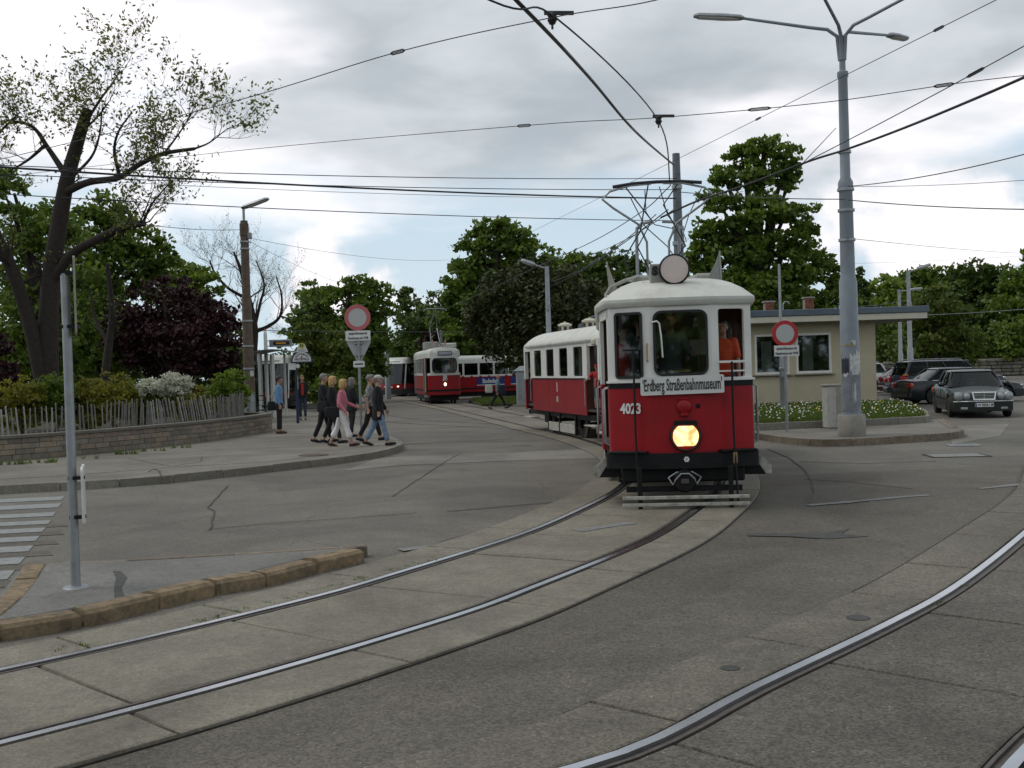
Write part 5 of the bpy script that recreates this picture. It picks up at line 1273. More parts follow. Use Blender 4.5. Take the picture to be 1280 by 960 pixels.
# far lamp posts
def far_lamp(px, py_top, depth, lamp_px, lamp_py, r, label, z0=0.0, extra=None):
    p = at(px, 450, depth); h = zat(px, py_top, depth) - z0; q = at(lamp_px, lamp_py, depth)
    t = thing('lamp_post', label, 'lamp post', (p.x, depth, z0))
    MB().lathe([(0, 0), (r * 1.25, 0), (r * 1.2, h * .35), (r * .95, h * .36), (r * .7, h), (0, h)], n=14).build('pole', mm('galv'), t, smooth=40)
    e = Vector((q.x - p.x, 0, q.z - z0)); s = Vector((0, 0, h - .1)); d = e - s
    MB().tube([s, s + d * .45, s + d * .6], .04, 8).build('arm', mm('galv'), t, smooth=60)
    lamp_head(t, s + d * .45, e, .17, .12)
    MB().box((0, -r - .04, h * .72), (.14, .12, .24)).build('junction_box', mm('galv'), t)
    return t
far_lamp(687, 333, 46, 651, 326, .13, 'grey lamp post rising above the trailer roof before the dark evergreen')
far_lamp(484, 397, 78, 498, 390, .17, 'grey lamp post standing beside the low-floor tram behind route D')
far_lamp(1138, 338, 62, 1163, 331, .14, 'taller of two lamp posts behind the roof canopy')
far_lamp(1126, 362, 66, 1153, 361, .12, 'shorter of two lamp posts behind the roof canopy')
# pole behind the route D tram
p = at(551.5, 430, 70)
tapered_pole('overhead_line_pole', 'dark slim pole rising behind the route D tram', p.x, 70, 0, zat(551, 413, 70), .10, .08, mm('pole_grey'))

# ---- bus and tram stop furniture on the left pavement
DSH = 46.5
sh = thing('stop_shelter', 'glass stop shelter with curved translucent roof behind the brown pole', 'shelter', (at(338, 500, DSH).x, DSH, PAVE))
R = []
for i in range(9):
    f = i / 8; x = -.75 + 1.75 * f; z = 2.62 + .30 * math.sin(PI * (.12 + f * .62)) - .05 * f
    R.append([(x, -.9, z), (x, -.9, z + .04), (x, 1.6, z + .04), (x, 1.6, z)])
MB().rings(R).build('roof', M('grey_plastic_roof', (.17, .19, .18), .4, var=.08), sh, smooth=60)
for x in (-.7, -.25, .35):
    for y in (-.8, 1.5): MB().box((x, y, 1.38), (.09, .09, 2.76)).build('post', mm('plate'), sh)
for y in (-.8, 1.5): MB().box((-.48, y, 1.35), (.36, .012, 2.2)).build('glass_panel', mm('glass'), sh)
MB().box((-.72, .35, 1.35), (.012, 2.1, 2.2)).build('glass_panel', mm('glass'), sh)
MB().box((-.2, .35, .5), (.4, 1.8, .05)).build('bench', mm('black'), sh)
b_ = thing('wire_chair', 'dark wire-back seat frame beside the shelter, by the fence end', 'seat', (at(326, 505, 43).x, 43, PAVE))
MB().tube([(-.2, 0, 0), (-.2, 0, .95), (-.15, 0, 1.02), (.15, 0, 1.02), (.2, 0, .95), (.2, 0, 0)], .02, 8).build('back_frame', mm('black'), b_)
for k in range(4): MB().tube([(-.2 + .02 * k, -.1, .2 + k * .2), (0, -.02, .25 + k * .2), (.2, 0, .2 + k * .2)], .012, 6).build('rail', mm('black'), b_)
MB().box((0, -.2, .45), (.42, .4, .04), bev=.01).build('seat', mm('black'), b_)
# departure display on a pale post
g = G(335, 521, PAVE); D = g.y
dp = thing('departure_display', 'pale post carrying a small grey departure display on a side arm', 'display', (g.x, g.y, PAVE))
def z4(py): return zat(333, py, D) - PAVE
MB().lathe([(0, 0), (.085, 0), (.08, z4(418)), (.06, z4(414)), (0, z4(412))], n=18).build('post', mm('plate'), dp, smooth=40)
MB().lathe([(0, 0), (.05, 0), (.04, .06), (0, .08)], (0, 0, z4(413)), n=14).build('cap', mm('red_sign'), dp)
wx0, wx1 = at(337, 430, D).x - g.x, at(365, 430, D).x - g.x; zc = z4(429.5)
d = MB().box(((wx0 + wx1) / 2, -.02, zc), (wx1 - wx0, .16, .32), bev=.015).build('case', mm('galv'), dp)
MB().box(((wx0 + wx1) / 2 + .05, -.105, zc), ((wx1 - wx0) * .72, .01, .15)).build('screen', M('dark_screen', (.012, .01, .008), .3), d)
MB().box(((wx0 + wx1) / 2 + .03, -.111, zc), ((wx1 - wx0) * .45, .004, .05)).build('screen_text', emit('amber_text', (.35, .16, .03), .35), d)
for z in (.12, -.12): MB().box((.1, 0, zc + z), (.18, .05, .04)).build('bracket', mm('plate'), dp)
# stop flag: H disc on a white trapezoid above a half-round board
g = G(372.5, 529, PAVE); D = g.y
sf = thing('stop_sign', 'dark blue stop post with half-round white board under a yellow H disc', 'stop sign', (g.x, g.y, PAVE))
def z5(py): return zat(375, py, D) - PAVE
k = D / FPX; MAT['navy'] = M('navy_paint', (.012, .022, .07), .4); xo = at(378, 450, D).x - g.x
MB().lathe([(0, 0), (.055, 0), (.05, z5(452)), (0, z5(452))], n=16).build('post', mm('navy'), sf, smooth=40)
R_ = 13.6 * k
def half(R, h0=0): return [(R * math.cos(a), h0 + R * math.sin(a) * 1.02) for a in np.linspace(0, PI, 25)]
zb_ = z5(453.5)
b = MB().extr(half(R_), (xo, -.05, zb_), (1, 0, 0), (0, 0, 1), .05).build('half_round_board', mm('navy'), sf)
MB().extr([(x, z + .045) for x, z in half(R_ * .86)], (xo, -.101, zb_), (1, 0, 0), (0, 0, 1), .004).build('board_face', mm('plate'), b)
for i, ch in enumerate('AUTOBUS'):
    a = PI * (.78 - .56 * i / 6); r = R_ * .66
    text(ch, .105, mm('ink'), b, plane_m((xo + r * math.cos(a), -.108, zb_ + .05 + r * math.sin(a)), (math.sin(a), 0, -math.cos(a)), (math.cos(a), 0, math.sin(a))), bold=.003)
text('HALTESTELLE', .115, mm('ink'), b, plane_m((xo, -.108, zb_ + .125), (1, 0, 0), (0, 0, 1)), sx=.78, bold=.003)
MB().lathe([(0, 0), (.035, 0), (.035, .004), (0, .004)], (xo, -.106, zb_ + .215), (0, -1, 0), 16).build('emblem', mm('red_sign'), b)
zt_ = zb_ + R_ * .98
tz = MB().extr([(-7.6 * k, .0), (7.6 * k, 0), (3.6 * k, 9.8 * k), (1.5 * k, 11.2 * k), (-1.5 * k, 11.2 * k), (-3.6 * k, 9.8 * k)], (xo, -.03, zt_), (1, 0, 0), (0, 0, 1), .03).build('trapezoid_board', mm('plate'), sf)
MB().lathe([(0, 0), (3.6 * k, 0), (3.6 * k, .005), (0, .005)], (xo, -.062, zt_ + 7.9 * k), (0, -1, 0), 28).build('yellow_disc', M('stop_yellow', (.55, .45, .03), .5), tz)
text('H', .17, M('stop_green', (.02, .09, .03), .5), tz, plane_m((xo, -.0695, zt_ + 7.9 * k), (1, 0, 0), (0, 0, 1)), bold=.008)
MB().box((xo, -.0635, zt_ + 2.5 * k), (9 * k, .004, .03)).build('board_print', mm('galv'), tz)
MB().lathe([(0, 0), (2.7 * k, 0), (2.7 * k, .01), (0, .01)], (.02 + at(372, 457, D).x - g.x, -.07, z5(457.5)), (0, -1, 0), 20).build('small_disc', mm('plate'), sf)
MB().box((-.13, -.03, z5(458)), (.26, .05, .24), bev=.01).build('timetable', mm('plate'), sf)
MB().box((0.05, -.03, z5(478)), (.03, .05, .5)).build('side_rail', mm('galv'), sf)

# ---- low block wall along the park
WP = Path([(-21.5, 18.6), (-17, 21.3), (-13.6, 23.5), (-11.75, 24.9), (-10.2, 26.9), (-8.9, 29.7), (-8.2, 32.2), (-7.85, 34.6), (-8.05, 35.8), (-8.6, 36.4), (-9.6, 36.9)])
wall = tag(thing('park_wall', 'low curved wall of grey-brown blocks with a flat coping in front of the picket fence', 'wall'), None)
mb = MB(); strip_mesh(mb, WP, 0, WP.len, -.03, -.30, PAVE - .02, .64, .3); mb.build('wall_core', M('wall_mortar', (.14, .13, .11), .95, var=.2), wall)
MAT['block'] = M('wall_block', (.205, .18, .145), .9, var=.2, scale=7, bump=.5, bscale=40, rand=.20, dirt=(.12, .11, .095), dirt_amt=.5, dscale=4)
MAT['block_b'] = M('wall_block_buff', (.25, .205, .15), .9, var=.2, scale=7, bump=.5, bscale=40, rand=.16, dirt=(.14, .12, .1), dirt_amt=.5, dscale=4)
q0 = WP.near(-14.5, 22.9)
for c in range(4):
    z0 = PAVE + c * .128; q = q0 + (.0 if c % 2 else .21)
    while q < WP.len - .1:
        ln = random.choice((.42, .42, .44, .30)); e = min(q + ln, WP.len)
        a0, a1 = WP.at(q + .005), WP.at(e - .005); b0, b1 = WP.at(q + .005, -.05), WP.at(e - .005, -.05); j = random.uniform(0, .006)
        n0 = WP.at(q + .02, j + .004); n1 = WP.at(e - .02, j + .004)
        mb = MB(); z1_ = z0 + .120
        mb.rings([[(*b0, z0), (*b1, z0), (*b1, z1_), (*b0, z1_)], [(*a0, z0), (*a1, z0), (*a1, z1_), (*a0, z1_)], [(*n0, z0 + .008), (*n1, z0 + .008), (*n1, z1_ - .008), (*n0, z1_ - .008)]])
        mb.build('block', mm('block_b') if random.random() < .35 else mm('block'), wall); q = e
strip_mesh(MB(), WP, 0, q0, .0, -.05, PAVE, .63).build('far_blocks', mm('block'), wall)
q = q0 - 3
while q < WP.len - .05:
    e = min(q + .95, WP.len); m = MB(); strip_mesh(m, WP, q + .004, e - .004, .045, -.36, .632, .70, .32); m.build('coping_stone', M('coping', (.27, .245, .205), .9, var=.2, scale=6, rand=.1) if 'coping' not in MAT else mm('coping'), wall, smooth=None)
    MAT.setdefault('coping', wall.children[-1].data.materials[0]); q = e
# weeds at the wall foot
pts = []
for px, py, n in ((8, 582, 10), (45, 580, 9), (150, 569, 12), (187, 565, 6), (220, 561, 5), (100, 575, 3)):
    g = G(px, py, PAVE)
    for _ in range(n): pts.append((g.x + random.uniform(-.3, .3), g.y + .25 + random.uniform(-.05, .1), PAVE))
tag(tufts(pts, 'weed_tufts', mm('grass'), .05, .16, None, .08, 10, .01), 'green weeds at the foot of the low park wall', 'weeds', None, 'stuff')
# ---- split chestnut picket fence
MAT['picket'] = M('weathered_picket', (.185, .175, .155), .9, var=.25, scale=9, rand=.32)
MAT['picket_pale'] = M('silver_picket', (.30, .29, .27), .9, var=.25, scale=9, rand=.2)
FP = Path([(-21.5, 19.6), (-17, 22.3), (-13.7, 24.45), (-12.0, 25.75), (-10.75, 27.4), (-9.55, 30.0), (-8.95, 32.3), (-8.75, 34.4), (-9.1, 36.2), (-10.4, 38)])
fence = thing('picket_fence', 'weathered split-wood picket fence with leaning pickets above the low wall', 'fence')
q = FP.near(-14.8, 23.7); lean = 0.0; idx = 0
while q < FP.len:
    x, y = FP.at(q)
    f = (q - FP.near(-12, 25.75)) / 9.5
    lean_t = -.06 if f < .0 else (-.02 if f < .25 else (.10 if f < .42 else (-.30 if .48 < f < .74 else -.10)))
    lean = lean * .7 + lean_t * .3 + random.uniform(-.035, .035)
    tx, ty = math.sin(FP.heading(q)), math.cos(FP.heading(q)); h = 1.0 + random.uniform(-.07, .07); w = random.uniform(.018, .03)
    base = Vector((x, y, .33)); topv = base + Vector((tx * lean * h, ty * lean * h, h)) + Vector((random.uniform(-.02, .02), random.uniform(-.02, .02), 0))
    m_ = base.lerp(topv, .5) + Vector((random.uniform(-.012, .012), random.uniform(-.012, .012), 0))
    MB().tube([base, m_, topv, topv + Vector((0, 0, .02))], [w, w * .95, w * .8, w * .3], 5).build('picket', mm('picket_pale') if (f < .12 or .45 < f < .8) and random.random() < .7 else mm('picket'), fence)
    q += random.uniform(.105, .15) if f < .3 or f > .45 else random.uniform(.06, .11)
for z in (.55, .85, 1.12):
    P_ = [(*FP.at(s_, -.02), z + .15 + random.uniform(-.01, .01)) for s_ in np.arange(FP.near(-14.8, 23.7), FP.len, .25)]
    MB().tube(P_, .006, 5).build('fence_wire', mm('wire'), fence)
for px in (-12.45, -8.9):
    s_ = FP.near(px, 25.3 if px < -10 else 35.0); x, y = FP.at(s_, -.05)
    MB().lathe([(0, 0), (.07, 0), (.065, 1.1), (.04, 1.16), (0, 1.17)], (x, y, .3), n=10).build('fence_post', mm('trunk'), fence)

# ---- cabinets by the trailer: grey with a striped warning post
g = G(652, 507, 0)
gc = thing('switch_cabinet', 'pale grey hip-roofed switch cabinet behind the trailer end', 'cabinet', (g.x + .0, 55, .1))
MB().box((0, 0, .85), (.50, .5, 1.7), bev=.02).build('body', M('cabinet_grey', (.34, .37, .40), .6, var=.06, dirt=(.2, .22, .24), dirt_amt=.5), gc)
MB().add([(-.36, -.35, 1.7), (.36, -.35, 1.7), (.36, .35, 1.7), (-.36, .35, 1.7), (-.05, 0, 1.95), (.2, 0, 1.95)], [(0, 1, 5, 4), (1, 2, 5), (2, 3, 4, 5), (3, 0, 4), (0, 3, 2, 1)]).build('roof', mm('galv'), gc)
MB().box((-.05, -.255, .85), (.22, .02, 1.3)).build('door', mm('galv'), gc)
wpst = thing('warning_post', 'orange and black striped warning board beside the switch cabinet', 'warning board', (g.x + .62, 54.2, .05))
for k in range(9): MB().box((0, 0, .35 + k * .2), (.36, .03, .2)).build('stripe', M('warning_orange', (.62, .24, .05), .6) if k % 2 else mm('black'), wpst)
MB().cyl((0, .04, 0), (0, .04, 2.2), .03, n=8).build('post', mm('galv'), wpst)
tag(MB().prism([(1.2, 53.0), (4.8, 52.4), (5.4, 55), (1.3, 54.9), (0.0, 54.6)], .005, .12).build('refuge', mm('pavement')), 'pale paved refuge around the switch cabinet', None, None, 'structure')
# ---- dry stone wall beyond the parking ground
sw = thing('stone_wall', 'rough grey stone retaining wall far behind the parked cars', 'wall', (0, 0, 0))
MB().box((46, 96.3, .75), (46, .6, 1.5)).build('wall_core', M('stone_joint', (.05, .05, .045), .95), sw)
MAT['stone'] = M('rubble_stone', (.17, .155, .13), .95, var=.3, scale=3, rand=.35, bump=.5, bscale=8)
for c in range(5):
    x = 33.0
    while x < 52:
        w_ = random.uniform(.5, 1.1); MB().box((x + w_ / 2, 95.9, .2 + c * .31), (w_ - .05, .3 + random.uniform(0, .1), .27), bev=.05).build('stone', mm('stone'), sw); x += w_
# ---- overhead wires
def sag(a, b, s, n=14):
    a, b = Vector(a), Vector(b); return [a.lerp(b, i / n) - Vector((0, 0, s * 4 * (i / n) * (1 - i / n))) for i in range(n + 1)]
WIRES = []
def wire(label, pts, r=.012, mat='wire', group=None, cat='wire', name='overhead_wire'):
    WIRES.append([Vector(p) for p in pts])
    return tag(MB().tube(pts, r, 6).build(name, mm(mat), smooth=60), label, cat, group)
def through(pts):
    """smooth curve through 3D points"""
    P_ = [np.array(p, float) for p in pts]; P_ = [2 * P_[0] - P_[1]] + P_ + [2 * P_[-1] - P_[-2]]; out = []
    for i in range(1, len(P_) - 2):
        p0, p1, p2, p3 = P_[i - 1:i + 3]
        for k in range(10):
            t = k / 10; out.append(.5 * ((2 * p1) + (-p0 + p2) * t + (2 * p0 - 5 * p1 + 4 * p2 - p3) * t * t + (-p0 + 3 * p1 - 3 * p2 + p3) * t ** 3))
    out.append(P_[-2]); return out
# contact wires over the curve, hung from two cross spans
wire('contact wire over the curved track passing through two hangers', through([(-6.5, 2.5, 5.35), (-2.3, 6.6, 5.32), at(612, 0, 9.7), at(697, 24, 10.9), at(823, 151, 14.9), at(838, 232, 18.6)]), .010)
wire('thick black contact cable running down to the pole behind the museum tram', through([(-5.5, 2.0, 5.9), (-1.6, 6.2, 5.75), at(645, 0, 10.0), at(735, 95, 13.5), at(795, 165, 18.5), at(842, 206, 28.9)]), .021)
wire('thin cross-span cable with the upper hanger, running from the bare tree to the top edge', through([at(-60, 214, 19), at(262, 135, 14), at(497, 65, 12), at(690, 22, 10.9), at(820, 0, 10.3), at(960, -45, 9.7)]), .0055)
wire('thin cross-span cable with the lower hanger, passing behind the tall mast', through([at(-60, 228, 27), at(290, 189, 21), at(655, 157, 16), at(823, 147, 14.9), at(1030, 128, 14.0), at(1190, 105, 13.4), at(1300, 92, 13)]), .0055)
def hanger(px, py, d, lab):
    p = at(px, py, d); t = thing('wire_hanger', lab, 'wire hanger', (p.x, p.y, p.z))
    MB().box((.07, 0, .02), (.30, .03, .035), rz=.1).build('arm', mm('wire'), t)
    MB().lathe([(0, -.09), (.03, -.09), (.05, -.05), (.035, -.03), (.05, 0), (.03, .03), (0, .03)], (0, 0, 0), n=12).build('insulator', mm('wire'), t)
    MB().cyl((0, 0, -.14), (0, 0, -.05), .012, n=8).build('clip', mm('wire'), t)
    return t
hanger(690, 19, 10.9, 'dark hanger clip on the upper cross-span cable'); hanger(823, 147, 14.9, 'dark hanger clip on the lower cross-span cable')
def strain(px, py, d, px2, py2, lab):
    """a looped strain insulator clamped on the wire that passes closest to this place"""
    want = at((px + px2) / 2, (py + py2) / 2, d); best = None
    for pts in WIRES:
        for p, q in zip(pts[:-1], pts[1:]):
            v = q - p; f = max(0, min(1, (want - p).dot(v) / max(v.length_squared, 1e-9))); c = p + v * f; e = (c - want).length
            # compare as seen along the sight line so that the wire of the right bearing is taken
            e = ((c - Vector((0, 0, CAMH))).normalized() - (want - Vector((0, 0, CAMH))).normalized()).length
            if best is None or e < best[0]: best = (e, c, v.normalized())
    _, c, v = best; ln = (at(px, py, c.y) - at(px2, py2, c.y)).length; a = c - v * ln / 2
    t = thing('strain_insulator', lab, 'insulator', a); v = v * ln; o = Vector((0, 0, .016))
    MB().tube([(0, 0, 0), v * .15 + o, v * .85 + o, v], .008, 6).build('upper_loop', mm('wire'), t); MB().tube([(0, 0, 0), v * .15 - o, v * .85 - o, v], .008, 6).build('lower_loop', mm('wire'), t)
strain(489, 69, 12.1, 512, 62, 'strain insulator on the upper cross-span cable left of the hanger'); strain(642, 158, 16.2, 664, 156, 'strain insulator on the lower cross-span cable over the sky gap')
strain(936, 135, 14.4, 965, 131, 'strain insulator on the lower cross-span cable beside the tall mast'); strain(1168, 108, 13.5, 1192, 105, 'strain insulator at the outer end of the lower cross-span cable')
# bundle running left from the pole behind the tram
for k, (l, r_, rr, mat, lab) in enumerate((((-40, 205, 21), (846, 223, 28.9), .010, 'wire', 'upper thin feeder wire running left from the tram pole'),
        ((-40, 216, 22), (846, 237, 28.9), .010, 'wire', 'second thin feeder wire running left from the tram pole'),
        ((-40, 206, 18), (845, 248, 28.8), .020, 'wire', 'thick twisted feeder cable running left from the tram pole'),
        ((120, 226, 24), (846, 248, 28.9), .006, 'wire_pale', 'faint pale wire between the feeder wires'),
        ((-40, 240, 20), (848, 276, 28.8), .010, 'wire', 'lowest feeder wire running left from the tram pole'),
        ((150, 276, 30), (303, 287, 38.4), .010, 'wire', 'short wire from the park trees to the brown lamp post'))):
    wire(lab, sag(at(*l), at(*r_), .10), rr, mat)
wire('faint wire from the brown lamp post towards the far trees', sag(at(309, 297, 38.6), at(560, 325, 70), .3), .008, 'wire_pale')
wire('faint slack wire falling from the brown lamp post', sag(at(309, 300, 38.6), at(420, 352, 60), .1), .007, 'wire_pale')
# wires to the right
wire('thick cable sweeping from the museum tram past the mast to the upper right', through([at(826, 272, 18.7), at(870, 252, 18.2), at(930, 232, 17.6), at(1010, 202, 16.5), at(1060, 186, 15.6), at(1130, 160, 14.2), at(1215, 125, 12.6), at(1300, 88, 11.3)]), .017)
wire('cable from the tram pole past the mast collar to the right edge', sag(at(850, 240, 28.8), at(1056, 249, 23.9), .05), .012); wire('cable from the mast collar to the right edge, lower one', sag(at(1060, 250, 23.7), at(1320, 262, 20), .05), .012)
wire('cable rising from the mast collar to the right edge', sag(at(1060, 233, 23.7), at(1320, 182, 18), .1), .010)
wire('faint pale wire right of the mast collar', sag(at(1060, 233, 23.9), at(1320, 222, 20), .05), .006, 'wire_pale')
wire('thin slanting stay from the far left trees up across the grey cloud', sag(at(600, 322, 74), at(1255, -5, 14), .0), .006); wire('second thin slanting stay up to the right, past the mast', sag(at(1003, 204.5, 16.6), at(1330, 30, 13), .02), .007)
wire('short stay from the mast down to the thick cable', sag(at(1045, 160, 24.3), at(1003, 204.5, 16.6), .0), .008)
strain(935, 152, 25.5, 953, 146, 'small insulator on the slanting stay over the tall tree'); strain(1182, 34, 15.6, 1206, 24, 'dark double insulator high on the slanting stay'); strain(1216, 88, 16.4, 1240, 76, 'dark insulator on the second slanting stay')
# the wires down to the left behind the tram
for a, b, rr, lab in (((820, 268, 28), (690, 352, 45.5), .012, 'thin wire falling from the tram pole to the far lamp post'), ((835, 262, 28.6), (678, 362, 60), .016, 'thicker slack wire falling left behind the museum tram'), ((842, 262, 28.8), (725, 320, 60), .012, 'uppermost thin wire falling left behind the museum tram')):
    wire(lab, sag(at(*a), at(*b), .25), rr)
wire('pale wire over the far tram roofs', sag(at(330, 413, 60), at(585, 415, 62), .02), .016, 'wire_pale'); wire('pale wire above the parked cars', sag(at(1152, 394, 50), at(1330, 382, 48), .05), .014, 'galv')
wire('thin wire behind the building roof', sag(at(1075, 383, 55), at(1130, 376, 64), .05), .012, 'wire_pale')
wire('hair-thin wire right of the mast, upper', sag(at(1053, 297, 24.2), at(1330, 318, 60), .1), .007, 'wire_pale'); wire('hair-thin wire right of the mast, lower', sag(at(1030, 330, 56), at(1330, 316, 60), .1), .006, 'wire_pale')
wire('contact wire continuing over the far straight', through([at(838, 232, 18.6), (3.0, 24, 5.3), (2.3, 29.5, 5.3), (.8, 37, 5.3), (-.5, 44, 5.3), (-3.7, 60, 5.3), (-8.2, 80, 5.3)]), .010)
# ================================================================== trees, shrubs and the far wood
def leaf_mesh(name, lobes, n, leaf, mat, clump=.30, flat=.75, seed=1, squash=.6, fill=.35):
    """lobes: (cx,cy,cz,rx,ry,rz); n leaves in all, gathered into clumps near the lobe surfaces"""
    rng = np.random.default_rng(seed); L = np.array(lobes, float)
    vol = (L[:, 3] * L[:, 5]) ** 1.0; share = vol / vol.sum(); P = []; T = []; S = []
    for l, sh in zip(L, share):
        k = max(5, int(n * sh)); nc = max(6, int(26 * (1 + 2 * sh)))
        d = rng.normal(size=(nc, 3)); d /= np.linalg.norm(d, axis=1)[:, None]
        rad = np.where(rng.random(nc) < fill, rng.uniform(.15, .7, nc), rng.uniform(.70, 1.02, nc))
        cc = d * rad[:, None]; cs = rng.uniform(.7, 1.35, nc) * clump; ct = rng.uniform(0, 1, nc)
        i = rng.integers(0, nc, k); q = rng.normal(size=(k, 3)) * .5; q[:, 2] *= squash
        p = cc[i] + q * cs[i][:, None]
        P.append(p * l[3:6] + l[:3]); T.append(np.clip(ct[i] * .55 + rng.uniform(0, .45, k), 0, 1)); S.append(rng.uniform(.6, 1.35, k) * leaf)
    P = np.vstack(P); T = np.concatenate(T); S = np.concatenate(S); m = len(P)
    nrm = rng.normal(size=(m, 3)); nrm[:, 2] = np.abs(nrm[:, 2]) * flat + .25; nrm /= np.linalg.norm(nrm, axis=1)[:, None]
    a = np.cross(nrm, rng.normal(size=(m, 3))); a /= np.linalg.norm(a, axis=1)[:, None] + 1e-9; b = np.cross(nrm, a)
    V = np.empty((m, 4, 3)); V[:, 0] = P - a * S[:, None] * .62; V[:, 1] = P + b * S[:, None] * .36 - nrm * S[:, None] * .08
    V[:, 2] = P + a * S[:, None] * .62; V[:, 3] = P - b * S[:, None] * .36 - nrm * S[:, None] * .08
    return quads_mesh(name, V, T, mat)
def quads_mesh(name, V, T, mat):
    m = len(V); me = bpy.data.meshes.new(name)
    me.vertices.add(m * 4); me.vertices.foreach_set('co', V.reshape(-1).astype(np.float32))
    me.loops.add(m * 4); me.loops.foreach_set('vertex_index', np.arange(m * 4, dtype=np.int32))
    me.polygons.add(m); me.polygons.foreach_set('loop_start', np.arange(0, m * 4, 4, dtype=np.int32))
    at_ = me.attributes.new('tone', 'FLOAT', 'FACE'); at_.data.foreach_set('value', T.astype(np.float32))
    me.materials.append(mat); me.update(calc_edges=True)
    return me
MAT['leaf_mid'] = leaf_mat('leaf_mid_green', (0.053, 0.097, 0.017), (0.158, 0.220, 0.034))
MAT['leaf_dark'] = leaf_mat('leaf_dark_green', (0.034, 0.064, 0.014), (0.100, 0.147, 0.025), .25)
MAT['leaf_fresh'] = leaf_mat('leaf_fresh_green', (0.081, 0.129, 0.018), (0.196, 0.265, 0.041))
MAT['leaf_olive'] = leaf_mat('leaf_olive', (.058, .082, .014), (.125, .160, .028), .3)
MAT['leaf_brown'] = leaf_mat('needle_brown_green', (.022, .030, .009), (.062, .070, .018), .15)
MAT['leaf_copper'] = leaf_mat('leaf_copper', (0.016, 0.007, 0.008), (0.054, 0.016, 0.019), .2)
MAT['leaf_bare'] = leaf_mat('leaf_young', (0.079, 0.100, 0.024), (0.194, 0.209, 0.052), .35)
MAT['leaf_yellow'] = leaf_mat('leaf_yellow_green', (0.103, 0.112, 0.018), (0.261, 0.245, 0.037))
MAT['blossom'] = leaf_mat('white_blossom', (0.462, 0.473, 0.363), (0.682, 0.682, 0.572), .2)
_seed = [100]
def tree(label, depth, lobes, mat, n=7000, leaf=.22, base=None, trunk_r=.22, clump=.30, z0=0.0, cat='tree', name='tree', thick=.9, group=None, trunk_mat='trunk', fill=.35, squash=.6):
    """lobes in photograph pixels (x, y, radius[, radius_y]) at a real distance"""
    _seed[0] += 1; n = int(n * 1.7); rnd = random.Random(_seed[0]); LB = []
    for l in lobes:
        r = l[2] * depth / FPX; ry = (l[3] if len(l) > 3 else l[2]) * depth / FPX
        c = at(l[0], l[1], depth + rnd.uniform(-.7, .7) * r); LB.append((c.x, c.y, c.z, r, r * thick, ry))
    cx = sum(l[0] * l[3] for l in LB) / sum(l[3] for l in LB) if base is None else at(base, 480, depth).x
    t = thing(name, label, cat, (cx, depth, z0), 0, group)
    me = leaf_mesh('crown', [(l[0] - cx, l[1] - depth, l[2] - z0, l[3], l[4], l[5]) for l in LB], n, leaf, mm(mat), clump, seed=_seed[0], fill=fill, squash=squash)
    obj('crown', me, t)
    tops = sorted(LB, key=lambda l: l[2]); zc = np.mean([l[2] for l in LB]) - z0; zmin = max(.5, tops[0][2] - tops[0][5] - z0)
    mb = MB(); fork = max(zmin * .7, .25 * zc)
    mb.tube([(0, 0, -.05), (.03, 0, fork * .5), (0, .05, fork), (rnd.uniform(-.2, .2), 0, zc), ((tops[-1][0] - cx) * .8, 0, tops[-1][2] - z0)], [trunk_r * 1.25, trunk_r, trunk_r * .9, trunk_r * .6, trunk_r * .15], 9)
    for l in LB[:14]:
        e = Vector((l[0] - cx, l[1] - depth, l[2] - z0)); s = Vector((0, 0, min(fork + (e.z - fork) * .35, e.z))); m_ = s.lerp(e, .5) + Vector((0, 0, .15 * (e - s).length))
        mb.tube([s, m_, e], [trunk_r * .45, trunk_r * .3, trunk_r * .08], 6)
    mb.build('trunk', mm(trunk_mat), t, smooth=60, fixn=False)
    return t
PARK = .42
tree('broad dark green park tree filling the left edge behind the picket fence', 44, [(22, 290, 40), (70, 285, 42), (20, 350, 55), (75, 350, 50), (30, 410, 55), (85, 415, 48), (5, 240, 30), (50, 450, 45), (0, 460, 40)], 'leaf_mid', 9000, .20, 55, .38, z0=PARK)
tree('dark green park tree with rounded top behind the leafless chestnut', 50, [(135, 272, 34), (170, 300, 36), (120, 310, 45), (190, 340, 32), (140, 360, 55), (110, 420, 50), (160, 430, 45), (205, 325, 22)], 'leaf_mid', 9000, .22, 130, .34, z0=PARK)
tree('small green tree showing above the copper beech', 56, [(235, 345, 24), (255, 360, 22), (215, 352, 20), (240, 385, 30)], 'leaf_fresh', 2600, .22, 240, .2, z0=PARK)
tree('dark purple copper beech behind the picket fence', 43, [(212, 378, 38, 32), (250, 398, 36, 32), (175, 395, 32), (228, 425, 45, 38), (268, 428, 30), (190, 438, 40, 32), (285, 400, 20), (150, 415, 24), (252, 452, 36, 22), (215, 462, 34, 18), (282, 452, 22)], 'leaf_copper', 10000, .16, 210, .2, z0=PARK, clump=.33)
tree('dark red shrub at the left edge behind the fence', 34, [(-5, 440, 22), (5, 470, 20), (-15, 480, 30)], 'leaf_copper', 1500, .13, -5, .06, z0=PARK, cat='shrub', name='shrub')
tree('deep shade tree standing far back in the park', 62, [(20, 400, 60), (90, 400, 60), (160, 410, 60), (230, 420, 55), (60, 460, 60), (140, 465, 60), (220, 470, 50), (280, 440, 40), (300, 470, 40)], 'leaf_dark', 9000, .30, 100, .3, z0=PARK)
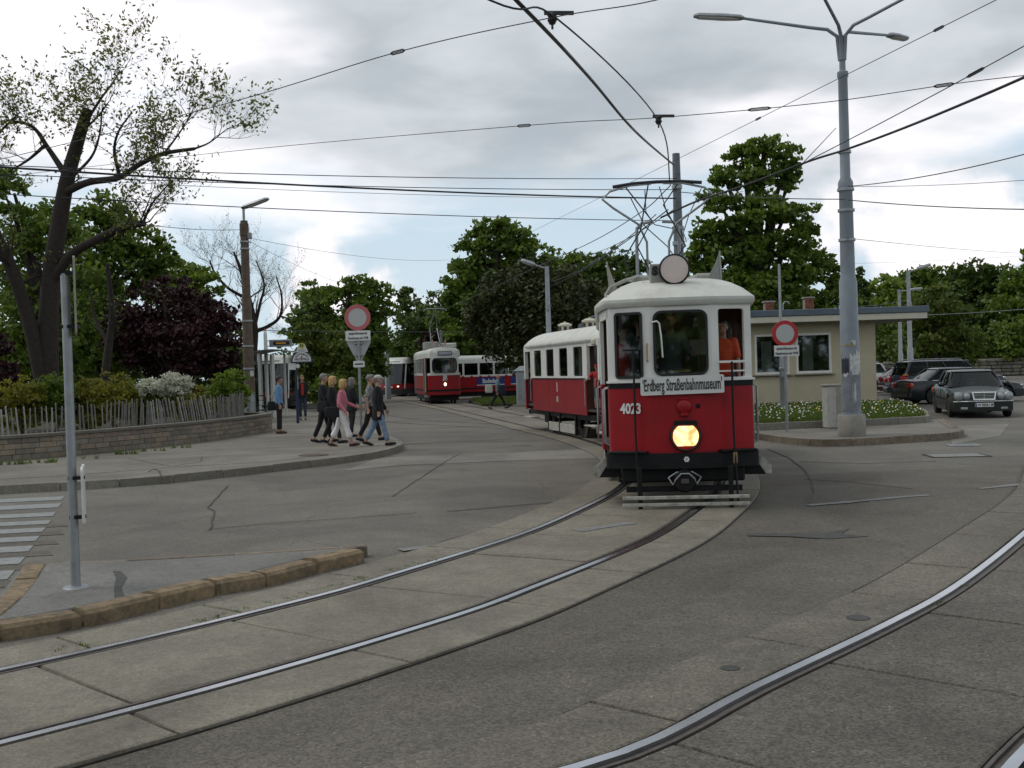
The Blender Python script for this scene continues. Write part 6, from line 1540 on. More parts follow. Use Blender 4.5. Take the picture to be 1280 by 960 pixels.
# hedge shrubs behind the pickets
for i, (x, y, r, mt, lab) in enumerate(((25, 492, 26, 'leaf_yellow', 'leftmost yellow-green shrub behind the pickets, by the fence post'), (68, 486, 26, 'leaf_mid', 'mid green shrub behind the pickets under the chestnut trunk'), (105, 492, 24, 'leaf_yellow', 'yellow-green shrub behind the grey sign post'),
        (140, 486, 26, 'leaf_yellow', 'tall yellow-green shrub left of the white blossoms'), (172, 494, 22, 'leaf_mid', 'low green shrub just left of the white blossoms'), (240, 496, 20, 'leaf_yellow', 'low shrub under the copper beech, right of the white blossoms'), (285, 480, 22, 'leaf_fresh', 'fresh green shrub beside the brown lamp post'))):
    d = 31 + i * .9
    tree(lab, d, [(x, y, r, r * .8), (x - r * .6, y + 12, r * .7), (x + r * .6, y + 12, r * .7), (x + rng_ if False else x, y + 22, r)], mt, 2600, .10, x, .04, z0=PARK, cat='shrub', name='shrub')
for x, y, r, lab in ((217, 480, 20, 'larger white-blossoming shrub behind the pickets under the copper beech'), (186, 482, 13, 'smaller white-blossoming shrub behind the pickets')):
    t = tree(lab, 33.5, [(x, y, r, r * .7), (x - r * .6, y + 5, r * .6), (x + r * .6, y + 3, r * .6)], 'blossom', 1700, .07, x, .03, z0=PARK, cat='shrub', name='flowering_shrub')
    me = leaf_mesh('leaves', [(c[0], c[1], c[2], c[3], c[4], c[5]) for c in [((at(x, y + 6, 33.5).x - t.location.x), .1, at(x, y + 6, 33.5).z - PARK, r * .025, r * .02, r * .018)]], 900, .08, mm('leaf_fresh'), seed=77); obj('leaves', me, t)

# ---- trees with mostly bare limbs
def twiggy(label, name, depth, z0, limbs, leaf_mat_, gen, leaf, seed, leaves_per=3, bark='trunk', tw=1.0, base_px=60, depth_off=None):
    rnd = random.Random(seed); bx_ = at(base_px, 480, depth).x
    t = thing(name, label, 'tree', (bx_, depth, z0)); off = Vector((bx_, depth, z0))
    mb = MB(); tips = []
    def grow(p, d, ln, r, k):
        pts = [p]; rs = [r]; n = 4; dd = d.normalized()
        for i in range(n):
            dd = (dd + Vector((rnd.uniform(-.32, .32), rnd.uniform(-.32, .32), rnd.uniform(-.16, .30)))).normalized(); pts.append(pts[-1] + dd * ln / n); rs.append(r * (1 - .75 * (i + 1) / n))
        mb.tube(pts, rs, 5 if r > .02 else 3, cap=False)
        if k <= 0:
            tips.extend(pts[2:]); return
        for i in range(1, n + 1):
            for _ in range(1 if rnd.random() < .55 else 2):
                nd = (dd + Vector((rnd.uniform(-1, 1), rnd.uniform(-1, 1), rnd.uniform(-.5, .8)))).normalized(); grow(pts[i], nd, ln * rnd.uniform(.45, .75), max(rs[i] * .6, .004), k - 1)
    for px_pts, r0, r1, kids, dz in limbs:
        P_ = [at(x, y, depth + dz * (i / (len(px_pts) - 1)) + rnd.uniform(-.1, .1)) - off for i, (x, y) in enumerate(px_pts)]
        Q = [Vector(v) for v in through(P_)]; m = len(Q); rs = [r0 + (r1 - r0) * i / (m - 1) for i in range(m)]; mb.tube(Q, rs, 9)
        for _ in range(kids):
            i = int(m * rnd.uniform(.3, 1)) - 1; dd = (Q[min(i + 1, m - 1)] - Q[max(i - 1, 0)]).normalized() * .6 + Vector((rnd.uniform(-1, 1), rnd.uniform(-.8, .8), rnd.uniform(-.3, 1)))
            grow(Q[i], dd, tw * rnd.uniform(.8, 1.7), max(rs[i] * .3, .014), gen)
    mb.build('branches', mm(bark), t, smooth=60, fixn=False)
    pts = np.array([tuple(p) for p in tips]); rng = np.random.default_rng(seed)
    if leaves_per:
        i = np.repeat(np.arange(len(pts)), leaves_per); keep = rng.random(len(i)) < .33; i = i[keep]; P = pts[i] + rng.normal(size=(len(i), 3)) * leaf * .75; m = len(P)
        nrm = rng.normal(size=(m, 3)); nrm /= np.linalg.norm(nrm, axis=1)[:, None]; a = np.cross(nrm, rng.normal(size=(m, 3))); a /= np.linalg.norm(a, axis=1)[:, None]; b = np.cross(nrm, a); S = rng.uniform(.6, 1.3, m)[:, None] * leaf
        V = np.stack([P - a * S * .7, P + b * S * .32, P + a * S * .7, P - b * S * .32], 1); obj('leaves', quads_mesh('leaves', V, rng.random(m), mm(leaf_mat_)), t)
    return t
twiggy('sparsely leafed chestnut with a sawn-off trunk top above the park wall', 'chestnut_tree', 33, PARK, [
    ([(62, 520), (60, 430), (64, 350), (74, 280), (84, 225), (98, 175), (110, 136)], .34, .16, 1, 0),
    ([(58, 500), (36, 400), (12, 330), (-15, 270), (-30, 200)], .24, .14, 6, -1.0),
    ([(82, 240), (110, 228), (148, 222), (175, 205), (205, 192), (243, 186)], .12, .05, 8, -1.5),
    ([(150, 222), (143, 190), (148, 165), (165, 140)], .06, .02, 5, -1.0),
    ([(80, 215), (60, 185), (40, 158), (8, 150)], .10, .03, 5, .8), ([(58, 180), (35, 200), (10, 215)], .06, .02, 5, .5),
    ([(66, 350), (90, 318), (120, 300), (150, 286), (181, 279)], .16, .09, 5, -1.2), ([(178, 280), (190, 255), (215, 225)], .05, .015, 5, -1),
    ([(100, 165), (125, 125), (140, 105), (150, 88)], .05, .015, 4, .3), ([(100, 165), (118, 150), (135, 130)], .05, .015, 4, -.6),
    ([(90, 222), (115, 195), (125, 165), (128, 130)], .05, .015, 5, -1.2), ([(205, 192), (225, 165), (240, 140)], .035, .012, 6, -.6), ([(243, 186), (262, 178), (285, 160)], .035, .01, 5, -.4),
    ([(-30, 200), (0, 165), (25, 140)], .06, .02, 5, .4)], 'leaf_bare', 2, .10, 5, 3, tw=1.0)
twiggy('gnarled leafless tree between the brown pole and the green park trees', 'bare_tree', 58, .1, [
    ([(318, 520), (316, 450), (318, 410), (310, 370), (300, 335), (292, 315)], .28, .05, 12, 0), ([(317, 415), (335, 408), (350, 395), (352, 370), (345, 345)], .12, .03, 8, -.8),
    ([(318, 410), (325, 380), (330, 355), (320, 325)], .10, .03, 8, .8), ([(312, 375), (285, 360), (268, 340), (262, 325)], .10, .03, 8, -.5), ([(350, 395), (362, 400), (366, 415)], .05, .02, 5, 0)], 'leaf_bare', 2, .06, 9, 1, tw=1.2, base_px=318)
twiggy('dark trunk leaning among the park shrubs under the copper beech', 'slender_tree', 38, PARK, [([(128, 500), (135, 440), (140, 390), (134, 330)], .18, .07, 3, 0), ([(136, 430), (120, 400), (112, 360)], .08, .03, 3, .5)], 'leaf_mid', 1, .12, 21, 3, base_px=128)

# ---- middle distance
tree('round-topped maple beside the stop, behind the pink-ringed sign', 72, [(402, 366, 27, 20), (440, 362, 30, 18), (470, 378, 26), (388, 392, 26), (425, 395, 38), (462, 410, 34), (398, 425, 34), (440, 440, 42), (474, 425, 16), (375, 410, 20), (455, 462, 26), (410, 465, 40)], 'leaf_mid', 11000, .30, 430, .4)
tree('light yellow-green shrub below the maple beside the stop board', 62, [(392, 418, 22), (420, 440, 26), (385, 455, 22), (440, 470, 26), (405, 480, 30)], 'leaf_olive', 3600, .22, 405, .1, cat='shrub', name='shrub')
tree('shrub with scattered white flowers behind the walking group', 58, [(415, 482, 24, 16), (440, 486, 20, 14), (395, 490, 18, 14)], 'leaf_mid', 2200, .16, 415, .06, cat='shrub', name='shrub')
tree('dark pine tip between the maple and the tall tree', 95, [(508, 368, 12, 10), (512, 382, 18, 10), (515, 400, 24, 14), (520, 425, 30, 20), (505, 450, 30)], 'leaf_dark', 3000, .34, 512, .3)
tree('dark green tree in front of the pine, left of the tall tree', 88, [(540, 385, 24, 20), (530, 410, 28), (555, 405, 26), (525, 440, 34), (560, 440, 34), (500, 460, 34), (540, 465, 36)], 'leaf_dark', 6000, .34, 540, .4)
tree('purple-leaved tree behind the route D tram', 82, [(560, 418, 24, 18), (580, 430, 22, 18), (545, 432, 20, 16), (565, 450, 28)], 'leaf_copper', 3000, .28, 562, .25)
tree('tallest broad green tree behind the route D tram', 76, [(625, 288, 26, 20), (602, 306, 26), (648, 302, 26, 22), (592, 335, 32), (636, 330, 36), (664, 325, 22), (574, 360, 28), (615, 368, 46), (655, 362, 40), (568, 392, 30), (600, 405, 40), (580, 430, 30)], 'leaf_mid', 12000, .32, 620, .5)
tree('big brownish evergreen hanging over the tram section', 60, [(640, 372, 38), (690, 362, 36), (618, 412, 38), (672, 405, 48), (722, 385, 34), (645, 428, 36), (705, 440, 46), (740, 420, 30), (690, 462, 34), (725, 470, 34), (755, 440, 30), (665, 345, 26), (610, 385, 26)], 'leaf_brown', 17000, .22, 668, .45, clump=.36, squash=.9)
tree('mid green tree above the trailer roof left of the pennant', 84, [(700, 335, 26), (722, 345, 28), (680, 350, 26), (745, 360, 34), (700, 375, 34)], 'leaf_mid', 4600, .32, 705, .4)
tree('dark pine with ragged top just left of the tram pole', 78, [(770, 325, 24, 18), (745, 335, 24, 20), (792, 330, 20, 16), (760, 355, 34), (800, 360, 34), (775, 390, 44), (810, 400, 40)], 'leaf_dark', 6500, .26, 775, .4, clump=.28)
tree('tall dense green tree rising behind the museum tram roof', 58, [(926, 190, 24, 18), (958, 186, 28, 20), (985, 203, 20, 18), (905, 222, 20, 18), (945, 222, 34, 26), (988, 226, 16, 14), (898, 252, 24, 18), (940, 262, 40, 28), (985, 262, 32, 24), (1005, 288, 18, 14), (885, 292, 30, 22), (935, 305, 46, 30), (985, 308, 38, 26), (880, 335, 30), (925, 350, 50), (985, 350, 44), (1022, 332, 24, 20), (1040, 350, 20, 24), (1030, 385, 34), (900, 390, 40), (865, 365, 24), (960, 395, 50)], 'leaf_mid', 17000, .27, 950, .55, clump=.30, fill=.45)
tree('slim dark spruce right of the mast', 80, [(1075, 342, 5, 9), (1075, 356, 9, 9), (1076, 370, 13, 10), (1077, 384, 16, 11), (1077, 398, 19, 12), (1077, 415, 22, 14)], 'leaf_dark', 2200, .26, 1076, .2)
tree('light green tree at the left end of the wood behind the cars', 105, [(1105, 358, 22, 18), (1125, 372, 26), (1095, 385, 24), (1130, 400, 34), (1100, 415, 30)], 'leaf_fresh', 4200, .42, 1110, .4)
tree('broad tree with pale top behind the canopy lamps', 118, [(1160, 350, 26, 20), (1140, 362, 26), (1185, 356, 24), (1160, 380, 36), (1195, 385, 30)], 'leaf_mid', 5200, .45, 1165, .5)
tree('dark broad tree in the wood above the parked cars', 112, [(1215, 345, 28, 20), (1245, 350, 26, 22), (1195, 365, 26), (1230, 375, 36), (1260, 380, 34), (1210, 400, 36)], 'leaf_dark', 6500, .42, 1228, .5)
tree('dark tree at the right end of the wood', 108, [(1275, 352, 26, 20), (1300, 345, 30), (1270, 385, 36), (1305, 390, 40), (1285, 420, 36)], 'leaf_mid', 4500, .42, 1290, .5)
tree('rounded olive green tree above the dark four-by-four', 84, [(1165, 378, 30, 24), (1185, 395, 28, 24), (1145, 398, 24), (1170, 420, 40), (1150, 440, 34), (1195, 435, 34)], 'leaf_olive', 5200, .30, 1168, .3)
tree('leafy shrub bank spilling over the stone wall, left part', 97.5, [(1130, 435, 30), (1165, 445, 34, 26), (1205, 440, 34, 30), (1115, 455, 30)], 'leaf_dark', 4500, .34, 1165, .2, cat='shrub', name='shrub', z0=1.2)
tree('leafy shrub bank spilling over the stone wall, right part', 97.5, [(1245, 430, 34, 30), (1285, 425, 36, 32), (1225, 450, 26, 20), (1265, 452, 34, 20), (1300, 452, 30, 20)], 'leaf_mid', 4500, .34, 1260, .2, cat='shrub', name='shrub', z0=1.2)
tree('twig of the tree reaching in at the right edge', 60, [(1290, 318, 14, 10), (1305, 330, 20)], 'leaf_mid', 500, .3, 1330, .2)
# the far wood that closes the view (one mass)
rng_lobes = []
rnd = random.Random(4)
for i in range(70):
    px = -200 + i * 24 + rnd.uniform(-8, 8); d = 125 + rnd.uniform(-8, 20); top = 425 + rnd.uniform(-14, 12) - .03 * (px - 640)
    for k in range(2):
        c = at(px + rnd.uniform(-8, 8), top + 20 + k * 26, d); r = 2.6 + rnd.uniform(-.4, .9); rng_lobes.append((c.x, c.y, c.z, r, r, r))
fw = obj('far_wood', leaf_mesh('far_wood', rng_lobes, 42000, .5, mm('leaf_dark'), seed=3)); tag(fw, 'dark green wood closing the view behind the tram loop', 'wood', None, 'stuff')

# the wood on the near side of the street, behind the photographer (seen mirrored in the windows)
rear = []
for i in range(26):
    x = -70 + i * 5.6 + rnd.uniform(-1.5, 1.5); hgt = rnd.uniform(5.5, 9)
    for k in range(2): rear.append((x + rnd.uniform(-1, 1), -34 + rnd.uniform(-4, 4), hgt * (.3 + .45 * k), 3.6, 3.2, hgt * .36))
tag(obj('street_wood', leaf_mesh('street_wood', rear, 26000, .75, mm('leaf_dark'), seed=8)), 'green wood along the near side of the street', 'wood', None, 'stuff')
# ================================================================== parked cars
MAT['car_glass'] = glass('car_window', (.20, .23, .22), .015)
MAT['tail'] = M('tail_lamp_red', (.35, .015, .015), .25, coat=.4); MAT['amber'] = M('amber_lens', (.5, .16, .02), .3)
MAT['lens_clear'] = M('clear_lens', (.30, .32, .33), .06, spec=.8)
def paintm(name, c): return M(name, c, .3, var=.05, scale=1.5, coat=.3, spec=.35)
def car(label, loc, rz, paint, L=4.8, W=1.8, H=1.44, kind='sedan', name='parked_car', group='cars parked beside the building', front='round', plate='W 95061 M', rim_r=.21, roof_paint=None):
    t = thing(name, label, 'car', loc, rz, group); hw = W / 2; wr = .315 if kind == 'sedan' else .36
    yf, yr = .86, L - .98
    if kind == 'sedan':
        top = ([0, .03, .12, .30, 1.25, 1.45, 3.55, 4.05, 4.65, 4.77, 4.8], [.56, .66, .73, .77, .90, .93, .96, .98, .95, .82, .60]); gh = (1.25, 4.10, 1.98, 3.42)
    elif kind == 'suv':
        top = ([0, .03, .12, .30, 1.15, 1.35, 3.6, L - .1, L - .03, L], [.66, .86, .96, 1.0, 1.10, 1.12, 1.14, 1.14, 1.05, .66]); gh = (1.15, L - .06, 1.85, L - .38)
    else:
        top = ([0, .03, .12, .30, 1.0, 1.2, 3.2, L - .12, L - .03, L], [.54, .66, .74, .80, .93, .95, .98, .98, .88, .58]); gh = (1.05, L - .08, 1.75, L - .55)
    wid = ([0, .05, .2, .5, 1.0, L * .5, L - .8, L - .3, L - .05, L], [.72, .82, .91, .96, .99, 1.0, .99, .95, .86, .78])
    ys = sorted(set([round(v, 3) for v in list(np.linspace(0, .3, 6)) + list(np.linspace(.3, L - .3, 46)) + list(np.linspace(L - .3, L, 6))]))
    R = []; zb = .20 if kind != 'suv' else .30
    for y in ys:
        zt = np.interp(y, *top); w = np.interp(y, *wid) * hw; b = zb + (.10 if y < .02 or y > L - .02 else 0); bo = b
        for yw in (yf, yr):
            d = abs(y - yw)
            if d < wr + .06: bo = max(bo, wr + math.sqrt((wr + .06) ** 2 - d * d))
        bo = min(bo, zt - .16); s1_, s2_ = bo + (zt - bo) * .45, zt - .12
        s2_ = max(s2_, s1_ + .01)
        h = [(w * .62, y, bo), (w * .97, y, bo), (w, y, bo + .03), (w, y, s1_), (w * .985, y, s2_), (w * .93, y, zt - .03), (w * .80, y, zt), (w * .4, y, zt + .025), (0, y, zt + .035)]
        R.append(h + [(-x, yy, z) for x, yy, z in reversed(h[:-1])])
    MB().rings(R).build('body', paint, t, smooth=45)
    # cabin: glass shell, roof, pillars
    y0, y1, y2, y3 = gh; zl = np.interp((y0 + y1) / 2, *top) - .02; xb, xt = hw * .90, hw * .70
    def ring(ya, yb, x, z, r=.18):
        return [(cx, cy, z) for cx, cy in rrect(2 * x, yb - ya, r, 4, 0, (ya + yb) / 2)]
    def gl(f): return ring(y0 + (y2 - y0) * f, y1 + (y3 - y1) * f, xb + (xt - xb) * (f ** 1.25), zl + (H - .06 - zl) * f)
    MB().rings([gl(0), gl(.35), gl(.7), gl(1)], cap=False).build('window_glass', mm('car_glass'), t, smooth=45)
    MB().rings([gl(.97), ring(y2 - .03, y3 + .03, xt + .01, H - .05), ring(y2 + .1, y3 - .1, xt * .9, H - .012), ring(y2 + .4, y3 - .4, xt * .55, H, .1)]).build('roof', roof_paint or paint, t, smooth=50)
    ncol = [(y0, y2), (y1, y3)]
    for sd in (-1, 1):
        for fy in ((0.0, 'a'), (.42, 'b'), (.72 if kind == 'sedan' else .70, 'c'), (1.0, 'd')):
            f = fy[0]; a = (sd * (xb if 0 < f < 1 else xb - .08), y0 + (y1 - y0) * f + (.1 if f == 0 else (-.1 if f == 1 else 0)), zl); q = y2 + (y3 - y2) * (f if kind != 'sedan' or f != .72 else .9)
            b = (sd * (xt if 0 < f < 1 else xt - .03), q, H - .05); m_ = tuple((a[i] + b[i]) / 2 + (sd * .035 if i == 0 else 0) for i in range(3))
            MB().tube([a, m_, b], .035 if f != 1.0 else .05, 6).build('pillar', paint, t, smooth=60)
        MB().tube([(sd * (xb + .01), y0 + .25, zl + .01), (sd * (xb + .01), y1 - .25, zl + .01)], .018, 6).build('belt_trim', mm('chrome') if kind == 'sedan' else mm('black'), t)
        mr = MB().ell((sd * (hw + .06), y0 + .42, zl + .07), (.11, .07, .075), 10, 7).build('mirror', paint, t, smooth=60)
        MB().box((sd * (hw * .985 + .004), L * .5, zb + .36), (.02, L * .42, .08), bev=.006).build('side_strip', mm('black'), t)
        for yy in (L * .43, L * .64): MB().box((sd * (hw * .99 + .005), yy, zl - .13), (.03, .18, .03), bev=.008).build('door_handle', paint, t)
        MB().box((sd * (hw * .995), L * .50, zb + .45), (.012, .012, .62)).build('door_seam', mm('black'), t)
        for yw in (yf, yr):
            wl = MB().lathe([(rim_r, 0), (wr * .92, .0), (wr, .03), (wr, .15), (wr * .92, .19), (rim_r, .19)], (sd * (hw - .20), yw, wr), (sd, 0, 0), 28).build('wheel', mm('rubber'), t, smooth=40)
            MB().lathe([(0, .10), (rim_r * .35, .165), (rim_r * .9, .15), (rim_r, .185), (rim_r, .0), (0, 0)], (sd * (hw - .20), yw, wr), (sd, 0, 0), 24).build('rim', mm('galv'), wl, smooth=40)
            for k in range(7):
                a = k * 2 * PI / 7; c = (sd * (hw - .20 + .160), yw + math.cos(a) * rim_r * .6, wr + math.sin(a) * rim_r * .6); MB().ell(c, (.012, .03, .03), 8, 5).build('rim_hole', mm('black'), wl)
    MB().box((0, L / 2, .30), (W * .8, L * .9, .12)).build('underbody', mm('black'), t)
    MB().box((0, L * .5, zb + .40), (W * .8, L * .40, .30)).build('interior', mm('dark_in'), t)
    for sd in (-1, 1):
        MB().box((sd * .36, L * .47, zl + .10), (.46, .16, .55), bev=.06).build('front_seat', M('grey_seat', (.06, .06, .06), .9), t); MB().box((sd * .36, L * .47, zl + .40), (.24, .10, .16), bev=.04).build('head_rest', mm('black'), t)
    MB().tube([(-.55, y0 + .18, zl + .05), (-.1, y0 + .25, zl + .10)], .012, 5).build('wiper', mm('black'), t); MB().tube([(-.05, y0 + .16, zl + .05), (.45, y0 + .25, zl + .10)], .012, 5).build('wiper', mm('black'), t)
    # front
    zf = np.interp(.12, *top)
    bm = MB(); bm.rings([[(-hw * k, yy, z) for k, yy, z in ((.98, .42, zb + .10), (.90, .03, zb + .10))] and [(x, y, z) for x, y, z in r_] for r_ in [[(-hw * .97, .45, z0_) for z0_ in (zb + .02, zb + .30)] + [(-hw * .92, .45, zb + .30), (-hw * .92, .45, zb + .02)], [(-hw * .90, .02, zb + .02), (-hw * .90, .02, zb + .30), (-hw * .84, .08, zb + .30), (-hw * .84, .08, zb + .02)], [(-hw * .5, -.06, zb + .02), (-hw * .5, -.06, zb + .30), (-hw * .5, .04, zb + .30), (-hw * .5, .04, zb + .02)], [(hw * .5, -.06, zb + .02), (hw * .5, -.06, zb + .30), (hw * .5, .04, zb + .30), (hw * .5, .04, zb + .02)], [(hw * .90, .02, zb + .02), (hw * .90, .02, zb + .30), (hw * .84, .08, zb + .30), (hw * .84, .08, zb + .02)], [(hw * .97, .45, zb + .02), (hw * .97, .45, zb + .30), (hw * .92, .45, zb + .30), (hw * .92, .45, zb + .02)]]])
    bm.build('front_bumper', paint if kind != 'suv' else mm('black'), t, smooth=35)
    MB().tube([(-hw * .93, .10, zb + .30), (-hw * .5, -.07, zb + .31), (hw * .5, -.07, zb + .31), (hw * .93, .10, zb + .30)], .015, 6).build('bumper_trim', mm('chrome') if front == 'round' else mm('black'), t)
    if front == 'round':
        for sd in (-1, 1):
            for x, r, y in ((.70, .125, .05), (.475, .095, -.005)):
                hl = MB().lathe([(0, .06), (r * 1.08, .06), (r * 1.08, -.015), (r * .98, -.03), (0, -.025)], (sd * x, y, zf - .075), (-sd * .12, 1, .10), 22).build('headlamp', mm('galv'), t, smooth=40); MB().lathe([(0, 0), (r * .95, 0), (r * .7, -.03), (0, -.045)], (sd * x, y - .028, zf - .075), (-sd * .12, 1, .10), 22).build('lens', mm('lens_clear'), hl, smooth=50)
        gr = MB().frame([(-.34, .15), (.34, .15), (.30, -.10), (-.30, -.10)], [(-.30, .115), (.30, .115), (.265, -.065), (-.265, -.065)], (0, -.03, zf - .09), (1, 0, 0), (0, .12, 1), .05).build('grille', mm('chrome'), t)
        for k in range(4): MB().box((0, -.03, zf - .14 + k * .045), (.56, .03, .016)).build('grille_bar', mm('chrome'), gr)
        MB().box((0, .0, zf - .07), (.58, .02, .19)).build('grille_back', mm('black'), gr); MB().box((0, -.065, zf - .07), (.02, .02, .18)).build('grille_centre', mm('chrome'), gr)
        MB().cyl((0, .10, zf + .03), (0, .10, zf + .11), .008, n=6).build('bonnet_badge', mm('chrome'), t)
    else:
        for sd in (-1, 1): MB().box((sd * hw * .70, .06, zf - .10), (hw * .40, .16, .16), bev=.05, rz=sd * .28).build('headlamp', mm('lens_clear'), t)
        MB().box((0, -.005, zf - .10), (hw * .85, .06, .15), bev=.03).build('grille', mm('black'), t)
    for sd in (-1, 1): MB().box((sd * hw * .62, -.045, zb + .10), (.20, .03, .07), bev=.02, rz=sd * .15).build('fog_lamp', mm('lens_clear'), t)
    if plate:
        pl = MB().box((0, -.085, zb + .20), (.52, .015, .12), bev=.004).build('number_plate', mm('white_ink'), t); MB().box((-.235, -.094, zb + .20), (.04, .006, .11)).build('plate_band', mm('ad_blue'), pl)
        text(plate, .105, mm('ink'), pl, plane_m((.03, -.096, zb + .20), (1, 0, 0), (0, 0, 1)), sx=.85, bold=.002)
    # rear
    zr = np.interp(L - .12, *top)
    for sd in (-1, 1):
        tl = MB().box((sd * hw * .76, L - .06, zr - .15 if kind != 'suv' else zr - .22), (hw * .38, .18, .20 if kind != 'suv' else .26), bev=.03, rz=-sd * .25).build('tail_lamp', mm('tail'), t)
        MB().box((sd * hw * .84, L - .10, (zr - .03 if kind == 'suv' else zr - .13)), (hw * .24, .16, .06), bev=.02, rz=-sd * .25).build('indicator', mm('amber'), tl)
    MB().box((0, L - .04, zb + .17), (W * .92, .22, .26), bev=.06).build('rear_bumper', paint if kind != 'suv' else mm('black'), t)
    if kind == 'suv':
        for sd in (-1, 1): MB().tube([(sd * xt * .92, y2 + .1, H + .0), (sd * xt * .92, y2 + .2, H + .05), (sd * xt * .92, y3 - .2, H + .05), (sd * xt * .92, y3 - .1, H)], .02, 6).build('roof_rail', mm('galv'), t, smooth=60)
    return t
green_dark = paintm('dark_green_paint', (.014, .019, .017)); blue_dark = paintm('dark_blue_paint', (.010, .014, .032)); black_p = paintm('black_car_paint', (.010, .014, .015)); white_p = paintm('white_car_paint', (.62, .62, .62)); red_p = paintm('dark_red_paint', (.05, .012, .014)); grey_p = paintm('dark_grey_paint', (.05, .052, .055))
car('dark green saloon with four round headlamps and chrome grille facing the street', (14.12, 32.35, 0), -.245, green_dark)
car('dark green saloon parked behind the round-lamped saloon, tail towards the building', (20.5, 44.1, 0), 1.65, black_p, front='plain', plate='')
car('dark blue four-by-four with roof rails beyond the saloons', (21.75, 48.4, 0), 1.65, blue_dark, L=4.7, W=1.85, H=1.74, kind='suv', front='plain', plate='')
car('dark grey hatchback with its tail showing behind the four-by-four', (22.2, 52.0, 0), 1.65, grey_p, L=4.1, W=1.72, H=1.45, kind='hatch', front='plain', plate='')
car('dark red hatchback furthest along the row of parked tails', (23.1, 55.5, 0), 1.65, red_p, L=4.1, W=1.70, H=1.42, kind='hatch', front='plain', plate='')
car('white tall estate car half hidden by the building corner', (16.3, 60.0, 0), -PI / 2, white_p, L=4.4, W=1.8, H=1.66, kind='suv', front='plain', plate='')
# ================================================================== people
SKIN = M('skin', (.42, .24, .165), .55, var=.06, scale=8); SKIN2 = M('skin_tan', (.33, .18, .12), .55, var=.06, scale=8)
def cloth(name, c, var=.18): return M(name, c, .9, var=var, scale=14, bump=.25, bscale=90)
C = dict(black=cloth('black_cloth', (.010, .010, .012)), char=cloth('charcoal_cloth', (.020, .020, .022)), navy=cloth('navy_cloth', (.012, .015, .028)), blue=cloth('blue_shirt_cloth', (.13, .25, .42)), jeans=cloth('pale_denim', (.17, .25, .36), .3), denim=cloth('dark_denim', (.030, .038, .055)), pink=cloth('pink_top_cloth', (.52, .17, .22)), white=cloth('white_trouser_cloth', (.72, .70, .70), .05), red=cloth('red_cloth', (.40, .025, .02)), orange=cloth('orange_shirt_cloth', (.50, .065, .02)), teal=cloth('slate_teal_shirt', (.11, .19, .22)), grey=cloth('grey_shirt_cloth', (.10, .13, .15)), check=cloth('checked_shirt', (.20, .20, .20), .9), cap=cloth('pale_cap_cloth', (.42, .42, .37)), brown=cloth('brown_shoe', (.05, .022, .015)))
HAIR = dict(blond=M('blond_hair', (.42, .27, .09), .6, var=.3, scale=40), grey=M('grey_hair', (.17, .165, .155), .6, var=.3, scale=40), dark=M('dark_hair', (.012, .009, .007), .5, var=.3, scale=40), brown=M('brown_hair', (.05, .03, .018), .6, var=.3, scale=40), red=M('ginger_hair', (.20, .11, .05), .6, var=.3, scale=40))
def solid(mb, name, mat, parent, voxel, sm=2):
    """union of overlapping closed shapes into one continuous smooth surface"""
    me = mb.mesh(name, mat); o = bpy.data.objects.new(name, me); COL.objects.link(o)
    r = o.modifiers.new('r', 'REMESH'); r.mode = 'VOXEL'; r.voxel_size = voxel; r.use_smooth_shade = True
    s = o.modifiers.new('s', 'SMOOTH'); s.factor = .5; s.iterations = sm
    dg = bpy.context.evaluated_depsgraph_get(); dg.update(); m2 = bpy.data.meshes.new_from_object(o.evaluated_get(dg))
    bpy.data.objects.remove(o); bpy.data.meshes.remove(me); m2.materials.clear(); m2.materials.append(mat)
    m2.name = name
    return obj(name, m2, parent)
def capsule(mb, pts, rs, n=10):
    mb.tube(pts, rs, n)
    for p, r in zip(pts, rs): mb.ell(p, (r, r, r), 10, 6)
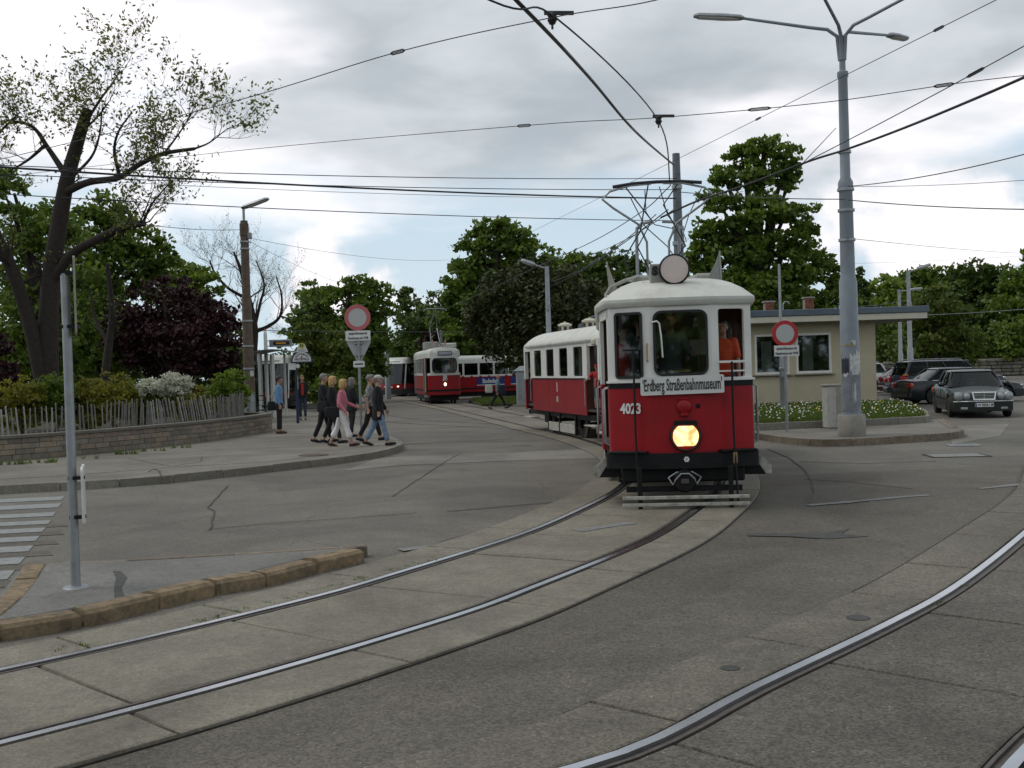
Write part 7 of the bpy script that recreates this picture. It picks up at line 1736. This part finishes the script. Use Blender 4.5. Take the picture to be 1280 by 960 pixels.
def person(label, loc, rz, h=1.75, legs=((.0, .05), (.0, .05)), arms=((.05, .2, .12), (.05, .2, .12)), lean=0.0, top='black', bottom='black', hem=.84, sleeve=1.0, hair='dark', hair_len=.0, shoes='black', skin=SKIN, cap=None, trouser_end=.10, female=False, flare=0.0, voxel=.014, open_front=None, neck_z=None, only=None, cuff=None, bulk=1.0, turn=0.0):
    k = h / 1.75; t = thing('person', label, 'person', loc, rz); t.scale = (k, k, k)
    sw = .165 if female else .185; hipw = .10 if female else .09
    J = {}
    for sd, (a, b) in zip((-1, 1), legs):
        hp = Vector((sd * hipw, 0, .92)); kn = hp + Vector((sd * .005, math.sin(a), -math.cos(a))) * .43; an = kn + Vector((0, math.sin(a - b), -math.cos(a - b))) * .42; J[sd] = [hp, kn, an, a - b]
    low = min(J[s_][2].z for s_ in (-1, 1)); dz = .075 - low
    for s_ in (-1, 1): J[s_][:3] = [p + Vector((0, 0, dz)) for p in J[s_][:3]]
    def T(x, y, z):       # upper body point with a forward lean about the hips
        zz = z - .92; return Vector((x, y + math.sin(lean) * zz, .92 + dz + math.cos(lean) * zz))
    A = {}
    for sd, (a, e, ab) in zip((-1, 1), arms):
        shd = T(sd * sw, 0, 1.425); d = Vector((sd * math.sin(ab), math.sin(a), -math.cos(a) * math.cos(ab))).normalized(); el = shd + d * .285
        f = Vector((sd * math.sin(ab) * .3, math.sin(a + e), -math.cos(a + e))).normalized(); wr = el + f * .25; A[sd] = [shd, el, wr, f]
    hd = T(0, .03, 1.64); Rh = Matrix.Rotation(turn, 3, 'Z')
    def hp_(x, y, z): return hd + Rh @ Vector((x, y, z))
    b = MB()
    b.ell(hd + Vector((0, -.005, .015)), (.074, .094, .108), 16, 12, Rh); b.ell(hp_(0, .035, -.055), (.052, .052, .058), 12, 8); b.ell(hp_(0, .095, -.012), (.014, .020, .026), 8, 6); b.ell(hp_(0, .084, -.062), (.026, .012, .010), 8, 6)
    for sx in (-1, 1): b.ell(hp_(sx * .076, -.005, -.005), (.012, .022, .032), 8, 6)
    capsule(b, [T(0, .0, 1.44), T(0, .01, 1.50), hd + Vector((0, -.015, -.06))], [.062, .055, .052])
    b.rings([[T(rx * math.cos(q), ry * math.sin(q), z) for q in np.linspace(0, 2 * PI, 15)[:-1]] for z, rx, ry in ((.88, .13, .09), (1.05, .12, .085), (1.25, .13, .085), (1.38, .12, .06), (1.455, .06, .05))])
    for sd in (-1, 1):
        hpj, kn, an, ang = J[sd]; capsule(b, [hpj, kn, an], [.075, .05, .036]); fd = Vector((0, math.cos(ang * .6), math.sin(ang * .6)))
        capsule(b, [an + Vector((0, -.03, -.035)), an + fd * .15 + Vector((0, 0, -.045))], [.034, .028])
        shd, el, wr, f = A[sd]; capsule(b, [shd + Vector((-sd * .03, 0, -.02)), el, wr], [.038, .034, .027])
        side = Vector((0, 1, 0)).cross(f); side = side.normalized() if side.length > .1 else Vector((1, 0, 0)); nrm = f.cross(side).normalized()
        palm = wr + f * .05; capsule(b, [wr, palm, wr + f * .085], [.026, .030, .028])
        for q, (o, ln) in enumerate(((-.026, .060), (-.009, .072), (.009, .068), (.026, .052))):
            s0 = wr + f * .085 + nrm * o; s1_ = s0 + f * ln * .55 - side * sd * .012; s2_ = s1_ + f * ln * .4 - side * sd * .025; capsule(b, [s0, s1_, s2_], [.0115, .0105, .009], 6)
        th = wr + f * .03 + nrm * .026; capsule(b, [th, th + f * .035 + nrm * .022, th + f * .065 + nrm * .022 - side * sd * .012], [.013, .012, .010], 6)
    body = solid(b, 'body', skin, t, .0105 if voxel < .02 else .014, 1)
    for sx in (-1, 1): MB().ell(hp_(sx * .030, .086, .012), (.011, .006, .007), 8, 5).build('eye', mm('ink'), body)
    # shirt or jacket
    g = MB(); bw = bulk; cd = cloth
    prof = [(hem, .155 + flare, .118 + flare * .7), (.92, .160 + flare * .6, .122), (1.05, .140 if female else .152, .112), (1.22, .165 if female else .172, .125), (1.36, .178 if female else .186, .115), (1.43, .150, .090), (1.475, .075, .070)]
    if hem > .92: prof = [(hem, .15, .115)] + prof[2:]
    g.rings([[T(rx * bw * math.cos(q), ry * bw * math.sin(q), z) for q in np.linspace(0, 2 * PI, 19)[:-1]] for z, rx, ry in prof])
    for sd in (-1, 1):
        shd, el, wr, f = A[sd]; pts = [shd + Vector((-sd * .02, 0, 0)), el, wr]
        if sleeve >= 1: capsule(g, [pts[0], el, wr - f * .005], [.066 * bw, .053 * bw, .040 * bw])
        elif sleeve > .5: capsule(g, [pts[0], el, el.lerp(wr, .35)], [.062, .05, .045])
        elif sleeve > 0: capsule(g, [pts[0], shd.lerp(el, .75)], [.064, .058])
    shirt = solid(g, 'jacket' if hem < .8 else 'shirt', C[top], t, voxel)
    if open_front:      # the garment under an open jacket, showing down the front
        mb = MB(); mb.extr([(-.045, .0), (.045, .0), (.055, .42), (.0, .46), (-.055, .42)], T(0, .098, .98), (1, 0, 0), (0, math.sin(lean) * .3 + .03, 1), -.045); mb.build('inner_shirt', C[open_front], t)
    # trousers
    p = MB(); p.rings([[Vector((rx * math.cos(q), ry * math.sin(q), z + dz)) for q in np.linspace(0, 2 * PI, 17)[:-1]] for z, rx, ry in ((.82, .13, .10), (.90, .158, .118), (.98, .150, .112), (1.02, .14, .105))])
    for sd in (-1, 1):
        hpj, kn, an, ang = J[sd]; end = kn.lerp(an, 1 - trouser_end / .42) if trouser_end < .42 else kn
        capsule(p, [hpj + Vector((0, 0, -.02)), hpj.lerp(kn, .5), kn, end], [.092, .083, .066, .058 if cuff is None else cuff])
    solid(p, 'trousers', C[bottom], t, voxel)
    for sd in (-1, 1):
        an, ang = J[sd][2], J[sd][3]; fd = Vector((0, math.cos(ang * .6), math.sin(ang * .6))); s = MB()
        capsule(s, [an + Vector((0, -.045, -.035)), an + fd * .07 + Vector((0, 0, -.04)), an + fd * .175 + Vector((0, 0, -.05))], [.040, .042, .032]); s.box(an + fd * .065 + Vector((0, 0, -.065)), (.075, .26, .022), rot=Matrix.Rotation(ang * .6, 3, 'X')); solid(s, 'shoe', C[shoes], t, .012)
    # hair, cap
    if hair:
        q = MB(); q.ell(hd + Rh @ Vector((0, -.022, .035)), (.084, .098, .100), 16, 10, Rh); q.ell(hd + Rh @ Vector((0, .03, .085)), (.066, .06, .038), 12, 8, Rh)
        if hair_len > 0:
            q.ell(hd + Rh @ Vector((0, -.045, -.03 - hair_len * .3)), (.088, .075, .085 + hair_len), 14, 10, Rh)
            for sx in (-1, 1): q.ell(hd + Rh @ Vector((sx * .072, -.005, -.02)), (.024, .05, .075 + hair_len * .6), 10, 8, Rh)
        solid(q, 'hair', HAIR[hair], t, .011, 1)
    if cap:
        q = MB(); q.ell(hd + Rh @ Vector((0, -.008, .062)), (.090, .108, .070), 16, 10, Rh); q.ell(hd + Rh @ Vector((0, .115, .040)), (.070, .085, .010), 14, 6, Rh); solid(q, 'cap', C[cap], t, .010, 1)
    t['rig'] = ''
    del t['rig']
    return t, A, hd
def bag(label, loc, d, mat='black', rz=0.0, strap=None, name='shoulder_bag'):
    t = thing(name, label, 'bag', loc, rz); q = MB(); q.rings([[(x * k_ + .01 * math.sin(7 * x), y * k_, z_) for x, y in rrect(d[0], d[1], d[1] * .35, 3)] for k_, z_ in ((.80, 0), (.98, d[2] * .12), (1.0, d[2] * .4), (.93, d[2] * .8), (.80, d[2]))]); solid(q, 'bag_body', C[mat], t, .014)
    if strap: MB().tube(strap, .013, 6, flat=.5).build('strap', C[mat], t, smooth=60)
    return t
E_, W_ = -PI / 2, PI / 2     # facing right / left in the picture
def gp(px, py): v = G(px, py, PAVE); return (v.x, v.y, PAVE)
# walking group on the left pavement (all walk to the right)
L1 = gp(474, 557); person('man in pale cap, long black jacket and pale jeans stepping off the kerb', L1, E_ + .05, 1.74, legs=((-.30, .22), (.30, .06)), arms=((.15, .35, .08), (-.10, .25, .10)), top='black', bottom='jeans', hem=.66, hair='grey', cap='cap', bulk=1.14, flare=.03, cuff=.062)
L2 = gp(464, 551); person('grey-haired man in black trousers with a checked short-sleeved shirt behind the capped man', L2, E_ + .1, 1.76, legs=((.34, .08), (-.26, .25)), arms=((.1, .3, .1), (-.25, .3, .12)), top='check', bottom='black', hem=.80, sleeve=.45, hair='grey')
person('grey-haired woman in dark jacket and trousers behind the sign post', gp(441, 546), E_ + .6, 1.66, legs=((.05, .05), (-.08, .12)), arms=((.2, .5, .1), (.1, .6, .12)), top='black', bottom='char', hem=.76, hair='grey', hair_len=.06, female=True, bulk=1.08, flare=.03)
PK = gp(428, 558); person('blond woman in pink top and white cropped trousers walking with her bag', PK, E_ - .05, 1.68, legs=((-.34, .12), (.36, .06)), arms=((.25, .9, .12), (-.1, .7, .12)), lean=.06, top='pink', bottom='white', hem=.86, hair='blond', hair_len=.05, female=True, trouser_end=.22, cuff=.085, shoes='brown')
bag('black shoulder bag at the hip of the woman in white trousers', (PK[0] - .20, PK[1] - .16, PAVE + .72), (.34, .14, .26), strap=[(.0, 0, .22), (.08, .02, .45), (.16, .10, .72), (.22, .16, .70)])
BW = gp(417, 554); person('blond woman all in black walking just left of the pink top', BW, E_, 1.74, legs=((-.24, .20), (.26, .05)), arms=((.1, .4, .1), (-.15, .4, .1)), top='black', bottom='black', hem=.82, hair='blond', hair_len=.06, female=True)
bag('dark handbag under the arm of the woman in black', (BW[0] - .22, BW[1] - .12, PAVE + .82), (.30, .14, .28), 'char', strap=[(0, 0, .24), (.1, .05, .45), (.16, .1, .62)])
person('grey-haired man in dark jacket striding at the back of the group', gp(406, 553), E_ + .05, 1.80, legs=((.20, .05), (-.22, .20)), arms=((-.2, .3, .1), (.2, .3, .1)), top='black', bottom='black', hem=.80, hair='grey', bulk=1.08)
person('man in blue shirt and black trousers waiting at the wall end', gp(350, 542), E_ + .15, 1.76, legs=((.02, .02), (-.02, .04)), arms=((.05, .25, .06), (-.1, .3, .06)), top='blue', bottom='black', hem=.92, hair='dark', shoes='brown', skin=SKIN2)
bag('black bag hanging beside the man in the blue shirt', (gp(346, 542)[0] - .10, gp(350, 542)[1] + .05, PAVE + .72), (.30, .16, .28), strap=[(0, 0, .24), (.05, 0, .5), (.12, 0, .70)])
RV = gp(379, 525); person('man in open dark jacket over a red shirt facing the street', RV, PI + .25, 1.78, legs=((.06, .04), (-.04, .05)), arms=((.1, 1.2, .1), (.05, .3, .1)), top='black', bottom='denim', hem=.84, hair='red', open_front='red', bulk=1.05, shoes='brown')
bag('dark shoulder bag at the side of the man in the red shirt', (RV[0] - .36, RV[1] - .05, PAVE + .78), (.32, .2, .26), 'char', strap=[(0, 0, .22), (.1, 0, .5), (.2, 0, .68)])
g = G(623, 511.5); person('bald man in slate shirt and dark trousers crossing the rails with bags', (g.x, g.y, .03), E_, 1.72, legs=((.50, .06), (-.46, .12)), arms=((.1, .3, .1), (-.15, .2, .12)), top='teal', bottom='black', hem=.90, sleeve=.45, hair=None, skin=SKIN2, shoes='char')
bag('blue bag carried by the man crossing the rails', (g.x + .22, g.y - .22, .72), (.34, .2, .46), 'navy', name='carrier_bag'); bag('pale plastic bag carried behind the man crossing the rails', (g.x - .42, g.y - .1, .80), (.36, .22, .40), 'cap', name='carrier_bag')
# inside the tram
def tram_at(x, y, z): return (MC[0] + x * math.cos(MRZ) - y * math.sin(MRZ), MC[1] + x * math.sin(MRZ) + y * math.cos(MRZ), z)
FL = ZB + .161
person('driver in grey-blue shirt at the controls behind the windscreen', tram_at(-.08, .82, FL), PI + MRZ, 1.70, legs=((0, .02), (0, .02)), arms=((.55, .9, .25), (.55, .9, .25)), top='grey', bottom='navy', hem=.90, hair='brown', voxel=.016)
person('man in orange-red shirt at the open corner window of the museum tram', tram_at(.62, .72, FL), PI + MRZ - .15, 1.58, arms=((.15, .4, .12), (.2, .5, .1)), top='orange', bottom='denim', hem=.90, sleeve=.45, hair='dark', skin=SKIN2, voxel=.016)
person('passenger in dark suit behind the left corner window of the museum tram', tram_at(-.50, .78, FL), PI + MRZ + .9, 1.66, arms=((.1, .4, .1), (.2, 1.4, .1)), top='navy', bottom='black', hem=.80, hair='dark', voxel=.016, skin=SKIN2)
person('passenger in dark red top seen behind the suited man in the museum tram', tram_at(-.72, 1.12, FL), PI + MRZ + .4, 1.55, arms=((.3, 1.6, .1), (.1, .4, .1)), top='red', bottom='black', hem=.86, hair='brown', voxel=.016)
def tra_at(x, y, z): return (3.20 + x * math.cos(TRZ) - y * math.sin(TRZ), 26.15 + x * math.sin(TRZ) + y * math.cos(TRZ), z)
person('small boy in red cap and red T-shirt standing on the trailer platform', tra_at(-.86, 1.02, .66 + .161), PI / 2 + TRZ + .9, 1.12, arms=((.5, .2, .2), (.8, .3, .35)), top='red', bottom='black', hem=.86, sleeve=.45, hair='dark', cap='red', trouser_end=.38, voxel=.016)
